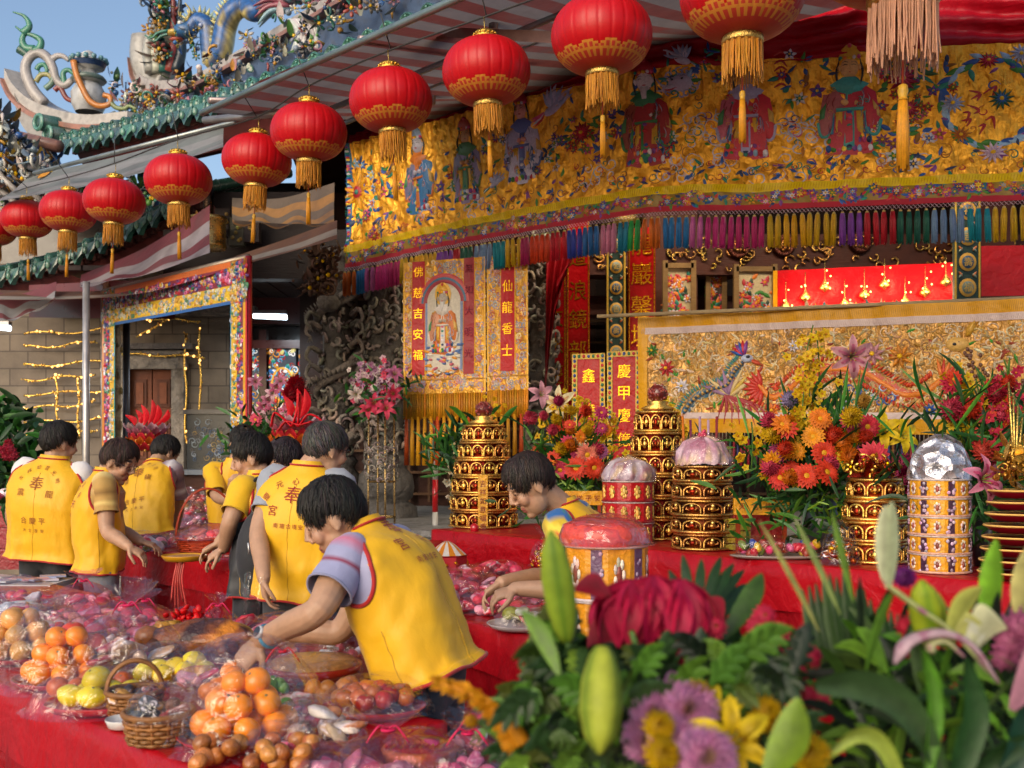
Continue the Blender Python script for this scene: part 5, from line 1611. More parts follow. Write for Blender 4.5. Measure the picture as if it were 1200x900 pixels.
for k in range(110):
 a = k * 2 * PI / 110
 r = .152 + .006 * math.sin(k * 7.3)
 q = A(r * math.cos(a), r * math.sin(a), -.40)
 ln = .27 + .04 * math.sin(k * 3.7)
 ln = .29 + .03 * math.sin(k * 3.7) + .02 * math.sin(k * 12.1)
 mb.add(tube([q, q + A(.006 * math.sin(k * 2.1), .006 * math.cos(k * 1.7), -ln * .5), q + A(.01 * math.sin(k * 5.1), .01 * math.cos(k * 3.3), -ln)], [.0055, .006, .0045], 4, False), vary(hexc('#c88410'), .18))
LG['fringe'] = (mb, fringe)
mb = MB().add(tube([A(0, 0, -.35), A(0, 0, -.80)], .006, 5), (.4, .05, .02))
mb.add(lathe([(.004, -.78), (.022, -.79), (.026, -.82), (.018, -.85), (.028, -.86)], 12), hexc('#c99a2c'))
for k in range(16):
 a = k * PI / 8
 mb.add(tube([A(.016 * math.cos(a), .016 * math.sin(a), -.85), A(.024 * math.cos(a), .024 * math.sin(a), -1.0), A(.024 * math.cos(a), .024 * math.sin(a), -1.19 + .015 * math.sin(k * 5))], .0065, 5), vary(hexc('#cf8a12'), .15))
LG['tassel'] = (mb, fringe)
LG['hanger'] = (MB().add(tube([A(0, 0, .44), A(.004, 0, .62)], .006, 5), (.5, .35, .1)), gold)
LN = [(870, -8, 146), (705, 42, 117), (570, 84, 105), (458, 118, 96), (362, 155, 88), (301, 188, 82), (209, 211, 77), (134, 236, 72), (80, 248, 65), (32, 257, 60), (-8, 268, 54)]
lroot = None
LTXT = ['large red silk lantern cut off by the top edge, beside the deity wearing a crown', 'red silk lantern before the bearded embroidered deity, largest one fully in view', 'red silk lantern hanging just under the steel channel', 'red silk lantern before the left end of the yellow banner, under the striped tarp',
  'red silk lantern hanging before the brown patterned drape', 'red silk lantern hanging between brass drum and patterned drape', 'red silk lantern hanging before the brass drum with wide view of the eave', 'red silk lantern left of the brass drum, before lower green eave',
  'red silk lantern overlapping its bigger neighbour in front of porcelain figures', 'red silk lantern second from the far left end of the row', 'red silk lantern cut by the left edge of the photo, last of the row']
for k, (px, py, w) in enumerate(LN):
 D = .5 * F / w
 c = P(px, py, D)
 if lroot is None:
  lroot = thing('lantern', LTXT[0], 'lantern', c, 'row of red lanterns along the canopy')
  for nm, (mb, mt) in LG.items():
   mb.build(nm, mt, lroot, local=True)
  lroot.scale = (.5,) * 3
 else:
  lo_ = dup(lroot, c, R.uniform(0, .26), LTXT[k], scale=.5 * R.uniform(.975, 1.02))
  lo_.rotation_euler = (R.uniform(-.05, .05), R.uniform(-.06, .06), R.uniform(0, 6))
c = P(1058, -92, 4.0)
lx = dup(lroot, c, .1, 'lantern with pale pink fringe and gold tassel dangling at the top right', 'row of red lanterns along the canopy', scale=.78)
for ch in lx.children:
 if ch.name.startswith('fringe'):
  mm = ch.data.copy()
  a = mm.color_attributes['Col']
  n = len(mm.loops)
  b = np.zeros(n * 4, np.float32)
  a.data.foreach_get('color', b)
  b = b.reshape(-1, 4)
  b[:, :3] = np.array(hexc('#c08a6a')) * (b[:, :1] / max(b[:, 0].mean(), 1e-6))
  a.data.foreach_set('color', b.ravel())
  ch.data = mm
m = MB()
cp = [P(px, py, .5 * F / w) + A(0, 0, .31) for px, py, w in LN]
m.add(tube(spline(cp, 80), .006, 5), (.02, .02, .02))
for k in range(len(cp) - 1):
 e = cp[k]
 m.add(tube([e, LD(np.dot(e - LD(0), U2) * 1.0) * A(1, 1, 0) + A(0, 0, max(4.0, e[2] + .2))], .004, 4), (.03, .03, .03))
tag(m.build('lantern_cable', cloth), 'thin black cable carrying the row of red lanterns under the canopy', 'cable')
# ------------------------------------------------------------------ big yellow embroidered valance
PLAN = spline([A(-1.62, 10.35, 0), A(-.95, 9.75, 0), (-.15 * A(1, 0, 0) + A(0, 8.95, 0)), A(.98, 7.95, 0), A(1.7, 7.6, 0), A(2.4, 7.38, 0), A(3.2, 7.15, 0), A(4.0, 6.95, 0)], 240)
PD = np.concatenate([[0], np.cumsum(np.linalg.norm(np.diff(PLAN, axis=0), axis=1))])
BL, BH = PD[-1], 1.24
def ban(u, v, h):
 x, y = np.interp(u, PD, PLAN[:, 0]), np.interp(u, PD, PLAN[:, 1])
 e = .02
 tx, ty = np.interp(u + e, PD, PLAN[:, 0]) - np.interp(u - e, PD, PLAN[:, 0]), np.interp(u + e, PD, PLAN[:, 1]) - np.interp(u - e, PD, PLAN[:, 1])
 l_ = np.hypot(tx, ty) + 1e-9
 nx, ny = ty / l_, -tx / l_
 lf = np.clip(1 - u / 3.2, .25, 1)
 pl = lf * (.017 * np.sin(u * 52 + np.sin(u * 9)) * np.clip(v / BH, 0.1, 1) + .012 * np.sin(u * 23 + v * 3)) + .011 * np.sin(u * 11 + v * 7) * np.sin(v * 6) + .007 * np.sin(u * 19 - v * 26 + 2 * np.sin(u * 5)) + .005 * np.sin(u * 37 + v * 31 + 1.5 * np.sin(v * 9 + u * 3)) - .16 * np.sin(PI * np.clip(v / BH, 0, 1)) * .25
 hh = np.asarray(h) + pl
 zb = np.interp(u, [0, 1.0, 3.6, 4.4, BL], [3.28, 3.32, 3.28, 3.22, 3.16])
 zt = np.interp(u, [0, 1.0, 3.6, 4.4, BL], [4.49, 4.46, 4.35, 4.28, 4.22])
 return np.stack([x + nx * hh, y + ny * hh, zb + (zt - zb) * v / BH], -1)
BS = Surf(ban, BL, BH)
bn = thing('embroidered_banner', 'long yellow satin temple valance embroidered with robed deities and edged in coloured tassels', 'banner', (PLAN[120][0], PLAN[120][1], 3.2))
m = MB()
BS.sheet(m, 0, BL, .22, BH, 520, 60, (0.93, .44, .03))
m.build('satin_cloth', goldcloth, bn)
m = MB()
BS.sheet(m, 0, BL, .045, .16, 420, 4, hexc('#8a6a14'), .004)
for k in range(640):
 q = A(R.uniform(0, BL), R.uniform(.06, .15))
 if k % 3 == 0:
  BS.flower(m, q, R.uniform(.03, .05), R.choice([hexc('#d8901c'), EMB[0], EMB[7], EMB[1], EMB[5]]), R.choice(EMB), 6, .006)
 else:
  BS.leaf(m, q, R.uniform(0, 6.28), .07, .03, vary(R.choice([EMB[1], EMB[4], EMB[2], EMB[9], EMB[0], EMB[5]])), .005)
m.build('floral_border', thread, bn)
m = MB()
BS.sheet(m, 0, BL, .155, .225, 420, 4, hexc('#d8b812'), .006)
BS.sheet(m, .0, .06, .2, BH, 4, 30, hexc('#2f6a8a'), .004)
for k in range(50):
 BS.ell(m, A(.03, .22 + k * .02), .02, .012, EMB[k % 11], .008)
for k in range(360):
 u = k * BL / 360
 BS.stroke(m, [A(u, .165), A(u + .008, .218)], .008, hexc('#b88a0c'), .010)
m.build('ruched_trim', satin, bn)
m = MB()
BS.sheet(m, 0, BL, 0, .047, 420, 3, hexc('#a00f28'), .005)
m.build('red_band', cloth, bn)
FIG = [(490, 248, 100, hexc('#2f6a9a'), hexc('#c06a20'), (.42, .40, .48), hexc('#7a8fb0'), None), (546, 236, 100, hexc('#8a7a9a'), hexc('#4a7a4a'), (.55, .27, .1), hexc('#b04a3a'), None),
       (614, 214, 106, hexc('#c0bcd8'), hexc('#5a6aaa'), (.70, .32, .26), hexc('#a01c2c'), None), (757, 192, 122, hexc('#a02028'), hexc('#2f7a4a'), (.74, .68, .70), hexc('#a8182c'), (.62, .6, .62)),
       (873, 186, 122, hexc('#c01c38'), hexc('#a8a2cc'), (.40, .2, .12), hexc('#b08a20'), None), (996, 180, 128, hexc('#b8203c'), hexc('#3a9a9a'), (.72, .38, .14), hexc('#d0a020'), None)]
for px, py, hp, rb, trm, sk, ht, bd in FIG:
 m = MB()
 c = BS.uv(px, py)
 t_ = BS.uv(px, py - hp)
 BS.figure(m, c, t_[1] - c[1], rb, trm, sk, ht, bd)
 m.build('embroidered_figure', thread, bn)
def at(px, py):
 return BS.uv(px, py)
m = MB()
for (px, py, r, cols) in ((420, 226, .2, (hexc('#d89a10'), hexc('#c07810'))), (1174, 117, .11, (hexc('#1f5f4a'), hexc('#2a5aa0'))), (1058, 92, .15, (hexc('#9a1238'), hexc('#c03a5a'))), (682, 156, .13, (hexc('#9a1026'), hexc('#c8203a'))), (1158, 70, .09, (hexc('#b01c34'), hexc('#c8304a'))), (1116, 122, .11, (hexc('#a8b4d8'), hexc('#8a98c8'))), (1164, 178, .12, (hexc('#d0b8d0'), hexc('#b8a0c0'))), (1196, 62, .1, (hexc('#b8c0dc'), hexc('#98a4cc'))), (1126, 158, .1, (hexc('#c07818'), hexc('#a04818'))), (1066, 128, .1, (hexc('#a01838'), hexc('#c84060')))):
 c = at(px, py)
 m = MB()
 r = r if px == 420 else r * .78
 BS.flower(m, c, r, cols[0], cols[1], 12, .012, hexc('#b01828') if px == 420 else YEL)
 if px == 420:
  for k in range(12):
   a = k * PI / 6
   BS.flower(m, c + .28 * A(math.cos(a) * .8, math.sin(a)), .055, R.choice([EMB[1], EMB[8], EMB[5], EMB[2]]), R.choice(EMB), 6)
   BS.leaf(m, c + .27 * A(math.cos(a + .26) * .8, math.sin(a + .26)), a, .1, .05, EMB[2] if k % 2 else EMB[9])
  BS.ell(m, c, .07, .07, hexc('#a01828'), .02)
  BS.ell(m, c, .03, .03, hexc('#2a7a6a'), .026)
 elif px < 1100:
  BS.sprig(m, c, r * 1.7, 26, [EMB[4], EMB[2], hexc('#2a5a30'), hexc('#4a6a1c')], [EMB[0], EMB[7]])
  BS.flower(m, c, r * .8, cols[0], cols[1], 10, .016)
 m.build('embroidered_flower', thread, bn)
m = MB()
wc = at(1160, 120)
for k in range(46):
 a = k * 2 * PI / 46
 BS.leaf(m, wc + A(.30 * math.cos(a), .33 * math.sin(a)), a + 1.6 + R.uniform(-.5, .5), .12, .045, R.choice([EMB[2], EMB[1], EMB[4], EMB[8]]))
for k in range(8):
 q = wc + A(R.uniform(-.18, -.02), R.uniform(-.2, .2))
 BS.stroke(m, [q, q + A(R.uniform(.03, .08), R.uniform(-.05, .05)), q + A(R.uniform(0, .06), R.uniform(-.08, -.03))], .022, hexc('#a01418'))
for k in range(5):
 q = at(907, 66 + 9 * k)
 BS.stroke(m, [q, q + A(.05, .03), q + A(.09, -.02 * (k % 2))], .02, hexc('#a81c14'))
m.build('embroidered_wreath', thread, bn)
m = MB()
for px, py, r, cc, fl in ((650, 128, .26, '#b8b4d4', 1), (800, 70, .18, '#c8c4d8', -1), (580, 215, .15, '#a8a8c8', 1)):
 m = MB()
 BS.crane(m, at(px, py), r, hexc(cc), fl)
 m.build('embroidered_crane', thread, bn)
m = MB()
c = at(796, 96)                               # pale lion-like head
for k in range(16):
 a = k * PI / 8
 BS.curl(m, c + .12 * A(math.cos(a), .8 * math.sin(a)), .04, (hexc('#b0a8c8'), hexc('#8a94c0'), EMB[2])[k % 3], .016)
BS.ell(m, c, .10, .07, hexc('#b8b0c8'), .012)
for sg in (-1, 1):
 BS.ell(m, c + A(sg * .04 - .02, .03), .013, .010, (.02, .02, .03), .016)
 BS.stroke(m, [c + A(sg * .02 - .02, .045), c + A(sg * .045 - .02, .06), c + A(sg * .07 - .02, .05)], .014, EMB[9], .016)
 BS.stroke(m, [c + A(-.05, -.02), c + A(-.14, -.03 - .02 * sg), c + A(-.19, -.05 * sg)], .018, hexc('#c0b8d0'), .016)
BS.leaf(m, c + A(-.02, -.02), PI + .2, .13, .05, hexc('#c4bcd0'), .016)
BS.stroke(m, [c + A(-.13, -.045), c + A(-.08, -.055), c + A(-.02, -.04)], .014, EMB[0], .018)
BS.sprig(m, c + A(.2, .1), .16, 14, [EMB[1], EMB[2], EMB[8]])
BS.sprig(m, c + A(-.2, .05), .15, 12, [EMB[1], EMB[2], EMB[9]])
m.build('embroidered_beast', thread, bn)
m = MB()
WHT = hexc('#b9b9d6')
for (px, py, n, r) in ((830, 150, 26, .17), (938, 150, 22, .16), (915, 190, 10, .2), (830, 188, 10, .2), (700, 205, 10, .15), (790, 192, 12, .15), (560, 245, 10, .14), (500, 245, 8, .12), (1070, 170, 12, .2), (970, 188, 10, .2)):
 c = at(px, py)
 for k in range(n):
  BS.curl(m, c + A(R.uniform(-r, r) * 1.1, R.uniform(-r, r) * .8), R.uniform(.04, .075), WHT if R.random() < .6 else R.choice(EMB + [hexc('#b06a10')] * 6), .010, 1.1)
FX = [(at(f[0], f[1]), at(f[0], f[1] - f[2])) for f in FIG]
for k in range(520):                          # small scattered sprigs, wave curls along the hem
 u = R.uniform(.1, BL - .1)
 v = R.choice((R.uniform(.25, .42), R.uniform(.25, 1.1)))
 if any(abs(u - a_[0]) < .24 and a_[1] - .03 < v < b_[1] + .05 for a_, b_ in FX):
  continue
 if k % 2:
  BS.curl(m, A(u, v), R.uniform(.025, .05), vary(R.choice([EMB[0], EMB[1], EMB[2], hexc('#b06a10'), hexc('#c07a14'), hexc('#a85a10'), hexc('#7a3a10')])), .010, 1.0)
 else:
  BS.leaf(m, A(u, v), R.uniform(0, 6.3), R.uniform(.05, .1), .025, vary(R.choice([EMB[4], EMB[2], EMB[1], EMB[9], hexc('#b06a10'), EMB[5]])))
for (px, py) in ((455, 215), (520, 215), (585, 175), (650, 185), (715, 165), (720, 130), (775, 160), (850, 85), (1020, 150), (940, 90), (1075, 165), (1100, 85), (400, 200), (440, 260)):
 BS.sprig(m, at(px, py), .2, 18, [EMB[4], EMB[2], EMB[1], EMB[9], hexc('#8a5a10')], [EMB[0], EMB[7], EMB[3], EMB[5]])
m.build('embroidered_clouds', thread, bn)
# knotted net and tassels along the hem
m = MB()
nt = 124
for k in range(nt * 2):
 u0, u1 = k * BL / nt / 2, (k + 1) * BL / nt / 2
 BS.stroke(m, [A(u0, 0.0), A(u1, -.035)], .005, hexc('#b9a4b4'), .008)
 BS.stroke(m, [A(u1, 0.0), A(u0, -.035)], .005, hexc('#a06a7a'), .008)
m.build('fringe_net', thread, bn)
TC = [hexc(h) for h in ('#2a3a9a', '#b8286a', '#c8a018', '#c86414', '#b01828', '#1f5fa0', '#c8a018', '#a81c5a', '#1f6fae', '#1a5a4a', '#c87a9a', '#d09a10', '#c83a14', '#c060a0', '#6f8ab0', '#1a7a9a', '#c89a14', '#b01428', '#c02a7a', '#148090', '#2a9a4a', '#7a3a9a')]
tme = {}
def tassel_mesh(ci):
 mb = MB().add(ell(A(0, 0, -.045), (.012, .012, .012), 8, 5), vary((.55, .4, .12), .2))
 for q in range(9):
  a = q * 2 * PI / 9
  d_ = A(math.cos(a), math.sin(a), 0)
  mb.add(tube([d_ * .009 + A(0, 0, -.05), d_ * .016 + A(0, 0, -.11), d_ * (.015 + .003 * math.sin(q * 3 + ci)) + A(0, 0, -.265 + .01 * math.sin(q * 2.4))], .0065, 4), vary(TC[ci], .15))
 return mb
seq, k = [], 0
while len(seq) < nt:
 ci = (k * 5 + 3) % len(TC)
 seq += [ci] * R.choice((2, 3, 3, 4))
 k += 1
rest = MB()
for k in range(nt):
 p = ban(np.array([(k + .5) * BL / nt]), np.array([.0]), np.array([.008]))[0]
 ci = seq[k]
 if k >= nt - 100:
  if ci not in tme:
   o = tassel_mesh(ci).build('tassel', fringe, bn, local=True)
   tme[ci] = o.data
  else:
   o = bpy.data.objects.new('tassel', tme[ci])
   COL.objects.link(o)
   o.parent = bn
  o.location = p - ORG[bn.name]
  o.rotation_euler = (R.uniform(-.05, .05), R.uniform(-.05, .05), R.uniform(0, 6))
 else:
  t = tassel_mesh(ci)
  for (ff, cc, mi, sm), vv in zip(t.f, [0] * len(t.f)):
   rest.f.append((ff + rest.n, cc, mi, sm))
  V_ = np.concatenate(t.v)
  rest.v.append(V_ + p)
  rest.n += len(V_)
tag(rest.build('tassel_fringe', fringe, bn), kind='stuff')
# red satin swagged above the valance
def sw_(u, v):
 p = ban(u.ravel() * BL, np.full(u.size, BH), np.full(u.size, -.02)).reshape(*u.shape, 3)
 p[..., 2] += v * .62 * np.clip(u * 3 - .75, .22, 1) - .02
 ww = .05 * np.sin(v * 26 + np.sin(u * 21) * 1.5) * (.4 + .6 * np.sin(u * 19) ** 2)
 p[..., 1] -= ww - .15 * v
 p[..., 2] += .03 * np.sin(u * 25) * v
 return p
tag(MB().add(grid(sw_, 200, 30), hexc('#a30d1e')).build('red_drape', satin), 'bunched red satin drape running along the top of the yellow banner', 'drape')
# ------------------------------------------------------------------ silver-gold phoenix banner behind the altar
o_ = P(753, 503, 8.3)
e_ = P(1215, 507, 6.9)
PL = np.linalg.norm(e_ - o_)
PS = flat_surf(o_, e_ - o_, wave=lambda u, v: .012 * np.sin(u * 9 + v * 3) + .006 * np.sin(u * 31 + 2 * v), L=PL, Hh=.86)
pbn = thing('phoenix_banner', 'silver and gold embroidered altar banner with blue phoenix and red dragon', 'banner', (o_ + e_) / 2)
m = MB()
PS.sheet(m, 0, PL, 0, .86, 160, 30, hexc('#b88a4a'))
m.build('brocade', goldcloth, pbn)
m = MB()
PS.sheet(m, -.03, PL, .78, .87, 140, 4, hexc('#c08a10'), .008)
PS.sheet(m, -.03, PL, -.02, .09, 140, 4, hexc('#b8820c'), .008)
PS.sheet(m, -.03, .05, 0, .86, 6, 20, hexc('#c08a10'), .009)
PS.sheet(m, .03, PL, .735, .785, 140, 3, hexc('#b8a4a0'), .011)
PS.sheet(m, .03, PL, .085, .13, 140, 3, hexc('#b8a4a0'), .011)
for k in range(220):
 u = k * PL / 220
 PS.stroke(m, [A(u, .79), A(u + .01, .865)], .007, hexc('#8a6408'), .012)
 PS.stroke(m, [A(u, .74), A(u + .01, .78)], .006, hexc('#8f7f80'), .014)
m.build('ruched_border', satin, pbn)
m = MB()
SIL = [hexc(h) for h in ('#b8a890', '#a88a58', '#b8924a', '#94805c', '#8a6c40', '#c0a878', '#a0742c', '#9a7a5a', '#c8b8a0')]
for k in range(1300):
 c = A(R.uniform(.08, PL), R.uniform(.14, .73))
 if k % 3:
  PS.curl(m, c, R.uniform(.025, .06), vary(R.choice(SIL), .2), .011, R.uniform(.7, 1.4), h=.010)
 else:
  PS.leaf(m, c, R.uniform(0, 6.28), R.uniform(.04, .09), .02, vary(R.choice(SIL + [EMB[4], hexc('#8a3a2a')]), .2), .009)
m.build('relief_embroidery', satin, pbn)
def pv(px, py):
 return PS.uv(px, py)
m = MB()
ph = spline([pv(800, 488), pv(812, 470), pv(832, 458), pv(852, 452), pv(862, 436), pv(872, 424)], 40)
PS.stroke(m, ph, np.interp(np.linspace(0, 1, 40), [0, .5, 1], [.06, .085, .05]), hexc('#2a5670'), .014, 40)
PS.stroke(m, ph, np.full(40, .03), hexc('#a06a4a'), .028, 40)
for k in range(2, 39):
 PS.ell(m, ph[k], .012, .012, hexc('#b08a4a') if k % 2 else hexc('#1d4a66'), .032)
 d = nrm(ph[k] - ph[k - 1])
 PS.leaf(m, ph[k] + A(-d[1], d[0]) * .04, math.atan2(d[0], -d[1]), .045, .018, hexc('#2b6a7a') if k % 2 else hexc('#3a7a62'), .012)
h = pv(876, 420)
PS.ell(m, h, .045, .032, hexc('#a8b0c8'), .03)
PS.ell(m, h + A(.015, .01), .018, .014, (.02, .02, .03), .036)
PS.leaf(m, h + A(.03, -.01), -.5, .09, .035, hexc('#b8482a'), .03)
for k in range(6):
 PS.leaf(m, h + A(-.02, .02), 1.4 + .28 * k, .12, .03, [EMB[5], EMB[0], EMB[1]][k % 3], .026)
for k in range(10):
 q = pv(855, 465)
 PS.leaf(m, q, 1.6 + R.uniform(-1.3, 1.3), R.uniform(.15, .26), .035, R.choice([hexc('#b89a40'), hexc('#c0a878'), hexc('#8a6a8a')]), .018)
for k in range(8):
 PS.stroke(m, [pv(850, 462), pv(846 + 6 * k, 475), pv(840 + 9 * k, 497)], .025, hexc('#8a1420'), .018)
m.build('embroidered_phoenix', thread, pbn)
m = MB()
dr = spline([pv(890, 452), pv(905, 466), pv(925, 456), pv(945, 440), pv(975, 432), pv(1010, 436), pv(1035, 450), pv(1060, 462), pv(1085, 458), pv(1105, 444)], 60)
PS.stroke(m, dr, np.interp(np.linspace(0, 1, 60), [0, .3, .7, 1], [.03, .085, .10, .03]), hexc('#a8381c'), .014, 60)
PS.stroke(m, dr, np.full(60, .04), hexc('#c8701c'), .032, 60)
for k in range(2, 58):
 d = nrm(dr[k] - dr[k - 1])
 for sg in (-1, 1):
  PS.leaf(m, dr[k] + sg * A(-d[1], d[0]) * .055, math.atan2(sg * d[0], -sg * d[1]) - .5 * sg, .05, .018, hexc('#c04a1c') if k % 2 else hexc('#a82a14'), .02)
for k in range(9):
 PS.leaf(m, pv(1105, 446), -.6 + .3 * k, .16, .03, hexc('#b03018') if k % 2 else hexc('#c86a20'), .02)
 PS.leaf(m, pv(893, 455), 1.8 + .35 * k, .15, .035, hexc('#b02a1c'), .02)
for k in range(14):
 PS.curl(m, pv(985 + 5 * k, 460 + R.uniform(-8, 14)), .035, R.choice([EMB[1], EMB[2], EMB[8]]), .014, h=.018)
m.build('embroidered_dragon', thread, pbn)
m = MB()
q = spline([pv(1130, 408), pv(1142, 424), pv(1150, 440), pv(1175, 446), pv(1205, 438)], 20)
PS.stroke(m, q, np.linspace(.07, .11, 20), hexc('#b8862c'), .014, 20)
PS.ell(m, pv(1122, 404), .075, .05, hexc('#c49a50'), .03)
PS.leaf(m, pv(1132, 396), 1.1, .13, .05, hexc('#b88a2c'), .03)
for k in range(40):
 PS.ell(m, q[R.randrange(20)] + A(R.uniform(-.05, .05), R.uniform(-.05, .05)), .012, .015, (.12, .05, .03), .03)
PS.ell(m, pv(1119, 403), .015, .012, (.02, .02, .02), .038)
m.build('embroidered_beast', thread, pbn)
for px, py, c1, r in ((1023, 414, hexc('#b8808a'), .09), (1055, 418, hexc('#c07818'), .09), (782, 432, EMB[0], .07), (800, 452, EMB[3], .06), (770, 460, EMB[7], .05), (765, 410, EMB[4], .05), (1090, 480, EMB[1], .05), (960, 480, EMB[7], .05), (905, 480, EMB[6], .06), (1010, 478, EMB[2], .05), (780, 480, hexc('#c0a040'), .07), (930, 405, EMB[3], .05)):
 m = MB()
 PS.flower(m, pv(px, py), r, c1, tuple(np.array(c1) * .6), 8, .02)
 PS.sprig(m, pv(px, py) + A(.06, -.05), .07, 6, [EMB[4], EMB[2], hexc('#6a7a2a')])
 m.build('embroidered_flower', thread, pbn)
m = MB()
for k in range(90):
 u = .1 + k * (PL - .15) / 90
 p = PS.fn(np.array([u]), np.array([-.02]), np.array([.01]))[0]
 m.add(tube([p, p - A(0, 0, .05)], .004, 4), hexc('#8a7a60'))
 m.add(tube([p - A(0, 0, .05), p - A(0, 0, .30)], [.008, .013], 5), vary(R.choice([hexc('#8a1424'), hexc('#1f4a3a'), hexc('#7a4a14'), hexc('#5a1430'), hexc('#2a2a5a')])))
tag(m.build('tassel_fringe', fringe, pbn), kind='stuff')
m = MB().add(tube([o_ + A(-.35, .02, .88), e_ + A(.1, .02, .88)], .014, 8), (.3, .22, .12))
m.build('pole', woodm, pbn)
# ------------------------------------------------------------------ hanging banners with a robed figure
def hang(name, label, pa, pb, D0, D1, build, mats=(goldcloth, thread), H_=None):
 a, b = P(pa[0], pb[1], D0), P(pb[0], pb[1], D1)
 L_ = np.linalg.norm((b - a)[:2])
 hh = (pb[1] - pa[1]) * D0 / F
 S_ = flat_surf(a, (b - a) * A(1, 1, 0), wave=lambda u, v: .008 * np.sin(u * 14 + v * 2), L=L_, Hh=hh)
 th = thing(name, label, 'banner', (a + b) / 2)
 build(S_, L_, hh, th)
 return th
def gold_hang(chars, strips, fig):
 def f(S, L, hh, th):
  m = MB()
  S.sheet(m, 0, L, 0, hh, 30, 40, hexc('#c58f30'))
  m.build('gold_cloth', goldcloth, th)
  m = MB()
  for k in range(int(900 * L)):
   c = A(R.uniform(.01, L - .01), R.uniform(.01, hh - .01))
   S.curl(m, c, R.uniform(.02, .04), vary(R.choice([hexc('#d0a040'), hexc('#b07a80'), hexc('#8a7a90'), hexc('#c8b48a'), hexc('#a84a2c'), hexc('#7a8aa0')]), .2), .010, h=.005)
  for q in (.01, L - .01):
   S.stroke(m, [A(q, .0), A(q, hh)], .02, hexc('#d8a020'), .007, taper=False)
  S.stroke(m, [A(0, .12), A(L, .12)], .016, hexc('#9a6a14'), .008, taper=False)
  m.build('scroll_embroidery', thread, th)
  for si, (x0, x1, dark) in enumerate(strips):
   m = MB()
   S.sheet(m, x0 * L, x1 * L, .16, hh, 6, 30, hexc('#a30d16') if not dark else hexc('#8a0f1c'), .009)
   S.stroke(m, [A(x0 * L, .16), A(x0 * L, hh)], .012, hexc('#d09a18'), .013, taper=False)
   S.stroke(m, [A(x1 * L, .16), A(x1 * L, hh)], .012, hexc('#d09a18'), .013, taper=False)
   so2 = m.build('red_strip', satin, th)
   m = MB()
   cs = chars[si]
   w = (x1 - x0) * L
   for k, ch in enumerate(cs):
    S.text(m, ch, A((x0 + x1) / 2 * L, hh - .09 - k * (hh - .3) / (len(cs) - .3)), w * .72, hexc('#d0981c') if not dark else hexc('#4a1420'), .016)
   m.build('lettering', gold, so2)
  if fig:
   m = MB()
   cx, w = fig
   cx *= L
   a = np.linspace(0, PI, 22)
   pts = np.concatenate([np.stack([cx + w * np.cos(a), hh * .68 + w * np.sin(a)], 1), [[cx - w, .2], [cx + w, .2]]])
   S.poly(m, pts, hexc('#b8b0a0'), .014)
   for rr_, cc in ((1.08, hexc('#8a1428')), (1.2, hexc('#2a5a7a')), (1.32, hexc('#b03a3a'))):
    S.stroke(m, np.stack([cx + w * rr_ * np.cos(a), hh * .68 + w * rr_ * np.sin(a)], 1), .05, cc, .018, taper=False)
   for sg in (-1, 1):
    S.stroke(m, [A(cx + sg * w, .2), A(cx + sg * w, hh * .68)], .03, hexc('#6a7aa0'), .018, taper=False)
   for k in range(60):
    S.ell(m, A(cx + R.uniform(-w, w), R.uniform(.16, .42)), R.uniform(.02, .04), .012, R.choice([hexc('#c8c0b0'), hexc('#d08a1c'), hexc('#4a6aa0'), hexc('#b85a6a')]), .022, R.uniform(-.4, .4))
   S.off = .016
   S.ell(m, A(cx, hh * .74), .08, .1, hexc('#d0a030'), .004)
   S.figure(m, A(cx, .34), hh * .52, hexc('#b8641c'), hexc('#c8c0b8'), (.42, .36, .30), hexc('#c8921c'), (.5, .48, .46))
   S.off = 0.0
   m.build('embroidered_figure', thread, th)
  m = MB()
  n = int(L / .022)
  for k in range(n):
   p = S.fn(np.array([(k + .5) * L / n]), np.array([0.0]), np.array([.004]))[0]
   m.add(tube([p, p - A(0, 0, .22 + .02 * math.sin(k * 3.1))], [.010, .012], 5), vary(hexc('#c08210'), .3))
  for k in range(int(L / .06)):
   p = S.fn(np.array([(k + .5) * .06]), np.array([-.2]), np.array([.004]))[0]
   m.add(tube([p, p - A(0, 0, .42)], [.014, .024], 6), vary(hexc('#cf9214') if k % 5 else hexc('#b84a14'), .12))
  tag(m.build('long_fringe', fringe, th), kind='stuff')
 return f
hang('hanging_banner', 'gold hanging banner with a haloed robed figure between two red lettered strips', (473, 308), (569, 462), 9.3, 9.0, gold_hang(['佛慈吉安福', '無如大明光'], [(.11, .27, False), (.74, .87, True)], (.5, .17)))
hang('hanging_banner', 'gold hanging banner with one red strip of gold characters beside carved column', (571, 300), (619, 458), 9.0, 8.8, gold_hang(['祥仙龍香士'], [(.34, .68, False)], None))
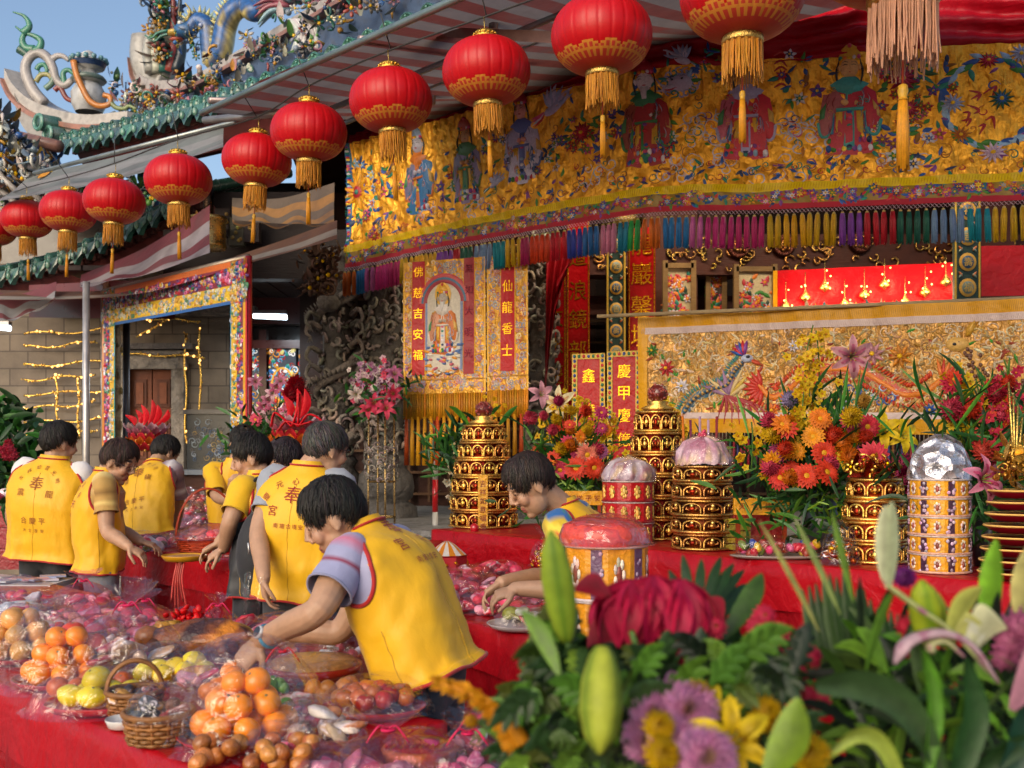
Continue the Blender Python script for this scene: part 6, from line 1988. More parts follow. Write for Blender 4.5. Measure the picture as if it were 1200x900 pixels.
# red and white banner pole
c = P(510, 600, 8.7)
pl = MB()
for k, (y0, y1, cc) in enumerate(((600, 640, (.42, .40, .36)), (562, 600, RED), (540, 562, (.5, .46, .4)), (470, 540, hexc('#b8300c')))):
 pl.add(tube([P(510, y0, 9.5), P(510, y1, 9.5)], .026 - .0005 * k, 12), cc)
pl.add(tube([P(510, 640, 9.5), A(P(510, 640, 9.5)[0], 9.5, .5)], .026, 12), (.4, .38, .36))
tag(pl.build('banner_pole', lacquer), 'red and white painted pole standing under the gold fringe', 'pole')
def scroll(label, pa, pb, D, chars, border=None, name='couplet_scroll', size=.8):
 def f(S, L, hh, th):
  m = MB()
  S.sheet(m, 0, L, 0, hh, 10, 30, hexc('#a50a12'))
  m.build('red_cloth', satin, th)
  m = MB()
  for x in (.012, L - .012):
   S.stroke(m, [A(x, 0), A(x, hh)], .014, hexc('#b8841c'), .006, taper=False)
  for ch, (fx, py) in chars:
   S.text(m, ch, A(L * fx, S.uv(pa[0] + 2, py)[1]), L * size, hexc('#d29a1c'), .007, .95)
  m.build('gold_lettering', gold, th)
  if border:
   m = MB()
   bw = .045
   for x0, x1, y0, y1 in ((-.0, bw, 0, hh), (L - bw, L, 0, hh), (0, L, hh - bw, hh)):
    S.sheet(m, x0, x1, y0, y1, 4, 12, hexc('#c09a20'), .008)
    nn = int(max(x1 - x0, y1 - y0) / .04)
    for k in range(nn):
     q = A(x0 + (x1 - x0) * ((k + .5) / nn if x1 - x0 > bw * 1.5 else .5), y0 + (y1 - y0) * ((k + .5) / nn if y1 - y0 > bw * 1.5 else .5))
     S.ell(m, q, .014, .017, [hexc('#1d3f8a'), hexc('#1d6a4a'), hexc('#b02030')][k % 3], .013)
   m.build('patterned_border', thread, th)
 return hang(name, label, pa, pb, D, D - .1, f)
scroll('wide red couplet scroll with gold calligraphy, half covered by a red swag', (664, 262), (691, 510), 10.9, [('浪', (.5, 340)), ('鏡', (.5, 375)), ('部', (.5, 410)), ('道', (.5, 300)), ('安', (.5, 450))])
scroll('narrow red couplet scroll with gold characters beside the carved column', (636, 300), (663, 512), 11.0, [('衣', (.5, 373)), ('慈', (.5, 404)), ('慶', (.5, 440)), ('福', (.5, 475))])
scroll('red couplet scroll with large gold characters right of the painted roundel board', (736, 268), (768, 412), 10.3, [('龍', (.5, 287)), ('巖', (.5, 322)), ('馨', (.5, 360)), ('壇', (.5, 393))])
scroll('small red hanging with patterned yellow border, nearer the yellow orchids', (671, 415), (709, 545), 8.9, [('鑫', (.5, 440)), ('億', (.5, 480)), ('吉', (.5, 515))], True, 'red_hanging', .4)
scroll('small red hanging with patterned yellow border touching the phoenix banner', (712, 412), (751, 560), 8.8, [('慶', (.5, 436)), ('甲', (.5, 462)), ('慶', (.5, 486)), ('億', (.5, 515))], True, 'red_hanging', .4)
# red swag curtain
def swg(u, v):
 top = P(640, 285, 10.5) + (P(692, 272, 10.5) - P(640, 285, 10.5)) * u[..., None]
 bot = P(638, 470, 10.4) + (P(652, 330, 10.4) - P(638, 470, 10.4)) * u[..., None]
 p = top + (bot - top) * (v ** (1 + .3 * u))[..., None]
 p[..., 1] -= .05 * np.sin(u * 30 + v * 5) * (.3 + v) + .1
 return p
tag(MB().add(grid(swg, 50, 30), hexc('#8a0a16')).build('swag_curtain', satin), 'dark red swag curtain gathered against the narrow carved column', 'curtain')
# painted roundel boards
def board(label, px0, px1, py0, py1, D):
 a, b = P(px0, py1, D), P(px1, py0, D)
 th = thing('roundel_board', label, 'board', (a + b) / 2)
 MB().add(box((a + b) / 2 + A(0, .03, 0), (b[0] - a[0], .05, b[2] - a[2])), hexc('#2a3f3a'), smooth=False).build('board', woodm, th)
 S_ = flat_surf(a, (1, 0, 0), L=b[0] - a[0], Hh=b[2] - a[2])
 m = MB()
 L, hh = b[0] - a[0], b[2] - a[2]
 for x in (.008, L - .008):
  S_.stroke(m, [A(x, 0), A(x, hh)], .018, hexc('#c09a2a'), .006, taper=False)
 n = max(3, int(hh / (L * .98)))
 for k in range(n):
  c = A(L / 2, (k + .5) * hh / n)
  S_.ell(m, c, L * .34, L * .36, hexc('#c09030'), .006, n=20)
  S_.ell(m, c, L * .26, L * .28, hexc('#1f4a6a') if k % 2 else hexc('#6a7a70'), .010, n=20)
  S_.text(m, '福壽吉祥如意光明'[k % 8], c, L * .34, hexc('#c8a040'), .016)
  for sg in (-1, 1):
   S_.leaf(m, c + A(sg * L * .2, L * .44), PI / 2 - sg * .7, L * .25, L * .1, hexc('#b8642c'), .008)
   S_.leaf(m, c + A(sg * L * .2, -L * .44), -PI / 2 + sg * .7, L * .25, L * .1, hexc('#7a8a7a'), .008)
 m.build('roundels', thread, th)
board('tall painted board of blue roundels between two red couplet scrolls', 711, 733, 275, 425, 10.2)
board('painted roundel board on the post right of the bulb-lit red cloth', 1119, 1149, 232, 352, 9.4)
# bulb-lit red cloth behind the altar
rc = thing('lit_red_cloth', 'red altar cloth hung with small lit pendant lamps behind the phoenix banner', 'cloth', P(1010, 365, 10.4))
a, b = P(906, 368, 10.4), P(1118, 360, 10.0)
S_ = flat_surf(a, b - a, wave=lambda u, v: .01 * np.sin(u * 12), L=np.linalg.norm(b - a), Hh=.42)
LL = np.linalg.norm(b - a)
m = MB()
S_.sheet(m, 0, LL, 0, .42, 50, 12, hexc('#b00a18'))
S_.sheet(m, 0, .04, 0, .42, 3, 6, hexc('#c08a14'), .004)
m.build('red_cloth', satin, rc)
for k in range(9):
 u = .12 + k * (LL - .2) / 8
 m = MB()
 p = S_.fn(np.array([u]), np.array([.05 + .09 * (k % 3)]), np.array([.06]))[0]
 m.add(tube([p + A(0, 0, .25), p], .004, 4), (.4, .3, .1))
 m.add(lathe([(.002, .09), (.02, .05), (.05, .01), (.056, -.01), (.02, -.03), (0, -.05)], 8, p), (.65, .4, .12))
 for q in range(4):
  m.add(ell(p + A(R.uniform(-.05, .05), -.04, R.uniform(-.02, .2)), .009, 6, 4), (1, .7, .3), 1)
 m.build('pendant_lamp', [gold, glow], rc)
 pl_ = bpy.data.lights.new('pendant_light', 'POINT')
 pl_.energy, pl_.color, pl_.shadow_soft_size = 2.6, (1.0, .68, .36), .05
 po_ = bpy.data.objects.new('pendant_light', pl_)
 po_.location = p + A(0, -.14, .02)
 COL.objects.link(po_)
m = MB()
clutter(m, lambda: S_.fn(np.array([R.uniform(0, LL)]), np.array([R.uniform(-.02, .03)]), np.array([.05]))[0], 60, .06, [hexc('#1f5a6a'), hexc('#b89a40'), hexc('#8a7a70')])
m.build('small_ornaments', porc, rc)
m = MB()
S2 = flat_surf(P(1150, 347, 9.8), (1, -.1, 0), L=.8, Hh=.5)
S2.sheet(m, 0, .8, 0, .46, 20, 8, hexc('#a80a16'))
tag(m.build('red_cloth', satin), 'red altar cloth right of the roundel board at the photo edge', 'cloth')
# ------------------------------------------------------------------ embroidered doorway frame
df = thing('embroidered_doorway', 'doorway frame of embroidered gold and red strips on poles before the side hall', 'doorway', P(205, 520, 9.8))
def strip(name, p0, p1, wd, cols, seed):
 """cloth strip from p0 to p1 with width vector wd, split into coloured lanes with embroidery"""
 p0, p1, wd = [np.asarray(x, float) for x in (p0, p1, wd)]
 L_, W_ = np.linalg.norm(p1 - p0), np.linalg.norm(wd)
 S_ = flat_surf(p0, p1 - p0, wd, L=L_, Hh=W_)
 sgn = 1 if np.cross(nrm(p1 - p0), nrm(wd))[1] < 0 else -1
 m = MB()
 y = 0
 for w, c, pal in cols:
  S_.sheet(m, 0, L_, y * W_, (y + w) * W_, 30, 3, c, .004 * sgn)
  if pal:
   for k in range(int(L_ * w * W_ * 900)):
    q = A(R.uniform(0, L_), (y + R.uniform(.1, .9) * w) * W_)
    if k % 2:
     S_.ell(m, q, R.uniform(.012, .03), R.uniform(.012, .025), vary(R.choice(pal)), .012 * sgn, R.uniform(0, 3), 8)
    else:
     S_.curl(m, q, R.uniform(.015, .035), vary(R.choice(pal)), .010, h=.014 * sgn)
  y += w
 m.build(name, thread, df)
CP = [hexc(h) for h in ('#b82030', '#24488a', '#d0a028', '#d0d0d8', '#2f7a5a', '#c86a9a', '#6a3a7a')]
GP = [hexc(h) for h in ('#d8b040', '#8a98b0', '#b8862c', '#c8c4b0', '#4a7a5a')]
lb, lt_, rb_, rt_ = P(120, 560, 10.8), P(120, 342, 10.8), P(290, 560, 8.8), P(290, 302, 8.8)
dv = nrm((rt_ - lt_) * A(1, 1, 0))
strip('left_strip', lb, lt_, dv * .30, [(.16, hexc('#c0741c'), None), (.44, hexc('#7a2430'), CP), (.32, hexc('#c8a018'), GP), (.08, hexc('#1d7a7a'), None)], 1)
strip('right_strip', rb_, rt_, -dv * .27, [(.10, hexc('#b01020'), None), (.14, hexc('#c8921c'), None), (.36, hexc('#6a2a3a'), CP), (.34, hexc('#c8a018'), GP), (.06, hexc('#2a7a9a'), None)], 2)
strip('top_valance', lt_, rt_, A(0, 0, -.36), [(.14, hexc('#c8641c'), None), (.42, hexc('#7a2030'), CP), (.36, hexc('#c8a41c'), GP), (.08, hexc('#2a5a9a'), None)], 3)
MB().add(tube([A(lt_[0], lt_[1] + .04, 0), lt_ + A(0, .04, .02)], .03, 10), (.25, .2, .15)).build('pole', metalp, df)
MB().add(tube([A(rt_[0], rt_[1] + .04, 0), rt_ + A(0, .04, .02)], .03, 10), hexc('#8a0c18')).build('pole', lacquer, df)
MB().add(tube([lt_ + A(0, .04, .01), rt_ + A(0, .04, .01)], .028, 10), (.25, .2, .15)).build('crossbar', metalp, df)
MB().add(tube([A(P(148, 500, 10.9)[0], 10.9, 0), P(148, 350, 10.9)], .035, 10), (.07, .07, .08)).build('pole', metalp, df)
# ------------------------------------------------------------------ tables
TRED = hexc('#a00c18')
def table(label, clabel, corner, u, w, L, Wd, z, group=None, drop=.2, seed=0, legs=True):
 """table with its cloth: corner = front left corner on the ground plan, u along the front, w towards the back"""
 corner, u, w = np.asarray(corner, float) * A(1, 1, 0), nrm(u), nrm(w)
 cen = corner + u * L / 2 + w * Wd / 2
 th = thing('table', label, 'table', cen)
 B = np.array([u, np.cross(A(0, 0, 1), u), A(0, 0, 1)])
 MB().add(box(cen + A(0, 0, z - .03), (L - .06, Wd - .06, .035), B), (.25, .2, .15), smooth=False).build('tabletop', woodm, th)
 for a in (.06, L - .06):
  for b in (.06, Wd - .06):
   q = corner + u * a + w * b
   MB().add(tube([q, q + A(0, 0, z - .05)], .018, 8), (.3, .3, .3)).build('leg', metalp, th)
 tc = thing('tablecloth', clabel, 'tablecloth', cen, 'red tablecloths with pleated skirts' if group is None else group)
 rs = random.Random(seed)
 # top sheet with overhang, slightly wavy
 pr = []
 per = [(corner, u, L), (corner + u * L, w, Wd), (corner + u * L + w * Wd, -u, L), (corner + w * Wd, -w, Wd)]
 loop, out = [], []
 for p0, d, l_ in per:
  n = max(6, int(l_ / .03))
  for k in range(n):
   loop.append(p0 + d * l_ * k / n)
   out.append(np.cross(d, A(0, 0, 1)))
 loop, out = np.array(loop), np.array(out)
 n = len(loop)
 s_ = np.arange(n)
 ph = rs.uniform(0, 6)
 dl = np.array([.004 * math.sin(k * .35 + ph) + .005 * math.sin(k * .11) for k in range(n)])
 sg = 1 if np.dot(out[len(out) // 8], cen - loop[len(out) // 8]) < 0 else -1
 out = out * sg
 rings_ = [np.tile(cen + A(0, 0, z), (n, 1)) * 0 + (loop * .5 + cen * .5) + A(0, 0, z), loop - out * .01 + A(0, 0, z), loop + out * .008 + A(0, 0, z - .006)]
 for f in (.35, .7, 1.0):
  rings_.append(loop + out * (.010 + dl * f * 2 + .006 * f)[:, None] - A(0, 0, 1) * drop * f + A(0, 0, z - .004) + A(0, 0, 1) * (.012 * f * np.sin(s_ * .09 + ph))[:, None])
 V = np.stack(rings_, 1).reshape(-1, 3)
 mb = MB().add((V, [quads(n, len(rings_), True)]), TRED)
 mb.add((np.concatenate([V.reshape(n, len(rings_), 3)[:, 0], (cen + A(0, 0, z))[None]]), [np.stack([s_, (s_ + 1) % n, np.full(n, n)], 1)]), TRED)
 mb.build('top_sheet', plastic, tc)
 # pleated skirt
 m = 8
 R_ = []
 for k in range(m):
  f = k / (m - 1)
  amp = .010 + .022 * f
  wv = amp * np.sin(s_ * .62 + .8 * np.sin(s_ * .17 + ph)) + amp * .4 * np.sin(s_ * 1.31 + ph)
  R_.append(loop + out * (.004 + wv - .012)[:, None] + A(0, 0, (z - .05) * (1 - f) + .02 * f))
 V = np.stack(R_, 1).reshape(-1, 3)
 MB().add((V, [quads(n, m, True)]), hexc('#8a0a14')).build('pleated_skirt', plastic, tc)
 return th
T0 = A(-.186, 2.98, 0)
WN = -V2
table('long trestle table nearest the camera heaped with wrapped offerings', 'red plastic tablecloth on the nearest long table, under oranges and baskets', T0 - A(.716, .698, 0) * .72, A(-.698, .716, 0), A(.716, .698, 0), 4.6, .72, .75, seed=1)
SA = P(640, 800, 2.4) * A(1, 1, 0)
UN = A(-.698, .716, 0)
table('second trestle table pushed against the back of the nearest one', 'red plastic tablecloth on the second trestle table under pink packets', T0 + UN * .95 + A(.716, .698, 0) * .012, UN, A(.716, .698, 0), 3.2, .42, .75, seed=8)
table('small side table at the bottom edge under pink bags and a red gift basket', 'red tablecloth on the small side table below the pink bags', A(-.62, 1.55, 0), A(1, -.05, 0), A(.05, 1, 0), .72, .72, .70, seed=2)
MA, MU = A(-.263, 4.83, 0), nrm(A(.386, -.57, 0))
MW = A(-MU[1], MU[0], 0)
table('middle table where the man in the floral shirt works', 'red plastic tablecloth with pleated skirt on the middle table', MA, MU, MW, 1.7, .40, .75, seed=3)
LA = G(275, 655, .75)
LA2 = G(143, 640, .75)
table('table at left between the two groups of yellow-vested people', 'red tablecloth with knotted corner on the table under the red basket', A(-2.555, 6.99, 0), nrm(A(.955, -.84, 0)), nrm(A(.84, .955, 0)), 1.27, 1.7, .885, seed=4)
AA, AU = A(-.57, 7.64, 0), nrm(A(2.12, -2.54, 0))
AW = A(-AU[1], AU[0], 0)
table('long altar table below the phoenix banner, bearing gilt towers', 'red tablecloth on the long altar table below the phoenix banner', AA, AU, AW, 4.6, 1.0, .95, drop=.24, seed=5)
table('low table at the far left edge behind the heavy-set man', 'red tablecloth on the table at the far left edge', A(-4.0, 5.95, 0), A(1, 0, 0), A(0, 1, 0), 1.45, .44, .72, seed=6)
def on_altar(px, t):
 """point on the altar table top at photo column px, depth t behind its front edge"""
 k = (px - 600) / F
 o = AA + AW * t
 s = (k * o[1] - o[0]) / (AU[0] - k * AU[1])
 p = o + AU * s
 return A(p[0], p[1], .952)
# ------------------------------------------------------------------ offerings
def cello(c, r, h, seed, mt, th, rx=1.0, knot=True, flare=.05, name='wrapper', rot=0.0):
 """gathered cellophane bag standing on c: mound, tied neck, flared tail"""
 rs = random.Random(seed)
 nu, nv = 64, 26
 a = np.arange(nu) * 2 * PI / nu
 v = np.linspace(0, 1, nv)
 if knot:
  rr = np.interp(v, [0, .1, .3, .5, .62, .72, .76, .80, .9, 1], [.86, 1, .98, .74, .46, .13, .07, .12, .34, .46])
  zz = np.interp(v, [0, .1, .3, .5, .62, .72, .76, .80, .9, 1], [0, .08, .30, .55, .70, .80, .83, .87, .97, 1.06])
 else:
  rr = np.interp(v, [0, .12, .4, .7, .9, 1], [1.12, 1.02, .92, .62, .3, .02])
  zz = np.interp(v, [0, .12, .4, .7, .9, 1], [0, .12, .55, .88, .98, 1])
 ph = [rs.uniform(0, 6.28) for _ in range(6)]
 cr = np.zeros((nu, nv))
 for k, fq in enumerate((3, 5, 8, 13, 19)):
  cr += np.abs(np.sin(a[:, None] * fq / 2 * 1.0 + ph[k] + v[None] * (1.5 * (k - 2)))) * (.9 / (1 + .55 * k))
 cr = (cr / 1.9 - .5)
 amp = np.interp(v, [0, .3, .65, .76, 1], [.10, .12, .40, .25, .75] if knot else [.16, .10, .10, .16, .05])
 q = rr[None] * (1 + amp[None] * cr)
 V = np.stack([q * np.cos(a)[:, None] * r * rx, q * np.sin(a)[:, None] * r / rx, np.broadcast_to(zz[None] * h, (nu, nv)) + (np.interp(v, [0, .8, 1], [0, 0, .09]) * h)[None] * cr], -1)
 V = V + .04 * r * np.stack([fnoise(V.reshape(-1, 3) / r, seed + k, 5).reshape(nu, nv) for k in range(3)], -1) * np.interp(v, [0, .1, 1], [.2, 1, 1])[None, :, None]
 V[..., 2] = np.maximum(V[..., 2], .003)
 cr_, sr_ = math.cos(rot), math.sin(rot)
 V = V.reshape(-1, 3) @ np.array([[cr_, sr_, 0], [-sr_, cr_, 0], [0, 0, 1]])
 o = MB().add((V + np.asarray(c), [quads(nu, nv, True)])).build(name, mt, th)
 return o
PINKS = [hexc(h) for h in ('#d83a60', '#e06484', '#c01c38', '#e8a4b4', '#e8d0d6', '#c02a50', '#d04050', '#e4c0b4')]
def lumps(mb, c, r, h, n, pal, rs, kind='mix'):
 for _ in range(n):
  a, d = rs.uniform(0, 6.28), r * .8 * math.sqrt(rs.random())
  z = h * rs.uniform(.15, .8) * (1 - .55 * (d / r) ** 2)
  q = np.asarray(c) + A(d * math.cos(a), d * math.sin(a), z)
  s = r * rs.uniform(.2, .36)
  M = basis(A(rs.gauss(0, .5), rs.gauss(0, .5), 1), A(math.cos(a), math.sin(a), 0))
  if kind == 'mix' and rs.random() < .55:
   V, Fs = ell((0, 0, 0), (s * 1.3, s * .8, s * .35), 12, 7)
   V = np.sign(V) * np.abs(V) ** .75 * np.array((s * 1.3, s * .8, s * .35)) ** .25
   V = V + s * .16 * np.stack([fnoise(V / s, rs.randrange(90) + k, 3.2) for k in range(3)], 1)
   V, Fs = V @ M + q, Fs
   cc = np.tile(np.array(vary(rs.choice(pal), .25, rs)), (len(V), 1))
   w = np.random.RandomState(rs.randrange(9999)).rand(len(V)) < .22
   cc[w] = hexc('#d8ccd0')
   mb.add((V, Fs), cc)
  else:
   mb.add(ell(q, (s * .8, s * .75, s * .6), 10, 7, M), vary(rs.choice(pal), .25, rs))
def bag(label, c, r, h, seed, mt=None, pal=PINKS, n=9, rx=1.0, knot=True, group=None, ribbon=hexc('#c82858'), rot=0.0):
 rs = random.Random(seed)
 th = thing('wrapped_bag', label, 'bag', c, group)
 mb = MB()
 lumps(mb, c, r * .95, h * (.55 if knot else .9), n, pal, rs)
 mb.build('contents', packet, th)
 cello(c, r, h, seed, mt or film, th, rx, knot, rot=rot)
 if knot:
  k = np.asarray(c) + A(0, 0, h * .83)
  m = MB().add(ring(k, A(0, 0, 1), r * .085 + .003, .0045, 14, 6), ribbon)
  for s in (-1, 1):
   m.add(tube(spline([k, k + A(s * .018, -.01, .012), k + A(s * .035, -.012, -.006), k + A(s * .05, -.006, -.03)], 9), .0028, 5), ribbon)
  m.build('ribbon', satin, th)
 return th
def dish(label, c, r, col, th_name='plate', group=None, depth=.022, rx=1.0):
 V, Fs = lathe([(0, .004), (r * .7, .004), (r * .82, .008), (r * .97, depth), (r, depth + .003), (r * 1.01, depth), (r * .85, .002), (r * .7, 0), (0, 0)], 40)
 V = V * A(rx, 1 / rx, 1)
 return tag(MB().add((V + np.asarray(c), Fs), col).build(th_name, lacquer, org=c), label, 'plate', group)
def fruit_mesh(r, col, kind='orange', seed=0):
 rs = random.Random(seed)
 V, Fs = ell((0, 0, 0), (r, r, r * (.93 if kind != 'pear' else 1.08)), 22, 15)
 if kind == 'orange':
  d = np.hypot(V[:, 0], V[:, 1])
  V[:, 2] -= .12 * r * np.exp(-(d / (.22 * r)) ** 2) * (V[:, 2] > 0)
 if kind == 'lemon':
  V[:, 0] *= 1.16
  V[:, 0] += .12 * r * np.sign(V[:, 0]) * np.exp(-(np.hypot(V[:, 1], V[:, 2]) / (.3 * r)) ** 2)
 V = V + .02 * r * fnoise(V / r, seed, 3)[:, None] * V / r
 c = np.tile(np.array(col), (len(V), 1)) * (1 + .10 * fnoise(V / r, seed + 5, 2.4))[:, None]
 mb = MB().add((V, Fs), np.clip(c, 0, 1))
 mb.add(ell((0, 0, r * (.84 if kind == 'orange' else .95)), (.11 * r, .11 * r, .05 * r), 8, 5), (.16, .15, .05))
 return mb
def pile(name, label, cat, group, c, r, col, spots, kind='orange', colvar=.12, seed=0):
 """individual fruits; spots = (dx, dy, dz) in fruit radii"""
 rs = random.Random(seed)
 protos = {}
 for k, (x, y, z) in enumerate(spots):
  v = k % 3
  if v not in protos:
   o = fruit_mesh(r, vary(col, colvar, rs), kind, seed + k).build(name, fruit, local=True)
   protos[v] = o
  else:
   o = protos[v].copy()
   COL.objects.link(o)
  o.location = np.asarray(c) + A(x, y, z) * r
  o.rotation_euler = (rs.uniform(-.9, .3), rs.uniform(-.5, .5), rs.uniform(0, 6))
  s = rs.uniform(.93, 1.06)
  o.scale = (s, s, s)
  tag(o, label, cat, group)
def heap(n, R0, layers, rs):
 """hexagonal pile of n fruits, offsets in fruit radii"""
 out = []
 for L_ in range(layers):
  rr = R0 - L_ * 1.05
  if rr < 0.3:
   out.append((rs.uniform(-.2, .2), rs.uniform(-.2, .2), 1.0 + L_ * 1.42))
   break
  m = max(1, int(2 * PI * rr / 2.06))
  for k in range(m):
   a = 2 * PI * (k + .5 * (L_ % 2)) / m + .3
   out.append((rr * math.cos(a), rr * math.sin(a), 1.0 + L_ * 1.42))
  if rr > 2.2:
   m = max(1, int(2 * PI * (rr - 2.05) / 2.06))
   for k in range(m):
    a = 2 * PI * k / m
    out.append(((rr - 2.05) * math.cos(a), (rr - 2.05) * math.sin(a), 1.0 + L_ * 1.5))
 return out[:n]
def wrap(label, c, r, h, seed, mt=None, rx=1.0, rot=0.0):
 th = thing('cellophane_wrap', label, 'wrapping', c)
 cello(c, r, h, seed, mt or film, th, rx, False, name='film', rot=rot)
def N_(px, py, z=.754):
 return G(px, py, z)
OR_, YO_, LEM = hexc('#f08a08'), hexc('#d89430'), hexc('#d8c00c')
rs5 = random.Random(77)
# near left: peaches / pale oranges on a plate, then oranges on a plate
c = N_(22, 772)
dish('red plate under the pale peaches at the left edge of the near table', c, .17, hexc('#a01420'))
pile('peach', 'pale yellow peach in the pile at the left edge of the near table', 'peach', 'pale peaches piled at the left edge', c + A(0, 0, .01), .036, hexc('#d89a48'), heap(22, 3.1, 3, rs5), 'pear', seed=3)
wrap('clear film over the pale peaches at the left edge', c, .19, .29, 71)
c = N_(78, 800)
dish('red plate with white rim under ripe oranges, left part of the near table', c, .165, hexc('#a81820'))
pile('orange', 'ripe orange in the film-covered pile on the left plate', 'orange', 'oranges piled on the left plate', c + A(0, 0, .01), .036, OR_, heap(20, 2.9, 3, rs5), seed=9)
for k, q in enumerate(((.0, .05, .15), (.06, .07, .11))):
 o = fruit_mesh(.042, hexc('#d0401c'), seed=40 + k).build('tomato', fruit, local=True)
 o.location = c + A(*q)
 tag(o, 'reddish orange fruit on top of the left orange pile', 'fruit', 'reddish fruits on the orange pile')
wrap('clear film stretched over the ripe oranges on the left plate', c, .19, .275, 72)
m = MB()
for k in range(7):
 m.add(ell(c + A(.06 + .02 * k, -.12 + .012 * k, .02), (.045, .014, .006), 8, 5, basis(A(.2, -.4, 1), A(math.cos(k), math.sin(k), 0))), vary(hexc('#245030'), .3))
tag(m.build('leaf_garnish', leafm), 'dark green leaf garnish lying beside the oranges on the left plate', 'leaves')
# oranges at the front right by the wicker basket
c = N_(285, 868)
dish('red plate under the big pile of oranges in front, near the table corner', c, .165, hexc('#a01218'))
pile('orange', 'bright orange in the large wrapped pile beside the wicker basket', 'orange', 'oranges piled beside the wicker basket', c + A(0, .02, .012), .0355, OR_, heap(19, 2.9, 3, rs5), seed=21)
wrap('clear shiny film over the large orange pile beside the wicker basket', c + A(0, .02, 0), .19, .27, 73)
c = N_(272, 822)
pile('orange', 'orange in the smaller pile behind the wicker basket handle', 'orange', 'oranges behind the wicker basket', c, .034, hexc('#e07c08'), heap(8, 2.0, 2, rs5), seed=33)
wrap('clear film over the smaller orange pile behind the wicker basket', c, .12, .19, 74)
# reddish pears at the very front and on the red plate by the corner
c = N_(285, 905)
for k in range(24):
 o = fruit_mesh(.021, vary(hexc('#b06a2c'), .3, rs5), 'pear', 60 + k).build('date', food, local=True)
 o.location = c + A(rs5.uniform(-.13, .15), rs5.uniform(-.02, .11), .022 + .024 * (k % 2))
 o.rotation_euler = (rs5.uniform(-1, 1), rs5.uniform(-1, 1), rs5.uniform(0, 6))
 o.scale = (1, 1.15, .9)
 tag(o, 'wrinkled brownish red date in the heap in front of the oranges', 'date', 'brownish dates in front of the oranges')
c = N_(438, 836)
dish('shallow red plate at the table corner holding brownish persimmons', c, .135, hexc('#b01a18'), rx=1.1)
for k in range(17):
 a, d = k * 2.4, .092 * math.sqrt((k + .5) / 17)
 o = fruit_mesh(.027, vary(hexc('#b05a1e') if k % 5 else hexc('#a02418'), .2, rs5), 'orange', 80 + k).build('persimmon', fruit, local=True)
 o.location = c + A(d * math.cos(a) * 1.15, d * math.sin(a), .042 + .034 * (1 - d / .11))
 o.rotation_euler = (rs5.uniform(-1, 1), rs5.uniform(-1, 1), 0)
 tag(o, 'small glossy brown-red persimmon on the red plate by the table corner', 'persimmon', 'persimmons on the corner plate')
wrap('clear film peaked over the persimmon plate by the table corner', c + A(0, .01, .01), .14, .10, 75, rx=1.1)
c = N_(398, 826)
for k in range(9):
 o = fruit_mesh(.026, vary(hexc('#b8702c'), .2, rs5), 'pear', 100 + k).build('persimmon', fruit, local=True)
 o.location = c + A(rs5.uniform(-.09, .03), rs5.uniform(-.05, .08), .03 + .02 * (k % 2))
 tag(o, 'tawny persimmon between the cake tray and the persimmon plate', 'persimmon', 'tawny persimmons beside the cake tray')
# lemons
c = N_(112, 832)
dish('red plate with clear rim under yellow lemons, front of the near table', c, .125, hexc('#b01822'), rx=1.15)
pile('lemon', 'waxy yellow lemon on the front left plate under clear film', 'lemon', 'lemons on the front left plate', c + A(0, 0, .01), .034, LEM, [(-1.9, -.4, 1), (0, -.9, 1), (1.8, -.3, 1), (-1, 1.1, 1), (.9, 1.2, 1), (0, .1, 2.4), (2.6, .9, 1)], 'lemon', seed=5)
wrap('clear film with white labels over the front left lemons', c, .155, .125, 76, rx=1.15)
c = N_(198, 800)
pile('lemon', 'yellow pomelo wrapped behind the wicker basket', 'lemon', 'yellow pomelos behind the wicker basket', c, .034, LEM, [(-2.3, -.3, 1), (-.3, -1, 1), (1.7, -.4, 1.2), (2.2, 1, 1.9), (.3, .8, 1.3), (-1.5, 1.2, 1), (3.2, .2, 1)], 'lemon', seed=15)
wrap('clear film over yellow pomelos behind the wicker basket', c, .17, .13, 77, rx=1.2)
c = N_(88, 816)
pile('mandarin', 'small brick-orange mandarin between lemons and orange plate', 'mandarin', 'mandarins between lemons and oranges', c + A(.02, 0, 0), .032, hexc('#c05a14'), [(-2, -.6, 1), (0, -.9, 1), (1.9, .4, 1), (.3, 1, 1.4), (3.4, 1.4, 1.2)], seed=25)
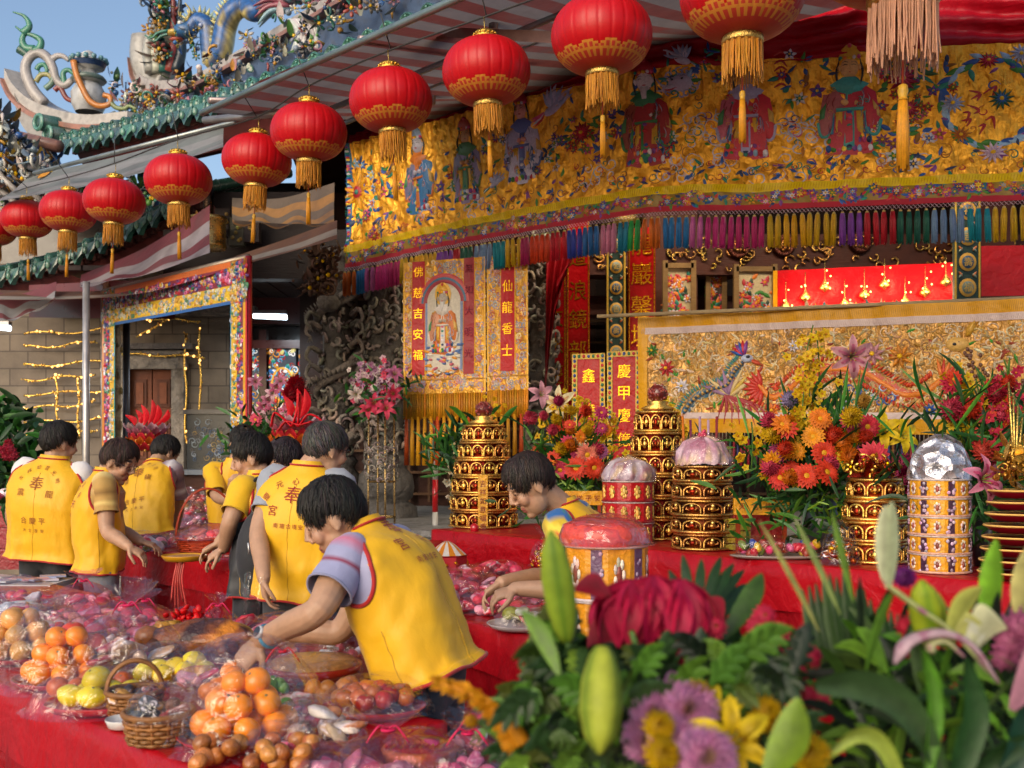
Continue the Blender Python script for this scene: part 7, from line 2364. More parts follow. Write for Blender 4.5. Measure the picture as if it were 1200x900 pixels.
# wicker baskets
def wbasket(label, c, r, h, lean, col, items, pal, seed, handle=True, group=None):
 rs = random.Random(seed)
 th = thing('basket', label, 'basket', c, group)
 mb = MB()
 ns, nr_ = 26, 7
 for j in range(nr_):
  z = h * (j + .5) / nr_
  rr = r * (.86 + .14 * (j + .5) / nr_)
  a = np.linspace(0, 2 * PI, ns * 4 + 1)
  w = .0035 * np.cos(a * ns / 1.0 * .5 + PI * (j % 2))
  pts = np.stack([c[0] + (rr + w) * np.cos(a), c[1] + (rr + w) * np.sin(a), np.full(len(a), c[2] + z)], 1)
  mb.add(tube(pts, h / nr_ * .52, 5, False, 1.0), vary(col, .2, rs))
 mb.add(lathe([(0, .004), (r * .84, .004), (r * .84, h * .9), (r * .8, h * .9), (r * .78, .008)], 26, c), tuple(np.array(col) * .5))
 mb.build('woven_side', wicker, th)
 st = MB()
 for k in range(ns // 2):
  a = 2 * PI * k / (ns // 2)
  st.add(tube([c + A(r * .87 * math.cos(a), r * .87 * math.sin(a), 0), c + A(r * 1.02 * math.cos(a), r * 1.02 * math.sin(a), h)], .0045, 5), vary(tuple(np.array(col) * .8), .2, rs))
 st.build('stakes', wicker, th)
 a = np.linspace(0, 2 * PI, 60)
 MB().add(tube(np.stack([c[0] + r * 1.02 * np.cos(a), c[1] + r * 1.02 * np.sin(a), np.full(60, c[2] + h)], 1), .008, 7, False), tuple(np.array(col) * .9)).build('rim', wicker, th)
 if handle:
  t = np.linspace(0, PI, 24)
  hx = A(math.cos(lean), math.sin(lean), 0)
  MB().add(tube(np.array([c + hx * r * 1.0 * math.cos(x) + A(0, 0, h + handle * math.sin(x)) for x in t]), .009, 7, True, .7), col).build('handle', wicker, th)
 mb = MB()
 lumps(mb, np.asarray(c) + A(0, 0, h * .62), r * .95, h * .9, items, pal, rs)
 mb.build('filling', packet, th)
 return th
WC = hexc('#8a5a2c')
DRY = [hexc(h) for h in ('#5a3a2c', '#7a4a38', '#b04a2c', '#6a5a50', '#c08a4a', '#3f3430', '#a86a3a', '#8a3a2c')]
c = N_(186, 868)
wbasket('round wicker basket of dried goods in front, bare rim toward the camera', c, .085, .075, .3, WC, 16, DRY, 4, False)
wrap('clear film loosely peaked over the front wicker basket', c + A(.01, .01, .06), .095, .085, 78)
c = N_(158, 838)
wbasket('wicker basket with arched handle just behind the front wicker basket', c, .075, .07, .4, tuple(np.array(WC) * .9), 12, DRY, 6, .085)
# white dish at the basket foot
dish('small white dish wedged beside the wicker basket', N_(146, 852), .05, (.6, .58, .56))
# big gathered clear bag in the middle
bag('large clear bag gathered with pink tie, standing among lemons and packets', N_(150, 794), .17, .29, 301, film, [hexc(h) for h in ('#c89a7a', '#b06a5a', '#d0a890', '#a83a4a', '#7a5a4a', '#c8b8a0')], 12)
# roast on red tray
c = N_(240, 776)
dish('oval red tray under the roast meat by the watch-wearing hand', c + A(.02, 0, 0), .185, hexc('#a81218'), 'tray', rx=1.25)
rt = thing('roast_meat', 'glazed brown roast pig lying on the red tray beside the hand', 'meat', c)
V, Fs = ell((0, 0, 0), (.20, .085, .062), 30, 20)
V = V + .012 * np.stack([fnoise(V, 3 + k, 30) for k in range(3)], 1) + .005 * np.stack([fnoise(V, 13 + k, 80) for k in range(3)], 1)
cc = np.array(hexc('#8a4a1c')) * (1 + .5 * fnoise(V, 9, 40)[:, None])
cc[fnoise(V, 23, 26) > .5] = hexc('#c87a1c')
cc[fnoise(V, 29, 22) < -.55] = hexc('#3f2214')
MB().add((V + c + A(0, 0, .085), Fs), np.clip(cc, .01, 1)).build('roast_body', food, rt)
m = MB()
for x in (-.16, -.08, .08, .16):
 m.add(tube([c + A(x, -.05, .07), c + A(x * 1.15, -.11, .05)], [.026, .015], 9), hexc('#7a3f18'))
m.add(ell(c + A(-.2, 0, .09), (.05, .045, .04), 12, 8), hexc('#9a5a20'))
m.build('trotters', food, rt)
m = MB()
for k in range(40):
 c2 = N_(228, 752) + A(R.gauss(0, .035), R.gauss(0, .02), .10 + R.gauss(0, .018))
 m.add(ell(c2, (.018, .014, .008), 7, 5, basis(A(R.gauss(0, 1), R.gauss(0, 1), 1))), vary(hexc('#c00c10'), .2))
tag(m.build('ribbon_rosette', satin), 'bright red ribbon rosette behind the roast meat', 'rosette')
for k, (px, py) in enumerate(((208, 765), (196, 758))):
 cc_ = N_(px, py)
 m = MB()
 for j in range(9):
  m.add(tube(spline([cc_ + A(R.gauss(0, .03), R.gauss(0, .02), .03), cc_ + A(R.gauss(0, .03), R.gauss(0, .02), .09), cc_ + A(R.gauss(0, .04), R.gauss(0, .02), .07)], 7), [.014, .016, .016, .014, .012, .01, .006], 6), vary(hexc('#b07a20'), .3))
 tag(m.build('roast_fowl', food), ('golden roast fowl pieces left of the roast pig' if k else 'golden roast fowl pieces tucked against the roast pig'), 'meat')
# clear bag with pink knot behind the roast and a tall empty bag held by the man
bag('clear fan-topped bag with pink knot behind the roast meat', N_(256, 752), .085, .17, 311, film, PINKS, 5)
m = thing('cellophane_sleeve', 'tall clear cellophane sleeve standing upright by the watch hand', 'bag', N_(292, 770))
def slf(u, v):
 b = N_(292, 770)
 x = (u - .5) * .055 * (1 + .5 * v) + .02 * v
 return np.stack([b[0] + x, b[1] + .012 * np.cos(u * 9) + .01 * np.sin(v * 7), b[2] + .06 + .24 * v + .012 * np.sin(u * 7)], -1)
MB().add(grid(slf, 16, 24)).build('film', film, m)
# cake tray under film
c = N_(368, 795)
ck = thing('cake_tray', 'round red-rimmed tray of flat pale cake under taut clear film', 'tray', c)
MB().add(lathe([(0, .012), (.135, .012), (.15, .03), (.158, .03), (.15, .0), (0, 0)], 40, c + A(0, 0, .02)), hexc('#b01a1c')).build('rim', lacquer, ck)
V, Fs = lathe([(0, .05), (.10, .05), (.135, .043), (.146, .028), (.14, .02)], 40, c + A(0, 0, .02))
MB().add((V + .003 * fnoise(V, 4, 30)[:, None] * A(0, 0, 1), Fs), hexc('#c08a50')).build('cake', food, ck)
wrap('taut clear film with twisted white tail over the cake tray', c + A(0, 0, .02), .175, .10, 79)
bag('clear bag of pale mixed goods tied with a red wire, right of the oranges', N_(332, 830), .10, .20, 321, film, [hexc(h) for h in ('#c8b8a8', '#d0a8a0', '#a8786a', '#5a8a2a', '#c84a3a')], 9, ribbon=hexc('#c01828'))
for k, (px, py) in enumerate(((326, 842), (338, 838))):
 o = fruit_mesh(.026, hexc('#5a8a1c'), 'pear', 140 + k).build('lime', fruit, local=True)
 o.location = N_(px, py) + A(0, -.03, .03)
 tag(o, 'small green lime beside the clear bag right of the oranges', 'lime', 'green limes right of the oranges')
m = MB()
V, Fs = ell((0, 0, 0), (.016, .003, .034), 10, 8)
m.add((V + N_(329, 838) + A(-.012, -.05, .09), Fs), hexc('#3f6a24'))
tag(m.build('leaf', leafm), 'single green leaf stuck inside film right of the oranges', 'leaf')
# heap of pink packets at the far end of the near table
GP_ = 'pink packets heaped on the far half of the near table'
LP_ = 'low packet of pink goods under crinkled clear film in the heap on the near table'
k = 0
for row, (y, xs) in enumerate(((714, (8, 58, 110)), (732, (30, 92, 146)), (750, (62, 116, 190)), (772, (112,)), (748, (300, 335)))):
 for x in xs:
  c = N_(x + R.uniform(-8, 8), y + R.uniform(-3, 3))
  bag(LP_, c, R.uniform(.13, .165), R.uniform(.07, .10), 400 + k, (film, pinkfilm, pinkfilm)[k % 3], PINKS, 10, R.uniform(1.0, 1.25), False, GP_, rot=R.uniform(0, 3))
  k += 1
for k, (x, y) in enumerate(((46, 752), (130, 762), (160, 770), (206, 792), (72, 738), (232, 806), (312, 806), (352, 852), (322, 888), (14, 752), (120, 804), (180, 758), (345, 778), (228, 762), (140, 742), (20, 735))):
 bag('small packet of pink and red sweets squeezed between fruit plates on the near table', N_(x, y), R.uniform(.07, .10), R.uniform(.06, .09), 700 + k, (film, pinkfilm)[k % 2], PINKS[:3] + PINKS[5:], 9, 1.1, False, 'small packets squeezed between the fruit plates', rot=R.uniform(0, 3))
bag('pink bag with upright twisted tail standing highest above the heap on the near table', N_(98, 716), .14, .17, 451, pinkfilm, PINKS, 8)
bag('pink tied bag with spread tail in the heap, below the table with the knotted cloth', N_(170, 742), .12, .16, 452, pinkfilm, PINKS, 8)
bag('small pink tied bag with red paper beside the rosette', N_(216, 752), .09, .12, 453, pinkfilm, PINKS, 6)
dish('flat red tray of wrapped packets at the left end of the near table', N_(18, 722), .22, hexc('#b01c34'), 'tray')
bag('clear packet of white and blue paper goods on the flat red tray at left', N_(18, 718, .775), .19, .06, 455, film, [hexc(h) for h in ('#c8ccd8', '#b8a0b0', '#c03a5a', '#8aa0b8')], 12, 1.1, False)
bag('clear packet showing peanuts and leaves, behind the left oranges', N_(132, 782), .10, .10, 456, film, [hexc(h) for h in ('#8a8a3a', '#5a6a2a', '#c8a070', '#b04a3a', '#8a3a4a')], 10, 1.1, False)
bag('clear packet of orange slices between the heap and the cake tray', N_(335, 752), .12, .10, 457, film, [hexc(h) for h in ('#c87a30', '#b8602a', '#d0a050', '#8a4a3a')], 9, 1.1, False)
bag('white tissue-topped bag near the bending man hip', N_(398, 772), .10, .15, 458, film, [(.6, .56, .55), hexc('#b83a4a')], 6)
bag('clear bag of pale shelled nuts right of the front oranges', N_(372, 872), .12, .12, 459, film, [hexc(h) for h in ('#c8a890', '#c07a50', '#d8c8b8', '#b89a80')], 12, 1.0, False)
# bottom edge: side table goods
def S_pt(px, py, z=.705):
 return G(px, py, z)
bag('large pale pink bag with pointed clear tail at the bottom edge', S_pt(455, 925), .14, .17, 461, pinkfilm, [hexc(h) for h in ('#d0a0b0', '#d8c0c8', '#c06080', '#c8909a')], 9)
bag('flat pale pink packet at the bottom edge below the oranges', S_pt(392, 925), .13, .10, 462, pinkfilm, [hexc(h) for h in ('#d0a0b0', '#d8c8cc', '#c06080')], 9, 1.0, False)
bag('pink bag leaning at the bottom edge against the yellow fern', S_pt(548, 925), .11, .16, 463, pinkfilm, [hexc(h) for h in ('#d08aa8', '#d8b0c0', '#b84a7a')], 8)
bag('clear bag with red and green foil goods behind the leaning pink bag', S_pt(560, 885), .09, .12, 464, film, [hexc(h) for h in ('#c8c8c8', '#a83040', '#6a8a3a', '#d8b0a0')], 8)
c = S_pt(492, 900)
gb = thing('gift_box', 'red and gold printed gift box in a round bamboo rim at the bottom edge', 'box', c)
MB().add(lathe([(0, .0), (.085, .0), (.092, .035), (.098, .05), (.09, .058), (0, .058)], 30, c), hexc('#b0762a')).build('bamboo_rim', wicker, gb)
S_ = Surf(lambda u, v, h: np.stack([c[0] + u, c[1] + v, c[2] + .06 + h], -1), .1, .1)
m = MB()
S_.ell(m, A(0, 0), .088, .088, hexc('#a80f18'), .004, n=30)
S_.ell(m, A(.025, .01), .045, .04, hexc('#c88a2c'), .008)
S_.ell(m, A(.03, -.005), .02, .03, hexc('#b83a6a'), .012, .6)
for k in range(12):
 S_.stroke(m, [A(-.08 + .012 * k, -.06), A(-.07 + .012 * k, -.02), A(-.075 + .012 * k, .03)], .007, hexc('#d0901c') if k % 2 else hexc('#c03020'), .010)
m.build('printed_lid', packet, gb)
wrap('clear film peaked over the printed gift box at the bottom edge', c, .11, .10, 80)
# ---- middle table packets and trays
def M_(px, py, z=.754):
 return G(px, py, z)
GM = 'pink packets spread on the middle table'
for k, (px, py) in enumerate(((520, 700), (560, 695), (600, 708), (630, 722), (655, 738), (545, 676), (585, 672), (620, 694), (680, 752), (572, 715), (640, 706), (536, 688))):
 bag('low pink packet in clear film among those spread on the middle table', M_(px, py), R.uniform(.14, .18), R.uniform(.07, .11), 500 + k, (film, pinkfilm)[k % 2], PINKS, 10, 1.1, False, GM)
dish('dark red plate under packets at the near edge of the middle table', M_(525, 716), .16, hexc('#7a1024'))
bag('clear packet of greenish fruit on a plate, middle table near edge', M_(612, 733), .14, .10, 512, film, [hexc(h) for h in ('#8a8a2a', '#b8b8a8', '#a8a090', '#c05a6a')], 10, 1.0, False)
dish('pale plate under greenish fruit at the near edge of the middle table', M_(612, 736), .15, (.5, .42, .42))
hb = thing('hanging_bag', 'pink and silver packet dangling from the hands over the middle table edge', 'bag', P(500, 725, 4.5))
m = MB()
lumps(m, P(505, 742, 4.55), .09, .12, 9, PINKS + [(.6, .6, .62)], R)
m.build('contents', packet, hb)
cello(P(505, 748, 4.55), .10, .17, 77, pinkfilm, hb, 1.1, True)
c = M_(524, 674)
lx_ = thing('paper_lantern_box', 'red hexagonal box with striped orange and white tented film top', 'box', c)
m = MB().add(lathe([(.0, .02), (.115, .02), (.12, .03), (.12, .115), (.125, .12), (.118, .125), (0, .125)], 6, c), hexc('#a81420'), smooth=False)
m.build('box', lacquer, lx_)
m = MB()
for k in range(18):
 a0, a1 = k * PI / 9, (k + 1) * PI / 9
 q = lambda a, r, z: c + A(r * math.cos(a), r * math.sin(a), z)
 m.add((np.array([q(a0, .118, .126), q(a1, .118, .126), q(a1, .05, .185), q(a0, .05, .185), q((a0 + a1) / 2, .01, .21)]), [np.array([[0, 1, 2, 3]]), np.array([[3, 2, 4]])]), (.6, .55, .5) if k % 2 else hexc('#c87a1c'))
m.build('striped_top', satin, lx_)
m = MB()
for k in range(26):
 a = R.uniform(0, 6.28)
 m.add(ell(c + A(.121 * math.cos(a), .121 * math.sin(a), R.uniform(.04, .1)), (.012, .012, .01), 7, 5), vary(hexc('#c88a1c'), .2))
m.build('gilt_studs', gold, lx_)
c = M_(556, 655)
gv = thing('gilt_vase', 'small gilt vase with red stopper before the altar table', 'vase', c)
MB().add(lathe([(0, 0), (.035, 0), (.03, .02), (.055, .06), (.065, .11), (.05, .15), (.025, .165), (.03, .18), (.02, .185)], 24, c), (.62, .38, .08)).build('vase_body', gold, gv)
MB().add(lathe([(.018, .18), (.03, .2), (.032, .23), (.012, .25), (0, .25)], 18, c), hexc('#b01020')).build('stopper', lacquer, gv)
cb = thing('candy_cone', 'cone-shaped bag of gold sweets beside the floral-sleeved arm', 'bag', M_(636, 668))
m = MB()
for k in range(120):
 t = R.random()
 a = R.uniform(0, 6.28)
 m.add(ell(M_(636, 668) + A(.075 * (1 - t * .8) * math.cos(a), .075 * (1 - t * .8) * math.sin(a), .02 + .17 * t), .011, 6, 4), vary(hexc('#c89014') if t < .6 else hexc('#a01a30'), .25))
m.build('sweets', gold, cb)
cello(M_(636, 668), .09, .25, 83, film, cb)
# ---- left table goods
def L_pt(px, py, z=.889):
 return G(px, py, z)
GL = 'wrapped packets heaped on the left table'
for k, (px, py) in enumerate(((170, 644), (196, 640), (222, 636), (205, 622), (180, 628), (232, 618), (248, 612), (215, 608), (240, 600), (200, 612))):
 bag('wrapped red and white packet in the heap on the left table', L_pt(px, py), R.uniform(.13, .17), R.uniform(.07, .12), 600 + k, (film, pinkfilm)[k % 2], PINKS + [hexc('#b8b0b8'), hexc('#8a8a3a'), hexc('#c8a8a0')], 9, 1.15, False, GL)
for k, (px, py) in enumerate(((222, 604), (240, 600), (214, 600))):
 bag(('red packet stack leaning before the counter', 'tall clear packet stack beside the steel frame before the counter', 'stack of red and yellow packets at the back of the left table')[k], L_pt(px, py), .14, .26, 640 + k, (redfilm, film, pinkfilm)[k], [hexc(h) for h in ('#b01424', '#c84050', '#d0b0b0', '#8a9a3a', '#c88a30')], 16, 1.0, False)
c = L_pt(243, 645)
wbasket('round red basket with tall arched handle full of packets on the left table', c, .19, .085, .5, hexc('#a83a14'), 20, PINKS + [hexc('#c86a1c'), hexc('#d8c8c8')], 41, .30)
wrap('clear film with red sheen over the packets in the red basket', c + A(0, 0, .075), .19, .09, 84, redfilm)
c = L_pt(216, 657)
dish('round yellow-rimmed tin at the front corner of the left table', c, .125, hexc('#b88418'), 'tin_lid', depth=.03)
m = MB().add(lathe([(0, .028), (.09, .028), (.11, .022)], 26, c), hexc('#b88a60'))
tag(m.build('flat_cake', food), 'flat pale cake in the yellow-rimmed tin on the left table', 'cake')
bag('thin packet with gold print at the right corner of the left table', L_pt(255, 655), .11, .03, 651, film, [hexc(h) for h in ('#a88a3a', '#b8b0a8', '#a84030')], 8, 1.2, False)
m = MB()
kc = L_pt(209, 658)
for k in range(5):
 m.add(tube(spline([kc + A(.01 * k, -.02, 0), kc + A(-.015 + .012 * k, -.04, -.10), kc + A(-.03 + .022 * k, -.03, -.22 - .05 * (k % 3))], 10), .005, 5), vary(hexc('#b84a44'), .25))
m.add(ell(kc + A(.02, -.02, .0), .016, 8, 6), hexc('#c06a60'))
tag(m.build('knotted_cord', plastic), 'knotted cloth corner with hanging strands on the left tablecloth', 'cord')
# far left table and red stool things
m = MB().add(box(A(-2.93, 6.16, .74), (.68, .36, .03)), (.45, .46, .48), smooth=False)
for k in range(14):
 m.add(box(A(-2.93, 6.16, .762) + A(R.uniform(-.26, .26), R.uniform(-.12, .12), .001 * k), (.14, .09, .01), basis(A(0, 0, 1), A(math.cos(k), math.sin(k), 0))), vary(R.choice([(.5, .5, .54), hexc('#b08a90'), hexc('#8a9ab0')]), .2), smooth=False)
tag(m.build('steel_tray', lacquer), 'grey steel tray of papers on the far left table', 'tray')
sk_ = thing('red_crate_stack', 'stack of dark red cartons behind the heavy-set man at left edge', 'carton', G(8, 690, .72) + A(0, .8, 0))
for k in range(3):
 MB().add(box(P(4, 652 - 24 * k, 7.6), (.4, .35, .15)), vary(hexc('#8a1020'), .2), smooth=False).build('carton', packet, sk_)
m = MB()
lumps(m, P(4, 594, 7.5), .2, .16, 10, PINKS, R)
tag(m.build('red_ribbon_bundle', packet), 'bundle of red and white ribbon on the carton stack at left edge', 'ribbon')
# ------------------------------------------------------------------ gilt offering towers
def crumple(o, r, h, cols, th, seed):
 """dome of creased wrapping over sweets"""
 V, Fs = lathe([(r, 0), (r * 1.04, h * .2), (r * .95, h * .5), (r * .72, h * .8), (r * .35, h * .97), (r * .06, h * 1.02), (r * .1, h * 1.12), (0, h * 1.14)], 64)
 V = np.concatenate([V, V])[:len(V)]
 a = np.arctan2(V[:, 1], V[:, 0])
 V = V * (1 + .05 * np.abs(np.sin(a * 7 + seed)) - .03 * np.abs(np.sin(a * 12)))[:, None] + .012 * np.stack([1 - 2 * np.abs(fnoise(V, seed + k, 38)) for k in range(3)], 1)
 cc = np.tile(np.array(cols[0]), (len(V), 1))
 for k in range(1, len(cols)):
  cc[fnoise(V, seed + 9 * k, 42) > .35] = cols[k]
 MB().add((V + o, Fs), cc).build('wrapping_dome', packet, th)
 cello(o, r * 1.08, h * 1.15, seed, film, th, 1, False, name='film_dome')
def tower(label, c, tiers, h, seed, base=hexc('#5a1410'), n=14, top='bead', wrapc=None, gc=(.72, .40, .09), tagc=False):
 """stacked gilt tiers; tiers = radii from the bottom"""
 rs = random.Random(seed)
 th = thing('offering_tower', label, 'tower', c)
 z = 0.0
 for r in tiers:
  o = A(c[0], c[1], c[2] + z)
  mb = MB().add(lathe([(0, 0), (r * .95, 0), (r * .93, h * .5), (r * .90, h), (0, h)], 30, o), base)
  mb.add(lathe([(r * .9, -.002), (r * 1.05, .002), (r * 1.08, .010), (r * 1.03, .018), (r * .92, .02)], 36, o), vary(gc, .2, rs))
  mb.add(lathe([(r * .9, h - .018), (r * 1.0, h - .012), (r * .98, h - .002), (r * .88, h)], 36, o), vary(gc, .2, rs))
  hh = h - .035
  for k in range(n):
   a = 2 * PI * k / n
   d, tn = A(math.cos(a), math.sin(a), 0), A(-math.sin(a), math.cos(a), 0)
   w = PI * r / n * .86
   t = np.linspace(0, PI, 8)
   q = o + d * r * .985 + A(0, 0, .02)
   arch = np.concatenate([[q - tn * w], q + np.outer(-np.cos(t) * w, tn) + np.outer(hh * .45 + hh * .42 * np.sin(t), A(0, 0, 1)), [q + tn * w]])
   g = vary(gc, .3, rs)
   mb.add(tube(arch, .0065, 5, False), g)
   b = o + d * r * .97 + A(0, 0, .02 + hh * .38)
   mb.add(ell(b, (w * .42, .012, hh * .26), 8, 6, np.array([tn, d, A(0, 0, 1)])), vary(gc if k % 2 else hexc('#8a2a14'), .35, rs))
   mb.add(ell(b + A(0, 0, hh * .3), w * .26, 7, 5), vary((.8, .52, .14), .3, rs))
   for s in (-1, 1):
    mb.add(tube([b + tn * w * .2 * s - A(0, 0, hh * .1), b + tn * w * .62 * s + d * .012, b + tn * w * .5 * s + d * .01 + A(0, 0, hh * .2)], [.007, .006, .003], 4), vary(gc, .35, rs))
  mb.build('tier', gold, th)
  z += h
 o = A(c[0], c[1], c[2] + z)
 r = tiers[-1]
 if top == 'bead':
  MB().add(lathe([(r * .6, 0), (r * .75, .02), (r * .4, .04), (r * .5, .06), (r * .15, .07)], 24, o), gc).build('crown_ring', gold, th)
  mb = MB().add(ell(o + A(0, 0, .115), (.06, .06, .058), 18, 12), hexc('#5a1a18'))
  for k in range(70):
   a, zz = rs.uniform(0, 6.28), rs.uniform(-.9, .9)
   q = A(math.cos(a) * math.sqrt(1 - zz * zz), math.sin(a) * math.sqrt(1 - zz * zz), zz)
   mb.add(ell(o + A(0, 0, .115) + q * .058, .010, 6, 4), vary(hexc('#7a2a20'), .4, rs))
  mb.build('bead_finial', lacquer, th)
 elif top == 'film':
  mb = MB()
  crumple(o, r * .96, .15, [hexc(h_) for h_ in ('#b88a9c', '#d0b4c0', '#a86a80', '#c8a890')], th, seed)
  for k in range(10):
   mb.add(ell(o + A(rs.gauss(0, .012), rs.gauss(0, .012), .175 + rs.uniform(-.01, .02)), .012, 6, 4), hexc('#b8405a'))
  mb.build('knot', satin, th)
 elif top == 'gilt':
  mb = MB()
  clutter(mb, lambda: o + A(rs.gauss(0, r * .4), rs.gauss(0, r * .4), rs.uniform(0, .09)), 60, .05, [(.75, .45, .1), (.6, .34, .06), hexc('#8a2a14')], rs)
  mb.build('gilt_crest', gold, th)
 if tagc:
  mb = MB()
  S_ = Surf(lambda u, v, h_: np.stack([c[0] + u, np.full(len(u), c[1] - tiers[0] * 1.12) - h_, c[2] + v], -1), .1, .5)
  S_.sheet(mb, -.035, .035, .02, h * 3.1, 4, 8, hexc('#c8901c'))
  for k in range(6):
   S_.text(mb, '吉祥如意福壽'[k], A(0, h * 3.0 - .05 - k * h * .49), .045, hexc('#7a2010'), .004)
  mb.build('paper_tag', packet, th)
 return th
tower('tall gilt tower at the left altar end, yellow paper strip on its front', on_altar(567, .42), [.245, .245, .235, .215, .185, .155], .125, 3, tagc=True)
tower('tall gilt tower behind the red drum, topped by a dark beaded ball', on_altar(771, .62), [.20, .20, .195, .185, .165, .145], .135, 5)
tower('bronze-gilt tower of ringed tiers under a pink film dome, centre of altar', on_altar(823, .26), [.165, .17, .172, .165, .160], .095, 7, hexc('#4a200c'), 9, 'film', gc=(.60, .30, .08))
tower('gilt tower right of the big bouquet with a crest of gold flowers', on_altar(1025, .36), [.155, .155, .15, .13], .105, 9, hexc('#6a2210'), 10, 'gilt')
def drum(label, c, r, tiers, h, panel, stripc, seed, n=12, top=None, base=None, medal=None):
 rs = random.Random(seed)
 th = thing('offering_drum', label, 'drum', c)
 for t in range(tiers):
  o = c + A(0, 0, t * h)
  mb = MB().add(lathe([(r, .006), (r, h - .006)], n, o), panel, smooth=False)
  mb.add(lathe([(0, h - .006), (r, h - .006), (r * 1.03, h - .004), (r * 1.03, h + .002), (0, h + .004)], 36, o), (.5, .42, .4))
  mb.add(lathe([(r * .98, 0), (r * 1.04, .002), (r * 1.04, .010), (r, .012)], 36, o), (.55, .30, .22) if not base else base)
  for k in range(n):
   a = 2 * PI * (k + .5) / n
   rr = r * math.cos(PI / n)
   d, tn = A(math.cos(a), math.sin(a), 0), A(-math.sin(a), math.cos(a), 0)
   S_ = Surf(lambda u, v, h_, d=d, tn=tn, o=o, rr=rr: o + d * rr + np.outer(u, tn) + np.outer(v, A(0, 0, 1)) + np.outer(np.asarray(h_), d), .05, .05) if False else None
   ce = o + d * (rr + .003) + A(0, 0, h / 2)
   w = r * math.sin(PI / n)
   if k % 2 or medal:
    for q in range(7 if not medal else 9):
     aa = q * 2 * PI / 7
     mb.add(ell(ce + tn * w * .38 * math.cos(aa) + A(0, 0, h * .24 * math.sin(aa)), (w * .2, .004, h * .10), 7, 4, np.array([tn, d, A(0, 0, 1)])), vary(medal or (.62, .5, .42), .3, rs))
    mb.add(ell(ce, (w * .28, .006, h * .18), 8, 5, np.array([tn, d, A(0, 0, 1)])), vary(medal or hexc('#8a3a2a'), .3, rs))
   else:
    mb.add(box(ce, (w * .95, .003, h - .016), np.array([tn, d, A(0, 0, 1)])), stripc, smooth=False)
    for q in range(6):
     mb.add(ell(ce + tn * rs.uniform(-.6, .6) * w + A(0, 0, rs.uniform(-.4, .4) * h), (.009, .004, .009), 6, 4, np.array([tn, d, A(0, 0, 1)])), vary((.45, .3, .4), .4, rs))
  mb.build('tier', packet, th)
 o = c + A(0, 0, tiers * h)
 if top == 'foil':
  mb = MB().add(lathe([(r * 1.0, 0), (r * 1.02, .04), (r * .92, .11), (r * .62, .17), (r * .2, .2), (0, .2)], 40, o))
  mb.v[0] = mb.v[0] + .010 * np.stack([fnoise(mb.v[0], 4 + k, 45) for k in range(3)], 1)
  mb.build('foil_dome', foil, th)
 elif top == 'film':
  crumple(o, r * 1.0, .13, [hexc(x) for x in ('#a8909c', '#c0b4bc', '#98626a', '#b89a78')], th, seed)
 elif top == 'cushion':
  mb = MB()
  V, Fs = lathe([(0, .10), (r * .55, .095), (r * .9, .07), (r * .98, .03), (r * .92, .0)], 40, (0, 0, 0))
  a = np.arctan2(V[:, 1], V[:, 0])
  V = V * (1 + .05 * np.abs(np.sin(a * 4))[:, None] * A(1, 1, .6)) + .008 * np.stack([fnoise(V, k, 40) for k in range(3)], 1)
  cc = np.tile(hexc('#c84438'), (len(V), 1))
  cc[fnoise(V, 8, 45) > .45] = hexc('#c89a94')
  cc[fnoise(V, 18, 45) > .55] = hexc('#b86a3a')
  mb.add((V + o, Fs), cc)
  mb.build('coral_wrapping', packet, th)
  cello(o, r * 1.0, .115, seed, redfilm, th, 1, False, name='film_dome')
 return th
th = drum('yellow panelled drum with a crumpled silver foil dome, altar right', on_altar(1101, .20), .135, 5, .085, hexc('#d0900c'), hexc('#3a1a34'), 4, 14, 'foil')
drum('red drum with gold medallions under a clear film dome', on_altar(736, .22), .155, 3, .125, hexc('#a50812'), hexc('#8a0a12'), 6, 12, 'film', hexc('#7a0a10'), (.66, .40, .08))
drum('yellow paper lantern tower under coral wrapping, on the middle table corner', A(P(708, 700, 4.02)[0], 4.02, .754), .165, 2, .20, hexc('#d08a10'), hexc('#5a3a5a'), 8, 12, 'cushion', (.6, .5, .5))
# flared stack of red and gold plates at the right edge
c = on_altar(1190, .16)
ps = thing('offering_tower', 'stack of flared red and gold plates with gilt crest at the right edge', 'tower', c)
for k in range(8):
 r = .15 - .006 * k
 mb = MB().add(lathe([(r * .55, 0), (r * .8, .012), (r, .028), (r * 1.03, .032), (r * .97, .035), (r * .5, .03)], 30, c + A(0, 0, .05 * k)), hexc('#7a0a1a'))
 mb.add(ring(c + A(0, 0, .05 * k + .033), A(0, 0, 1), r, .005, 30, 6), (.75, .45, .12))
 mb.build('plate', lacquer, ps)
mb = MB()
clutter(mb, lambda: c + A(R.gauss(0, .05), R.gauss(0, .05), .42 + R.uniform(0, .14)), 90, .05, [(.78, .48, .1), (.65, .36, .07)])
for k in range(5):
 mb.add(tube([c + A(0, 0, .4), c + A(.02 * k - .03, 0, .85 - .05 * k)], .005, 5), (.6, .4, .1))
mb.build('gilt_crest', gold, ps)
def sign(label, c, w, hh, txt):
 th = thing('name_plaque', label, 'sign', c)
 MB().add(box(c + A(0, .02, hh / 2 + .21), (w, .03, hh)), hexc('#c88a10'), smooth=False).build('plaque', packet, th)
 S_ = flat_surf(c + A(-w / 2, .003, .21), (1, 0, 0), L=w, Hh=hh)
 mb = MB()
 for k, ch in enumerate(txt):
  S_.text(mb, ch, A(w * (k + .6) / (len(txt) + .2), hh * .5), hh * .42, hexc('#7a1a0c'), .003)
 mb.build('lettering', cloth, th)
 mb = MB()
 for s in (-1, 1):
  mb.add(box(c + A(s * w * .42, .02, .105), (.02, .03, .21)), hexc('#8a3010'), smooth=False)
 mb.build('stand', woodm, th)
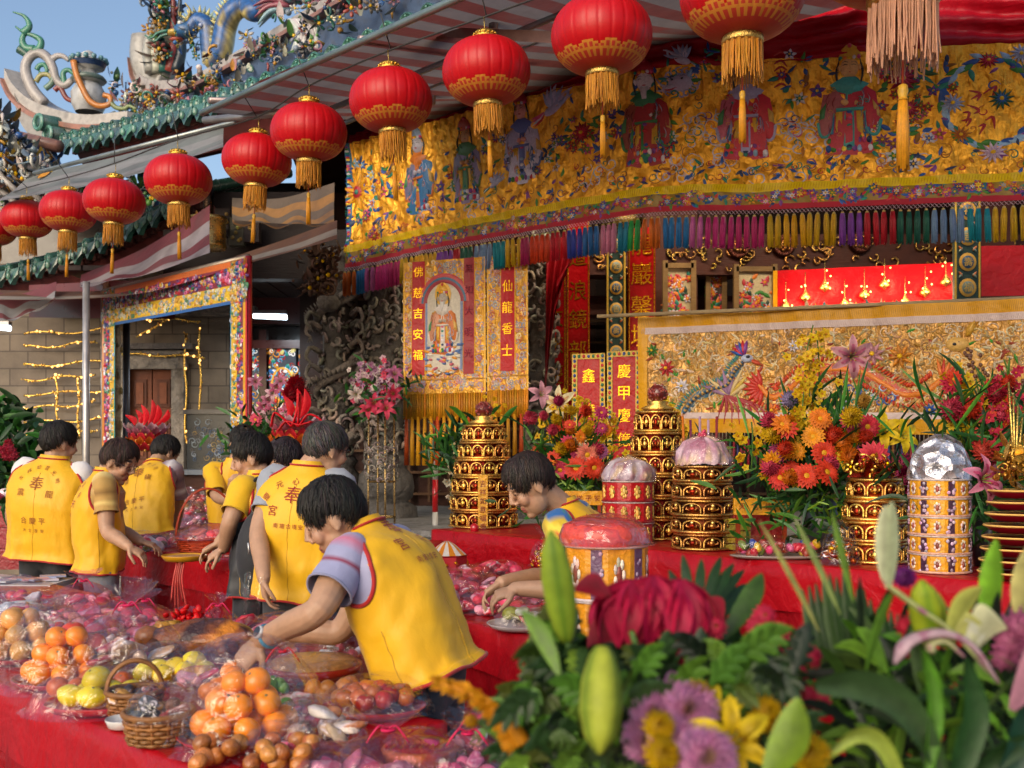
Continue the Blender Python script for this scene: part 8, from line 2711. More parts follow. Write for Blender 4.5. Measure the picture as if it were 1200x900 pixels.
sign('yellow lettered plaque behind the plastic sweet box', on_altar(893, .27), .30, .09, '天宮壇元')
sign('yellow lettered plaque between bending man and red drum', on_altar(684, .26), .24, .09, '吉祥平安')
c = on_altar(882, .42)
gl = thing('paper_money_stack', 'yellow-green and red paper bundle frame under the plaque', 'bundle', c)
MB().add(box(c + A(0, .05, .10), (.34, .14, .2)), hexc('#8a1414'), smooth=False).build('red_bundle', packet, gl)
mb = MB()
for k in range(5):
 mb.add(box(c + A(-.10, -.03, .02 + .036 * k), (.16, .03, .03)), vary(hexc('#8a7a1a'), .3), smooth=False)
mb.build('yellow_bundle', packet, gl)
c = on_altar(912, .14)
bx = thing('sweet_box', 'clear plastic oblong box of bright sweets at the altar edge', 'box', c)
mb = MB()
for k in range(34):
 mb.add(ell(c + A(R.uniform(-.20, .20), R.uniform(-.07, .07), .03 + R.uniform(0, .05)), (.03, .022, .02), 8, 5, basis(A(R.gauss(0, 1), R.gauss(0, 1), 1))), vary(R.choice([hexc(x) for x in ('#c83060', '#2a3a8a', '#c8a020', '#b01c30', '#7a8a3a', '#c85a8a', '#8a2a1a')]), .2))
mb.build('sweets', packet, bx)
V, Fs = ell((0, 0, 0), (.235, .105, .06), 26, 14)
V = np.sign(V) * np.abs(V) ** .7 * np.array((.235, .105, .06)) ** .3
MB().add((V + c + A(0, 0, .06), Fs)).build('clear_lid', film, bx)
MB().add(lathe([(0, 0), (.2, 0), (.25, .012), (.25, .018), (0, .008)], 30, (0, 0, 0)), hexc('#8a7a74')).build('tray', lacquer, bx, local=True)
bx.children[-1].location, bx.children[-1].scale = (0, 0, .0), (1, .46, 1)
c = on_altar(985, .10)
jr = thing('sweet_jar', 'small domed clear jar of orange and gold sweets', 'jar', c)
mb = MB()
lumps(mb, c, .08, .19, 26, [hexc(x) for x in ('#c8641c', '#c89a20', '#a8301c', '#c8b080')], R)
mb.build('sweets', gold, jr)
cello(c, .088, .21, 91, film, jr, 1, False, name='dome')
# ------------------------------------------------------------------ flowers
LG_ = [hexc(h) for h in ('#24501c', '#2f6a24', '#1a3f1a', '#4a7a24', '#3a6a34', '#16351c')]
def blade(mb, b, tip, w, bend, col, fold=.25, n=8, nv=None):
 b, tip = np.asarray(b, float), np.asarray(tip, float)
 t = np.linspace(0, 1, n)
 ctr = b + np.outer(t, tip - b) + np.outer(np.sin(PI * t) * 1.0, np.asarray(bend, float))
 ax = nrm(tip - b)
 sd = nrm(np.cross(ax, nv if nv is not None else (A(0, 1, 0) + .35 * nrm(np.cross(ax, A(.3, .2, 1))))))
 up = np.cross(sd, ax)
 ww = w / 2 * np.sin(PI * np.clip(t * .93 + .05, 0, 1)) ** .75
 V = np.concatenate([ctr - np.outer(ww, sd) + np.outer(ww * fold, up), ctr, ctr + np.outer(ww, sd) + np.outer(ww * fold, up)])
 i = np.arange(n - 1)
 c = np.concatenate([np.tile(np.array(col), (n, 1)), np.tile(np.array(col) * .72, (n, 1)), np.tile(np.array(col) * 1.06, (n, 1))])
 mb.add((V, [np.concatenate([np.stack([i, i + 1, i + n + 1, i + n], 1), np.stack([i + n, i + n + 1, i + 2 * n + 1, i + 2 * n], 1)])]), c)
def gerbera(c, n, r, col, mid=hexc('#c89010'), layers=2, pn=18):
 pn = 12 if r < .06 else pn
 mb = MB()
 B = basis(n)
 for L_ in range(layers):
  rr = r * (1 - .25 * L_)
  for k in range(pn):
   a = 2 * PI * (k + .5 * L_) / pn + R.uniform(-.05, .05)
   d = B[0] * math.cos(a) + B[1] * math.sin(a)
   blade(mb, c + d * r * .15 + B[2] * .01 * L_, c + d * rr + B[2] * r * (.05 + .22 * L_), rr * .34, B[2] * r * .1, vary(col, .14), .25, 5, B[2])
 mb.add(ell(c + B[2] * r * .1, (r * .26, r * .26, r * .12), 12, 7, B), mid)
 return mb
def pompon(c, n, r, col, k_=90, tipc=None):
 mb = MB()
 B = basis(n)
 for k in range(k_):
  f = (k + .5) / k_
  th_, a = f * 1.9, k * 2.39996
  d = B[2] * math.cos(th_) + (B[0] * math.cos(a) + B[1] * math.sin(a)) * math.sin(th_)
  blade(mb, c + d * r * .35, c + d * r * (.95 + .1 * R.random()), r * .46, -B[2] * r * .04, vary(col if f > .12 else (tipc or col), .16), .5, 4, np.cross(d, A(.3, .8, .2)))
 mb.add(ell(c, r * .72, 12, 8), tuple(np.array(col) * .7))
 return mb
def lily(c, n, r, col, edge=None, n_=6, stam=hexc('#a85a14'), curlb=.35):
 mb = MB()
 B = basis(n)
 for k in range(n_):
  a = 2 * PI * k / n_ + (.1 if k % 2 else 0)
  d = B[0] * math.cos(a) + B[1] * math.sin(a)
  blade(mb, c, c + d * r + B[2] * r * (.28 - (.1 if k % 2 else 0)), r * (.46 if k % 2 else .36), B[2] * r * curlb, vary(col, .1), .3, 9, B[2])
  if edge is not None:
   blade(mb, c + B[2] * .003, c + d * r * .8 + B[2] * (r * .25 + .004), r * .14, B[2] * (r * curlb + .004), edge, .1, 7, B[2])
 for k in range(6):
  a = 2 * PI * (k + .5) / 6
  d = B[0] * math.cos(a) + B[1] * math.sin(a)
  e = c + B[2] * r * .55 + d * r * .2
  mb.add(tube([c, e], r * .018, 4), hexc('#8a9a4a'))
  mb.add(ell(e, (r * .05, r * .02, r * .02), 6, 4), stam)
 return mb
def orchids(p0, p1, n, s, col, spread=.05, lip=hexc('#b06a10')):
 mb = MB()
 p0, p1 = np.asarray(p0, float), np.asarray(p1, float)
 sp_ = spline([p0, p0 * .5 + p1 * .5 + A(R.uniform(-.04, .04), -.02, .03), p1], 12)
 mb.add(tube(sp_, .004, 5), hexc('#4a6a24'))
 for k in range(n):
  q = sp_[int(11 * k / n)] + A(R.gauss(0, spread), R.gauss(-.02, spread * .6), R.gauss(0, spread * .5))
  B = basis(nrm(A(R.gauss(0, .5), -1, R.gauss(.1, .5))))
  sz = s * R.uniform(.7, 1.15)
  cc = vary(col, .16)
  for j in range(5):
   a = 2 * PI * j / 5 + .3
   d = B[0] * math.cos(a) + B[1] * math.sin(a)
   blade(mb, q, q + d * sz + B[2] * sz * .2, sz * .75, B[2] * sz * .15, cc, .15, 4, B[2])
  mb.add(ell(q + B[2] * sz * .2, sz * .2, 6, 4), lip)
 return mb
def foliage(mb, c, n, L_, w, rad, pal=LG_, up=.6, front=-.5):
 for _ in range(n):
  d = nrm(A(R.gauss(0, 1), R.gauss(front, .7), R.gauss(up, .7)))
  b = np.asarray(c) + A(*(np.array([R.gauss(0, 1), R.gauss(0, .6), R.gauss(0, .7)]) * rad))
  l_ = L_ * R.uniform(.5, 1.25)
  blade(mb, b, b + d * l_, w * R.uniform(.6, 1.3), A(R.gauss(0, .04), 0, R.gauss(.05, .05)) * l_, vary(R.choice(pal), .3))
FR = A(0, -1, .15)
def bouquet(label, vase, specs, fol, group=None, vcol=(.03, .03, .035), vr=.09, vh=.22):
 """specs: (kind, px, py, D, size, colour[, colour2]); every bloom is a part of its own"""
 th = thing('bouquet', label, 'bouquet', vase, group)
 if vh:
  MB().add(lathe([(0, 0), (vr * .8, 0), (vr, vh * .5), (vr * .9, vh), (vr * .8, vh), (vr * .75, vh * .8)], 26, vase), vcol).build('vase', lacquer, th)
 st = MB()
 for sp_ in specs:
  kd, px, py, D, s = sp_[:5]
  c = P(px, py, D)
  col = sp_[5]
  c2 = sp_[6] if len(sp_) > 6 else None
  n = nrm(FR + A(R.gauss(0, .3), 0, R.gauss(.1, .25)))
  if kd == 'g':
   gerbera(c, n, s, col, c2 or hexc('#c89010')).build('gerbera', petal, th)
  elif kd == 'p':
   pompon(c, n, s, col, 70, c2).build('chrysanthemum', petal, th)
  elif kd == 'l':
   lily(c, n, s, col, c2).build('lily', petal, th)
  elif kd == 'o':
   orchids(c - A(R.uniform(-.03, .03), 0, s * .5), c + A(R.uniform(-.04, .04), 0, s * .5), int(s * 60), .028, col, .045, c2 or hexc('#b06a10')).build('orchid_spray', petal, th)
   continue
  elif kd == 'b':
   mb = MB()
   V, Fs = ell((0, 0, 0), (s * .3, s * .3, s), 12, 10)
   mb.add((V @ basis(nrm(A(R.gauss(0, .2), -.2, 1))) + c, Fs), col)
   mb.build('flower_bud', petal, th)
  v0 = np.asarray(vase) + A(0, 0, vh or 0)
  st.add(tube(spline([c, c * .5 + v0 * .5 + A(0, .03, .02), v0], 9), .004, 5), vary(hexc('#3a5a20'), .2))
 if st.n:
  st.build('stems', leafm, th)
 for k, f in enumerate(fol):
  mb = MB()
  f = list(f)
  f[0] = np.asarray(vase) + (np.asarray(f[0]) - np.asarray(vase)) * A(1, 1, .82)
  f[1], f[2], f[3] = int(f[1] * 1.5), f[2] * .52, f[3] * .6
  foliage(mb, *f)
  mb.build('foliage', leafm, th)
 return th
PK, CO, MG, OG, YL, CR = hexc('#c8405c'), hexc('#c8381c'), hexc('#a01c50'), hexc('#d07010'), hexc('#d0a810'), hexc('#c8b890')
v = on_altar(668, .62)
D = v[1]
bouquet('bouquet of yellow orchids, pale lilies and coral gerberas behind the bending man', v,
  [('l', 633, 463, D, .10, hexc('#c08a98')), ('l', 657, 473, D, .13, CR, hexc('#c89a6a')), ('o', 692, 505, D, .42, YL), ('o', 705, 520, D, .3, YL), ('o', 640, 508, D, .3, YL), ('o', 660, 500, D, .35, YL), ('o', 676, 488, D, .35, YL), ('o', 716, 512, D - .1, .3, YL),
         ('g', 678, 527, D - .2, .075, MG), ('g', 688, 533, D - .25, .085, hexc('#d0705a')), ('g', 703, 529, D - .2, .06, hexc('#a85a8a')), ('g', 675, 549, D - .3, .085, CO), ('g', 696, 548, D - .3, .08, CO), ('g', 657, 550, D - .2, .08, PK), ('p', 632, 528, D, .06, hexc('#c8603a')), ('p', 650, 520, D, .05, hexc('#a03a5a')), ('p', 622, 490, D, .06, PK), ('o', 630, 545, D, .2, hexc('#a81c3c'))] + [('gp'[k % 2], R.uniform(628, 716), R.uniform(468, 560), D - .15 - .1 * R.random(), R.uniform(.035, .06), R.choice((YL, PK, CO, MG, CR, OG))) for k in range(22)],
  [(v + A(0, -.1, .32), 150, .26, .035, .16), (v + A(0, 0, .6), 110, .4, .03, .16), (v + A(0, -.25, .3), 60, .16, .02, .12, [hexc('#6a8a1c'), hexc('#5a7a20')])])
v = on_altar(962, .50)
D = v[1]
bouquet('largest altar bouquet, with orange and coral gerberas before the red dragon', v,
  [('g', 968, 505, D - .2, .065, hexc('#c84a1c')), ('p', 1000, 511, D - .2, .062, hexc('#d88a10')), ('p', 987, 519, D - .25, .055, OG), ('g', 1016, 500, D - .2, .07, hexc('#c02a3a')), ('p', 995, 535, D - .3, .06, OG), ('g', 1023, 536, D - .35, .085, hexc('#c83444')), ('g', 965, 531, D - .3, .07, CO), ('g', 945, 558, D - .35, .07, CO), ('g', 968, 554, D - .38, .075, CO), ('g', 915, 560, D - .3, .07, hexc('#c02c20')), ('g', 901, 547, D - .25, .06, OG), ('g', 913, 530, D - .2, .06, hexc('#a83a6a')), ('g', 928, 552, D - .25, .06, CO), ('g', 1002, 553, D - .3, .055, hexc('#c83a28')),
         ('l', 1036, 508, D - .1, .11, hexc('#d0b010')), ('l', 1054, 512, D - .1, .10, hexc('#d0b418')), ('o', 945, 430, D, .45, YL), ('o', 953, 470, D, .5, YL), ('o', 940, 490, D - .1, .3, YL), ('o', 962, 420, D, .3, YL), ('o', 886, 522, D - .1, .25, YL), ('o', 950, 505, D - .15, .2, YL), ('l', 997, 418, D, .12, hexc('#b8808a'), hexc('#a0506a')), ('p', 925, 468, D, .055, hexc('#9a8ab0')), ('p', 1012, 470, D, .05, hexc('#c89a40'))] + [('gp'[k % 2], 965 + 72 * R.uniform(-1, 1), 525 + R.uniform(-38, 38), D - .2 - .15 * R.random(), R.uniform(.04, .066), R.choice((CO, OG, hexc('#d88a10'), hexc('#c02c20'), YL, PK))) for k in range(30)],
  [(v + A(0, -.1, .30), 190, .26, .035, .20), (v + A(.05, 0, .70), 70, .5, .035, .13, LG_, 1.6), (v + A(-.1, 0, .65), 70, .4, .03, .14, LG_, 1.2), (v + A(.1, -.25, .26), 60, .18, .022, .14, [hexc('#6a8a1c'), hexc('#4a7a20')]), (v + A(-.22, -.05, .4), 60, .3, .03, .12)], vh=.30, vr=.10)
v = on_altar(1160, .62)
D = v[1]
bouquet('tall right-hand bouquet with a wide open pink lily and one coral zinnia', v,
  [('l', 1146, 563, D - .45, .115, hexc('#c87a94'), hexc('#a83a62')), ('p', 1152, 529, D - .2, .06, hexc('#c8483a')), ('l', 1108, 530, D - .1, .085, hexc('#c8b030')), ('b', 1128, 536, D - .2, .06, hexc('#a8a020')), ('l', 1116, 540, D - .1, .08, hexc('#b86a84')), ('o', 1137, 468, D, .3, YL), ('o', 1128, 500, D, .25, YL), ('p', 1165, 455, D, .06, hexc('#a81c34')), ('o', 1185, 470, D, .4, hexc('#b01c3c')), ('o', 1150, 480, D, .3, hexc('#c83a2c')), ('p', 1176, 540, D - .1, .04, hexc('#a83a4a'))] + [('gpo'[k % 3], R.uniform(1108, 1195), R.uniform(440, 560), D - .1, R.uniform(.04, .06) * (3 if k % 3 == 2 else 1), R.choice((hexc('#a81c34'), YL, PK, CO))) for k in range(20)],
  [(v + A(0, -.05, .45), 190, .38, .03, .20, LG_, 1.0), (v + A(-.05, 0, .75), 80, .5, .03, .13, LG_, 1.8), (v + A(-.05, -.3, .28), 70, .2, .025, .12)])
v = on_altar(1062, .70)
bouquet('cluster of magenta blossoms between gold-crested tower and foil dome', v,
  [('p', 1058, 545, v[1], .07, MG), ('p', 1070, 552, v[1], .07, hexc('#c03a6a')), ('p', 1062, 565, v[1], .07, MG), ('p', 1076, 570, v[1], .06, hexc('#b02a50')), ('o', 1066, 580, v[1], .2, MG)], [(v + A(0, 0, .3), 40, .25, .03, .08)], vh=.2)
v = on_altar(545, .75)
bouquet('loose greenery with cream buds behind the left gilt tower', v,
  [('o', 535, 540, v[1], .3, CR), ('o', 575, 485, v[1], .2, YL), ('p', 566, 486, v[1] - .2, .05, hexc('#b8502a')), ('o', 530, 570, v[1], .2, hexc('#b0a890'))], [(v + A(-.1, 0, .62), 90, .4, .035, .12, LG_, 1.0), (v + A(.12, 0, .85), 40, .35, .06, .08, LG_, .2)], vh=.3)
v = on_altar(800, .75)
bouquet('yellow orchids and dark greenery between tower and phoenix', v, [('o', 788, 500, v[1], .35, YL), ('o', 795, 525, v[1], .25, YL), ('o', 780, 540, v[1], .2, hexc('#8a8a2a'))], [(v + A(0, 0, .5), 70, .35, .03, .12)], vh=.3)
# incense sticks by the phoenix
mb = MB()
for k, (x, cc) in enumerate(((806, '#b8641c'), (813, '#6a2a44'), (822, '#9a7a90'), (830, '#a88aa0'), (838, '#7a2a30'))):
 mb.add(tube([on_altar(x, .5), P(x + 2 * k - 6, 488 + 4 * (k % 2), on_altar(x, .5)[1])], .008, 6), hexc(cc))
tag(mb.build('incense_sticks', lacquer), 'tall coloured incense sticks standing under the blue phoenix', 'incense')
# ---- bouquet on a metal stand before the columns
sc = A(P(447, 600, 9.1)[0], 9.1, .51)
sb = thing('flower_stand', 'gilded wire flower stand with openwork drum before the grey column', 'stand', sc)
z0, z1 = .85, P(447, 480, 9.1)[2]
mb = MB()
for k in range(4):
 a = k * PI / 2 + .4
 mb.add(tube([sc + A(.12 * math.cos(a), .12 * math.sin(a), 0), A(sc[0] + .11 * math.cos(a), 9.1 + .11 * math.sin(a), z1)], .009, 6), (.5, .34, .14))
for zz in (.95, 1.25, z1):
 mb.add(ring(A(sc[0], 9.1, zz), A(0, 0, 1), .12, .008, 24, 5), (.55, .38, .15))
mb.build('frame', gold, sb)
mb = MB()
for k in range(110):
 a, zz = R.uniform(0, 6.28), R.uniform(1.26, 1.56)
 t = np.linspace(0, 5, 8)
 rr = R.uniform(.02, .04) * (1 - .1 * np.arange(8))
 tn = A(-math.sin(a), math.cos(a), 0)
 mb.add(tube(A(sc[0] + .14 * math.cos(a), 9.1 + .14 * math.sin(a), zz) + np.outer(rr * np.cos(t), tn) + np.outer(rr * np.sin(t), A(0, 0, 1)), .007, 4), vary((.28, .24, .2), .3))
mb.build('openwork_drum', stone, sb)
v = A(sc[0], 9.1, z1 - .05)
bouquet('round bouquet of mauve orchids and red lilies on the wire stand', v,
  [('o', 425 + 4.5 * (k % 9), 438 + 9 * (k // 9) + 3 * (k % 2), 9.0, .16, (hexc('#a87a98'), hexc('#b89aa8'), hexc('#c8b8b0'), PK)[k % 4], hexc('#8a3a6a')) for k in range(27)] + [('l', 440, 474, 8.9, .10, hexc('#b82a4a')), ('l', 452, 480, 8.9, .10, PK), ('l', 462, 462, 8.9, .09, hexc('#a01c3c')), ('l', 418, 462, 8.9, .08, hexc('#b8a8a0')), ('l', 432, 482, 8.9, .09, hexc('#c03a50')), ('l', 462, 440, 8.9, .09, hexc('#a85a80'))],
  [(v + A(0, -.05, .22), 110, .22, .04, .14)], vh=0)
# ---- lotus lamps and ribbons at the left
def lotus(label, c, r, seed, flame):
 th = thing('lotus_lamp', label, 'lamp', c)
 mb = MB()
 for L_, (rr, zz, n, cc) in enumerate(((1.0, .0, 14, hexc('#b01c28')), (.95, .14, 14, hexc('#c8641c')), (.8, .26, 12, hexc('#c02838')), (.9, .40, 12, hexc('#b86a80')), (1.05, .5, 12, hexc('#c09aa0')))):
  for k in range(n):
   a = 2 * PI * (k + .5 * (L_ % 2)) / n
   d = A(math.cos(a), math.sin(a), 0)
   b = c + d * r * rr * .55 + A(0, 0, zz * r * 1.9)
   blade(mb, b, b + d * r * .5 * rr + A(0, 0, r * .42), r * .42, d * r * .12, vary(cc, .2), .35, 6, d)
   mb.add(ell(b + d * r * .2, r * .07, 6, 4), vary((.8, .45, .1), .3))
 mb.add(lathe([(r * .5, 0), (r * .62, r * .5), (r * .5, r)], 18, c), hexc('#8a1a10'))
 mb.build('petal_tiers', petal, th)
 mb = MB()
 for k in range(18):
  a = 2 * PI * k / 18
  mb.add(ell(c + A(r * .7 * math.cos(a), r * .7 * math.sin(a), r * .38 + .02 * (k % 2)), r * .055, 6, 4))
 mb.build('bulb_ring', glow, th)
 mb = MB()
 for k in range(flame):
  x = (k - (flame - 1) / 2) * r * .22
  blade(mb, c + A(x, -.02, r * 1.25), c + A(x * 1.8 + .02 * (k % 2), -.03, r * (2.5 - .25 * abs(k - flame / 2))), r * .3, A(.03, 0, 0), vary(hexc('#c00c1c'), .15), .3)
 mb.build('red_flame', satin, th)
lotus('red lotus lamp with flame-shaped top before the brown door', P(172, 528, 8.4), .16, 2, 6)
lotus('glowing lotus lamp with red ribbons beside the grey-haired man', P(346, 530, 7.2), .18, 3, 3)
mb = MB()
for pts in (((318, 500), (322, 484), (334, 492), (342, 500)), ((342, 500), (350, 478), (352, 462), (349, 500)), ((350, 500), (362, 486), (376, 492), (378, 500)), ((326, 505), (336, 494), (350, 498), (366, 494))):
 mb.add(tube(spline([P(x, y, 7.0) for x, y in pts], 20), .03, 7, flat=.25), vary(hexc('#b80c1c'), .15))
tag(mb.build('ribbon_bow', satin), 'big looped red satin ribbon above the glowing lotus lamp', 'ribbon')
v = A(P(322, 520, 8.6)[0], 8.6, 1.3)
bouquet('bouquet of pink lilies with a red rose ball behind the red ribbon', v,
  [('p', 347, 452, 8.4, .09, hexc('#a00c20')), ('p', 341, 462, 8.35, .08, hexc('#a00c20')), ('p', 354, 463, 8.35, .08, hexc('#8a0818'))] + [('l', 300 + 5 * k, 448 + 7 * ((k * 5) % 6), 8.5, .07, (hexc('#b06a84'), hexc('#c8a0a8'), hexc('#a84a6a'))[k % 3]) for k in range(9)] + [('g', 300, 492, 8.4, .06, PK), ('o', 340, 492, 8.4, .2, hexc('#c05a7a'))],
  [(v + A(0, -.05, .35), 120, .26, .04, .16)], vh=.2)
# shrub at the left edge
c = A(P(8, 560, 7.6)[0], 7.6, .72)
sh = thing('potted_shrub', 'dense dark green potted shrub with small red blossoms at the left edge', 'shrub', c)
MB().add(lathe([(0, 0), (.14, 0), (.18, .25), (.17, .25)], 20, c), (.10, .035, .03)).build('pot', lacquer, sh)
mb = MB()
foliage(mb, c + A(0, 0, .62), 700, .13, .035, .13, LG_[:3] + [LG_[5]], .3)
for k in range(500):
 zz = R.uniform(.25, 1.12)
 w = .24 * (1 - .45 * abs(zz - .55))
 q = c + A(R.gauss(0, w * .55), R.gauss(0, w * .5), zz)
 blade(mb, q, q + A(R.gauss(0, .07), R.gauss(-.04, .05), R.gauss(.04, .06)), .04, A(0, 0, .01), vary(R.choice(LG_[:3] + [LG_[5]]), .35))
mb.build('leaves', leafm, sh)
for k in range(11):
 pompon(c + A(R.gauss(.03, .12), -.2, R.uniform(.3, 1.0)) if k > 3 else P(6 + 3 * k, 528 + 5 * (k % 2), 7.3), A(0, -1, .2), .035 if k > 3 else .05, hexc('#b83040') if k > 3 else hexc('#c03a50'), 30).build('blossom', petal, sh)
# ------------------------------------------------------------------ foreground bouquets, close to the lens; most leaf greens darkened to carry shadow
def fp(px, py, D=1.35):
 return P(px, py, D)
def fpart(th, name, mb, m=None):
 return mb.build(name, m or petal, th)
def bud(p0, p1, r, col, col2):
 """closed lily bud: ribbed spindle from p0 (base) to p1 (tip)"""
 p0, p1 = np.asarray(p0), np.asarray(p1)
 t = np.linspace(0, 1, 20)
 V, Fs = tube(p0 + np.outer(t, p1 - p0), r * np.interp(t, [0, .08, .3, .6, .85, 1], [.35, .6, .92, 1, .72, .12]), 18)
 T_, N_b, B_b = frames(p0 + np.outer(t, p1 - p0))
 cc = np.tile(np.array(col), (len(V), 1))
 for j in range(18):
  g_ = abs(math.cos(j * PI / 6)) if True else 0
  for i in range(20):
   k = j * 20 + i
   V[k] = p0 + (p1 - p0) * t[i] + (V[k] - (p0 + (p1 - p0) * t[i])) * (.88 + .14 * g_)
   cc[k] = np.array(col) * g_ ** .8 + np.array(col2) * (1 - g_ ** .8)
 return MB().add((V, Fs), cc)
table('flower table under the two blurred bouquets nearest the lens', 'red tablecloth under the two blurred bouquets nearest the lens', A(.08, 1.22, 0), A(1, 0, 0), A(0, 1, 0), .95, .45, .598, seed=9)
vb = A(.30, 1.42, .60)
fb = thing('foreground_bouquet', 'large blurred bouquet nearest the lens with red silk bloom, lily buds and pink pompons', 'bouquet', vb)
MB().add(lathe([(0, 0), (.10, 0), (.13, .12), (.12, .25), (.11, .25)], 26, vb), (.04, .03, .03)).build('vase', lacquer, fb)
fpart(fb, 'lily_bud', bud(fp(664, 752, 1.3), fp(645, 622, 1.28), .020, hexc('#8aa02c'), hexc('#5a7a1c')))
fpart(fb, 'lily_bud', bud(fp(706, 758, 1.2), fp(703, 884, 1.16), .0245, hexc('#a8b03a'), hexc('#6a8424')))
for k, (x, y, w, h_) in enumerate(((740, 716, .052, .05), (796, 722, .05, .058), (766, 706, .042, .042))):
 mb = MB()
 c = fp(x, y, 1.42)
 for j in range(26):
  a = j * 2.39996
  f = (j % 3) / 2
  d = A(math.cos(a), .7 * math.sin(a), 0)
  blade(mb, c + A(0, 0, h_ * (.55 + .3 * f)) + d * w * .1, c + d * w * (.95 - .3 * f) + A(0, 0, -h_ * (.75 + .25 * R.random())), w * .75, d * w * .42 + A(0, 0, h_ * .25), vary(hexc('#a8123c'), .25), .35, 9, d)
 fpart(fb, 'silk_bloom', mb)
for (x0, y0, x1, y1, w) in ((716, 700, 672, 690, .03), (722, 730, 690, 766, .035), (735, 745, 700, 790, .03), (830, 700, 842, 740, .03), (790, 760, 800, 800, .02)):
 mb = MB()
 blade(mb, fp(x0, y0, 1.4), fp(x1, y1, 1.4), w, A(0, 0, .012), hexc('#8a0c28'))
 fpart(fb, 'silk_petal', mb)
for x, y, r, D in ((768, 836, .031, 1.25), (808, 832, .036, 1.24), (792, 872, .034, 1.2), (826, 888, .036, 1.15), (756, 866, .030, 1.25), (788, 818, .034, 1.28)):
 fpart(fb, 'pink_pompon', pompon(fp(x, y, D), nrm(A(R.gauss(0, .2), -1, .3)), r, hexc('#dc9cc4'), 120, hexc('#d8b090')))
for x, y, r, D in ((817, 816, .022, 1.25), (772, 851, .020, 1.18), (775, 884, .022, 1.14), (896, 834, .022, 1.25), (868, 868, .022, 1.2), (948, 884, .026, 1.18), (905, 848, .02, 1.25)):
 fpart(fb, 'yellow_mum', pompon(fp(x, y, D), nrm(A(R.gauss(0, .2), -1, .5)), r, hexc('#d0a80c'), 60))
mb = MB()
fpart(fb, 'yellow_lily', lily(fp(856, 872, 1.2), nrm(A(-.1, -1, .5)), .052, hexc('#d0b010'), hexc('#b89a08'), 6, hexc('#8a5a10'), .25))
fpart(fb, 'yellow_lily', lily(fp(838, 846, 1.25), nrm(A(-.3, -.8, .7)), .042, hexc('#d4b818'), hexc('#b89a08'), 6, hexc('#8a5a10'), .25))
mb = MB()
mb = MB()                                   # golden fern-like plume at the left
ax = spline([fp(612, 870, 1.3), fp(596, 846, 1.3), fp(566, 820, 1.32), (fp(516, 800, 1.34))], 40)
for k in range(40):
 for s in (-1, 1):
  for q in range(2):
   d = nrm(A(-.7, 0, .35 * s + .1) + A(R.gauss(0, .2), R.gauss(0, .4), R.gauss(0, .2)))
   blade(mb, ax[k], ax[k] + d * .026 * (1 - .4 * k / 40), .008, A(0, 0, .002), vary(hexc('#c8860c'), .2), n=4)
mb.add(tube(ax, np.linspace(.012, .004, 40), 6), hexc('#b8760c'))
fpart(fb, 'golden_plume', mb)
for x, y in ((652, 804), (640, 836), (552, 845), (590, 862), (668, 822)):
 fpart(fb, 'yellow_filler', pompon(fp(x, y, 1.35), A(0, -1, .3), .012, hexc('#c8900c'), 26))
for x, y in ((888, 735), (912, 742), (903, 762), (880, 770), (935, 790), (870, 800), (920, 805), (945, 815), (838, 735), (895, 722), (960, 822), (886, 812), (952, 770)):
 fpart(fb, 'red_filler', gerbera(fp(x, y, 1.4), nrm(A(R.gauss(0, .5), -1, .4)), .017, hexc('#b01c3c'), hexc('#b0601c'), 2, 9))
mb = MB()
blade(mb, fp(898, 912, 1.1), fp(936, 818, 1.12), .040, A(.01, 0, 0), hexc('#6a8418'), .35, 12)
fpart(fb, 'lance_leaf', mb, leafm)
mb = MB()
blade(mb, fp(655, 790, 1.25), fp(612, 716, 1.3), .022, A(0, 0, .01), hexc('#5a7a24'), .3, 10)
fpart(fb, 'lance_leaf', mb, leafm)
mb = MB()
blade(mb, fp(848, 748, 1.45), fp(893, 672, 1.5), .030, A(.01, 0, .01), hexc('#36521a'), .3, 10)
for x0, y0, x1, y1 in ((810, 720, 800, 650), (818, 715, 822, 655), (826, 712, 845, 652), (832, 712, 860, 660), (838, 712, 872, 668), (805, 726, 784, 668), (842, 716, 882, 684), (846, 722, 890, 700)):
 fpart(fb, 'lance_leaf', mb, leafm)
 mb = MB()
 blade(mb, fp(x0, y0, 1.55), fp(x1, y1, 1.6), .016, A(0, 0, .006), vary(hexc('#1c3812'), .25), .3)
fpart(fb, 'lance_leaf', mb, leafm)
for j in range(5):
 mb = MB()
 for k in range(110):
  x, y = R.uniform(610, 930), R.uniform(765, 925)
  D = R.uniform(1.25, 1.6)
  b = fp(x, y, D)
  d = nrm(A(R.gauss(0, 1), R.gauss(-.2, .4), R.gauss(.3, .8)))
  cl_ = vary(R.choice((hexc('#1a2c14'), hexc('#203a18'), hexc('#2c4420'), hexc('#364e18'), hexc('#101f10'), hexc('#48561e'), hexc('#4f7a24'), hexc('#5f8a2c'))), .35)  # dark greens have the foreground shadow mixed into their colour
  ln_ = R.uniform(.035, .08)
  sd_ = nrm(np.cross(d, A(0, 1, .3)))
  blade(mb, b, b + d * ln_, ln_ * R.uniform(.26, .36), A(0, 0, .010), cl_, .3, 7)
  for f_ in (.15, .35, .55):
   for s_ in (-1, 1):
    blade(mb, b + d * ln_ * f_, b + d * ln_ * (f_ + .25) + sd_ * s_ * ln_ * (.34 - .25 * f_), ln_ * .16, A(0, 0, .003), cl_, .3, 5)
 tag(fpart(fb, 'foliage', mb, leafm), kind='stuff')
mb = MB()
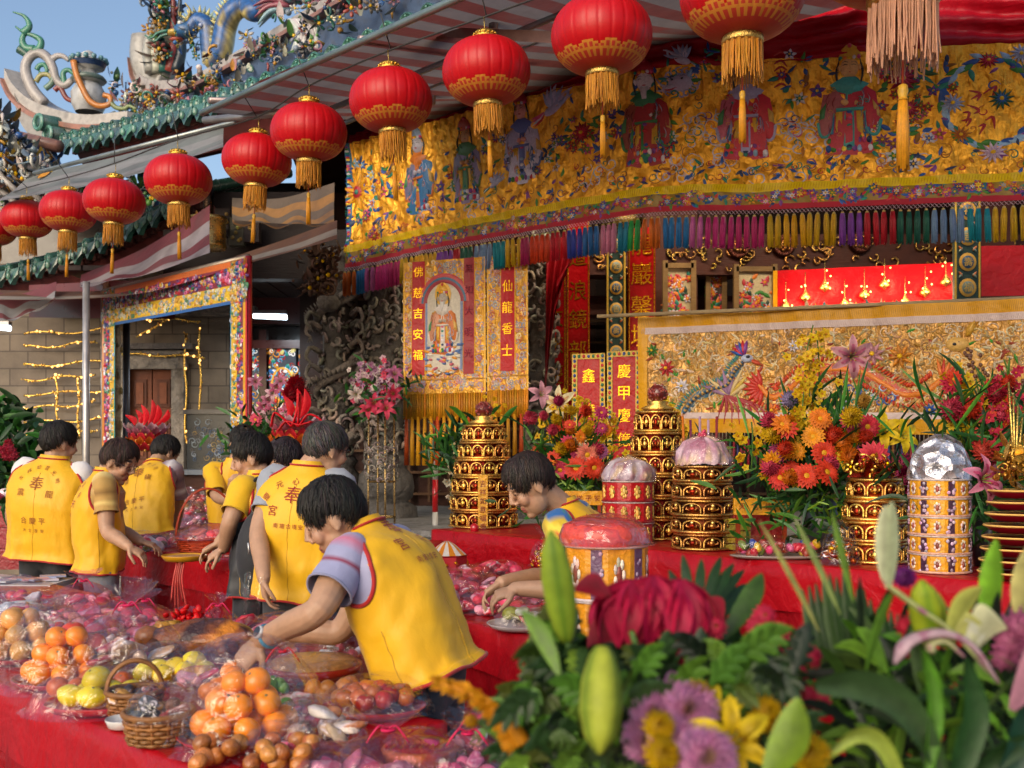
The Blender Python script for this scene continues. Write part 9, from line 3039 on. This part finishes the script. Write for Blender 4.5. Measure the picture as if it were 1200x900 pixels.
for (x, y) in ((664, 752), (706, 760), (740, 740), (802, 750), (790, 850), (850, 885), (912, 742), (888, 735), (655, 790), (560, 845)):
 c = fp(x, y, 1.36)
 mb.add(tube(spline([c, c * .5 + vb * .5 + A(0, .04, .12), vb + A(0, 0, .25)], 10), .004, 6), hexc('#4a6a24'))
fpart(fb, 'stems', mb, leafm)
vb = A(.72, 1.45, .60)
fb = thing('foreground_bouquet', 'blurred bouquet at the lower right corner with fan palm, pale lilies and arching leaves', 'bouquet', vb)
MB().add(lathe([(0, 0), (.11, 0), (.14, .12), (.13, .25), (.12, .25)], 26, vb), (.04, .03, .03)).build('vase', lacquer, fb)
for k in range(17):                         # palm fan
 x1, y1 = 940 + 8.0 * k, 690 - 22 * math.sin(k * .35) + 4 * (k % 3)
 mb = MB()
 blade(mb, fp(1012 + 1.8 * k, 902, 1.45), fp(x1, y1, 1.5), .020, A(.012 * (k - 8) / 8, 0, .004), vary(hexc('#264410'), .25), .35, 10)
 fpart(fb, 'palm_blade', mb, leafm)
for k, (x0, y0, x1, y1, w) in enumerate(((1042, 690, 1046, 588, .030), (1036, 680, 1038, 592, .022), (1162, 752, 1168, 632, .034), (1200, 742, 1206, 640, .034), (1000, 705, 975, 600, .010), (985, 720, 930, 605, .008), (960, 740, 890, 610, .007))):
 mb = MB()
 blade(mb, fp(x0, y0, 1.35), fp(x1, y1, 1.35), w, A(0, 0, .004), (hexc('#a8b088'), hexc('#b0b490'), hexc('#6a9a1c'), hexc('#a8a060'), hexc('#5a7a24'), hexc('#7a8a4a'), hexc('#8a8a4a'))[k], .45, 10)
 fpart(fb, 'pale_spear' if k < 4 else 'grass_blade', mb, leafm)
fpart(fb, 'lily_bud', bud(fp(1088, 755, 1.32), fp(1080, 680, 1.3), .020, hexc('#9aa824'), hexc('#6a8a1c')))
fpart(fb, 'lily_bud', bud(fp(1100, 740, 1.35), fp(1088, 690, 1.35), .016, hexc('#a0ac2c'), hexc('#748a20')))
mb = MB()
for (x0, y0, x1, y1, w, bz, cc) in ((1150, 730, 1112, 752, .03, .012, '#b0b060'), (1112, 752, 1150, 688, .03, .01, '#a8ac50'), (1140, 760, 1180, 735, .045, .02, '#c0c098'), (1150, 752, 1130, 728, .05, .01, '#c8c8b0')):
 blade(mb, fp(x0, y0, 1.28), fp(x1, y1, 1.28), w, A(0, 0, bz), hexc(cc), .35, 10)
fpart(fb, 'white_lily', mb)
for pts, w, cc in ((((1170, 800), (1140, 758), (1105, 742), (1065, 752), (1048, 778)), .013, '#b89aa4'), (((1130, 770), (1108, 752), (1090, 756), (1094, 766)), .010, '#b0b080'), (((1160, 790), (1115, 740), (1075, 712), (1035, 682)), .007, '#a8b070')):
 mb = MB()
 ax = spline([fp(x, y, 1.27) for x, y in pts], 24)
 V, Fs = tube(ax, w * np.interp(np.linspace(0, 1, 24), [0, .5, .85, 1], [.35, .8, 1.1, .3]), 10, flat=.5)
 c_ = np.tile(np.array(hexc(cc)), (len(V), 1))
 c_[fnoise(V, 3, 160) > .35] = hexc('#a06a80')
 mb.add((V, Fs), c_)
 fpart(fb, 'curved_petal', mb)
fpart(fb, 'purple_pompon', pompon(fp(1059, 676, 1.5), A(0, -1, .3), .019, hexc('#7a2a7a'), 50))
for x, y, r in ((1196, 738, .03), (1184, 752, .025), (1178, 770, .02)):
 fpart(fb, 'pink_bloom', pompon(fp(x, y, 1.3), A(0, -1, .3), r, hexc('#b8648a'), 50))
for x, y, w in ((1190, 812, .028),):
 mb = MB()
 blade(mb, fp(x - 4, y + 20, 1.2), fp(x + 22, y - 70, 1.25), w, A(.01, 0, 0), hexc('#a8707e'), .3, 10)
 fpart(fb, 'pink_lily_petal', mb)
for x, y in ((1126, 812), (1136, 818), (1074, 770), (1060, 735), (1068, 760), (1100, 868)):
 fpart(fb, 'red_filler', gerbera(fp(x, y, 1.35), nrm(A(R.gauss(0, .5), -1, .3)), .015, hexc('#b01430'), hexc('#8a1020'), 2, 8))
for k, (pts, w, cc) in enumerate(((((955, 802), (1010, 802), (1060, 830), (1110, 915)), .038, '#2c4420'), (((1110, 940), (1128, 880), (1140, 830), (1128, 770)), .032, '#20421a'), (((1160, 930), (1190, 880), (1200, 840), (1215, 820)), .034, '#183a2a'), (((1080, 920), (1092, 850), (1090, 800), (1078, 760)), .018, '#4a7a1c'), (((1060, 930), (1030, 870), (1000, 860), (960, 890)), .02, '#8a9a3a'), (((1130, 930), (1160, 890), (1200, 870), (1230, 880)), .028, '#203a18'))):
 mb = MB()
 ax = spline([fp(x, y, 1.18) for x, y in pts], 18)
 t = np.linspace(0, 1, 18)
 T_, _, _ = frames(ax)
 sd = nrm_rows(np.cross(T_, A(0, 1, .2)))
 ww = w / 2 * np.sin(PI * (t * .88 + .1)) ** .7
 V = np.concatenate([ax - ww[:, None] * sd - A(0, .01, 0), ax, ax + ww[:, None] * sd - A(0, .01, 0)])
 i = np.arange(17)
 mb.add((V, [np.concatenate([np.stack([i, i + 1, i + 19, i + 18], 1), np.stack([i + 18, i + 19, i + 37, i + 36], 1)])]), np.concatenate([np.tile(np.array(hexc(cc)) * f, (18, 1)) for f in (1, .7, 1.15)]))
 fpart(fb, 'arching_leaf', mb, leafm)
for j in range(4):
 mb = MB()
 for k in range(130):
  b = fp(R.uniform(1000, 1230), R.uniform(775, 930), R.uniform(1.3, 1.6))
  d = nrm(A(R.gauss(0, 1), R.gauss(-.2, .4), R.gauss(.4, .8)))
  blade(mb, b, b + d * R.uniform(.05, .12), R.uniform(.008, .02), A(0, 0, .012), vary(R.choice((hexc('#1a2c14'), hexc('#203a18'), hexc('#364e18'), hexc('#101f10'), hexc('#36521a'), hexc('#5a8a24'), hexc('#6a962c'), hexc('#4a7a20'))), .3), .25, 6)  # shadow of the foreground is put into the darker leaf colours
 tag(fpart(fb, 'foliage', mb, leafm), kind='stuff')
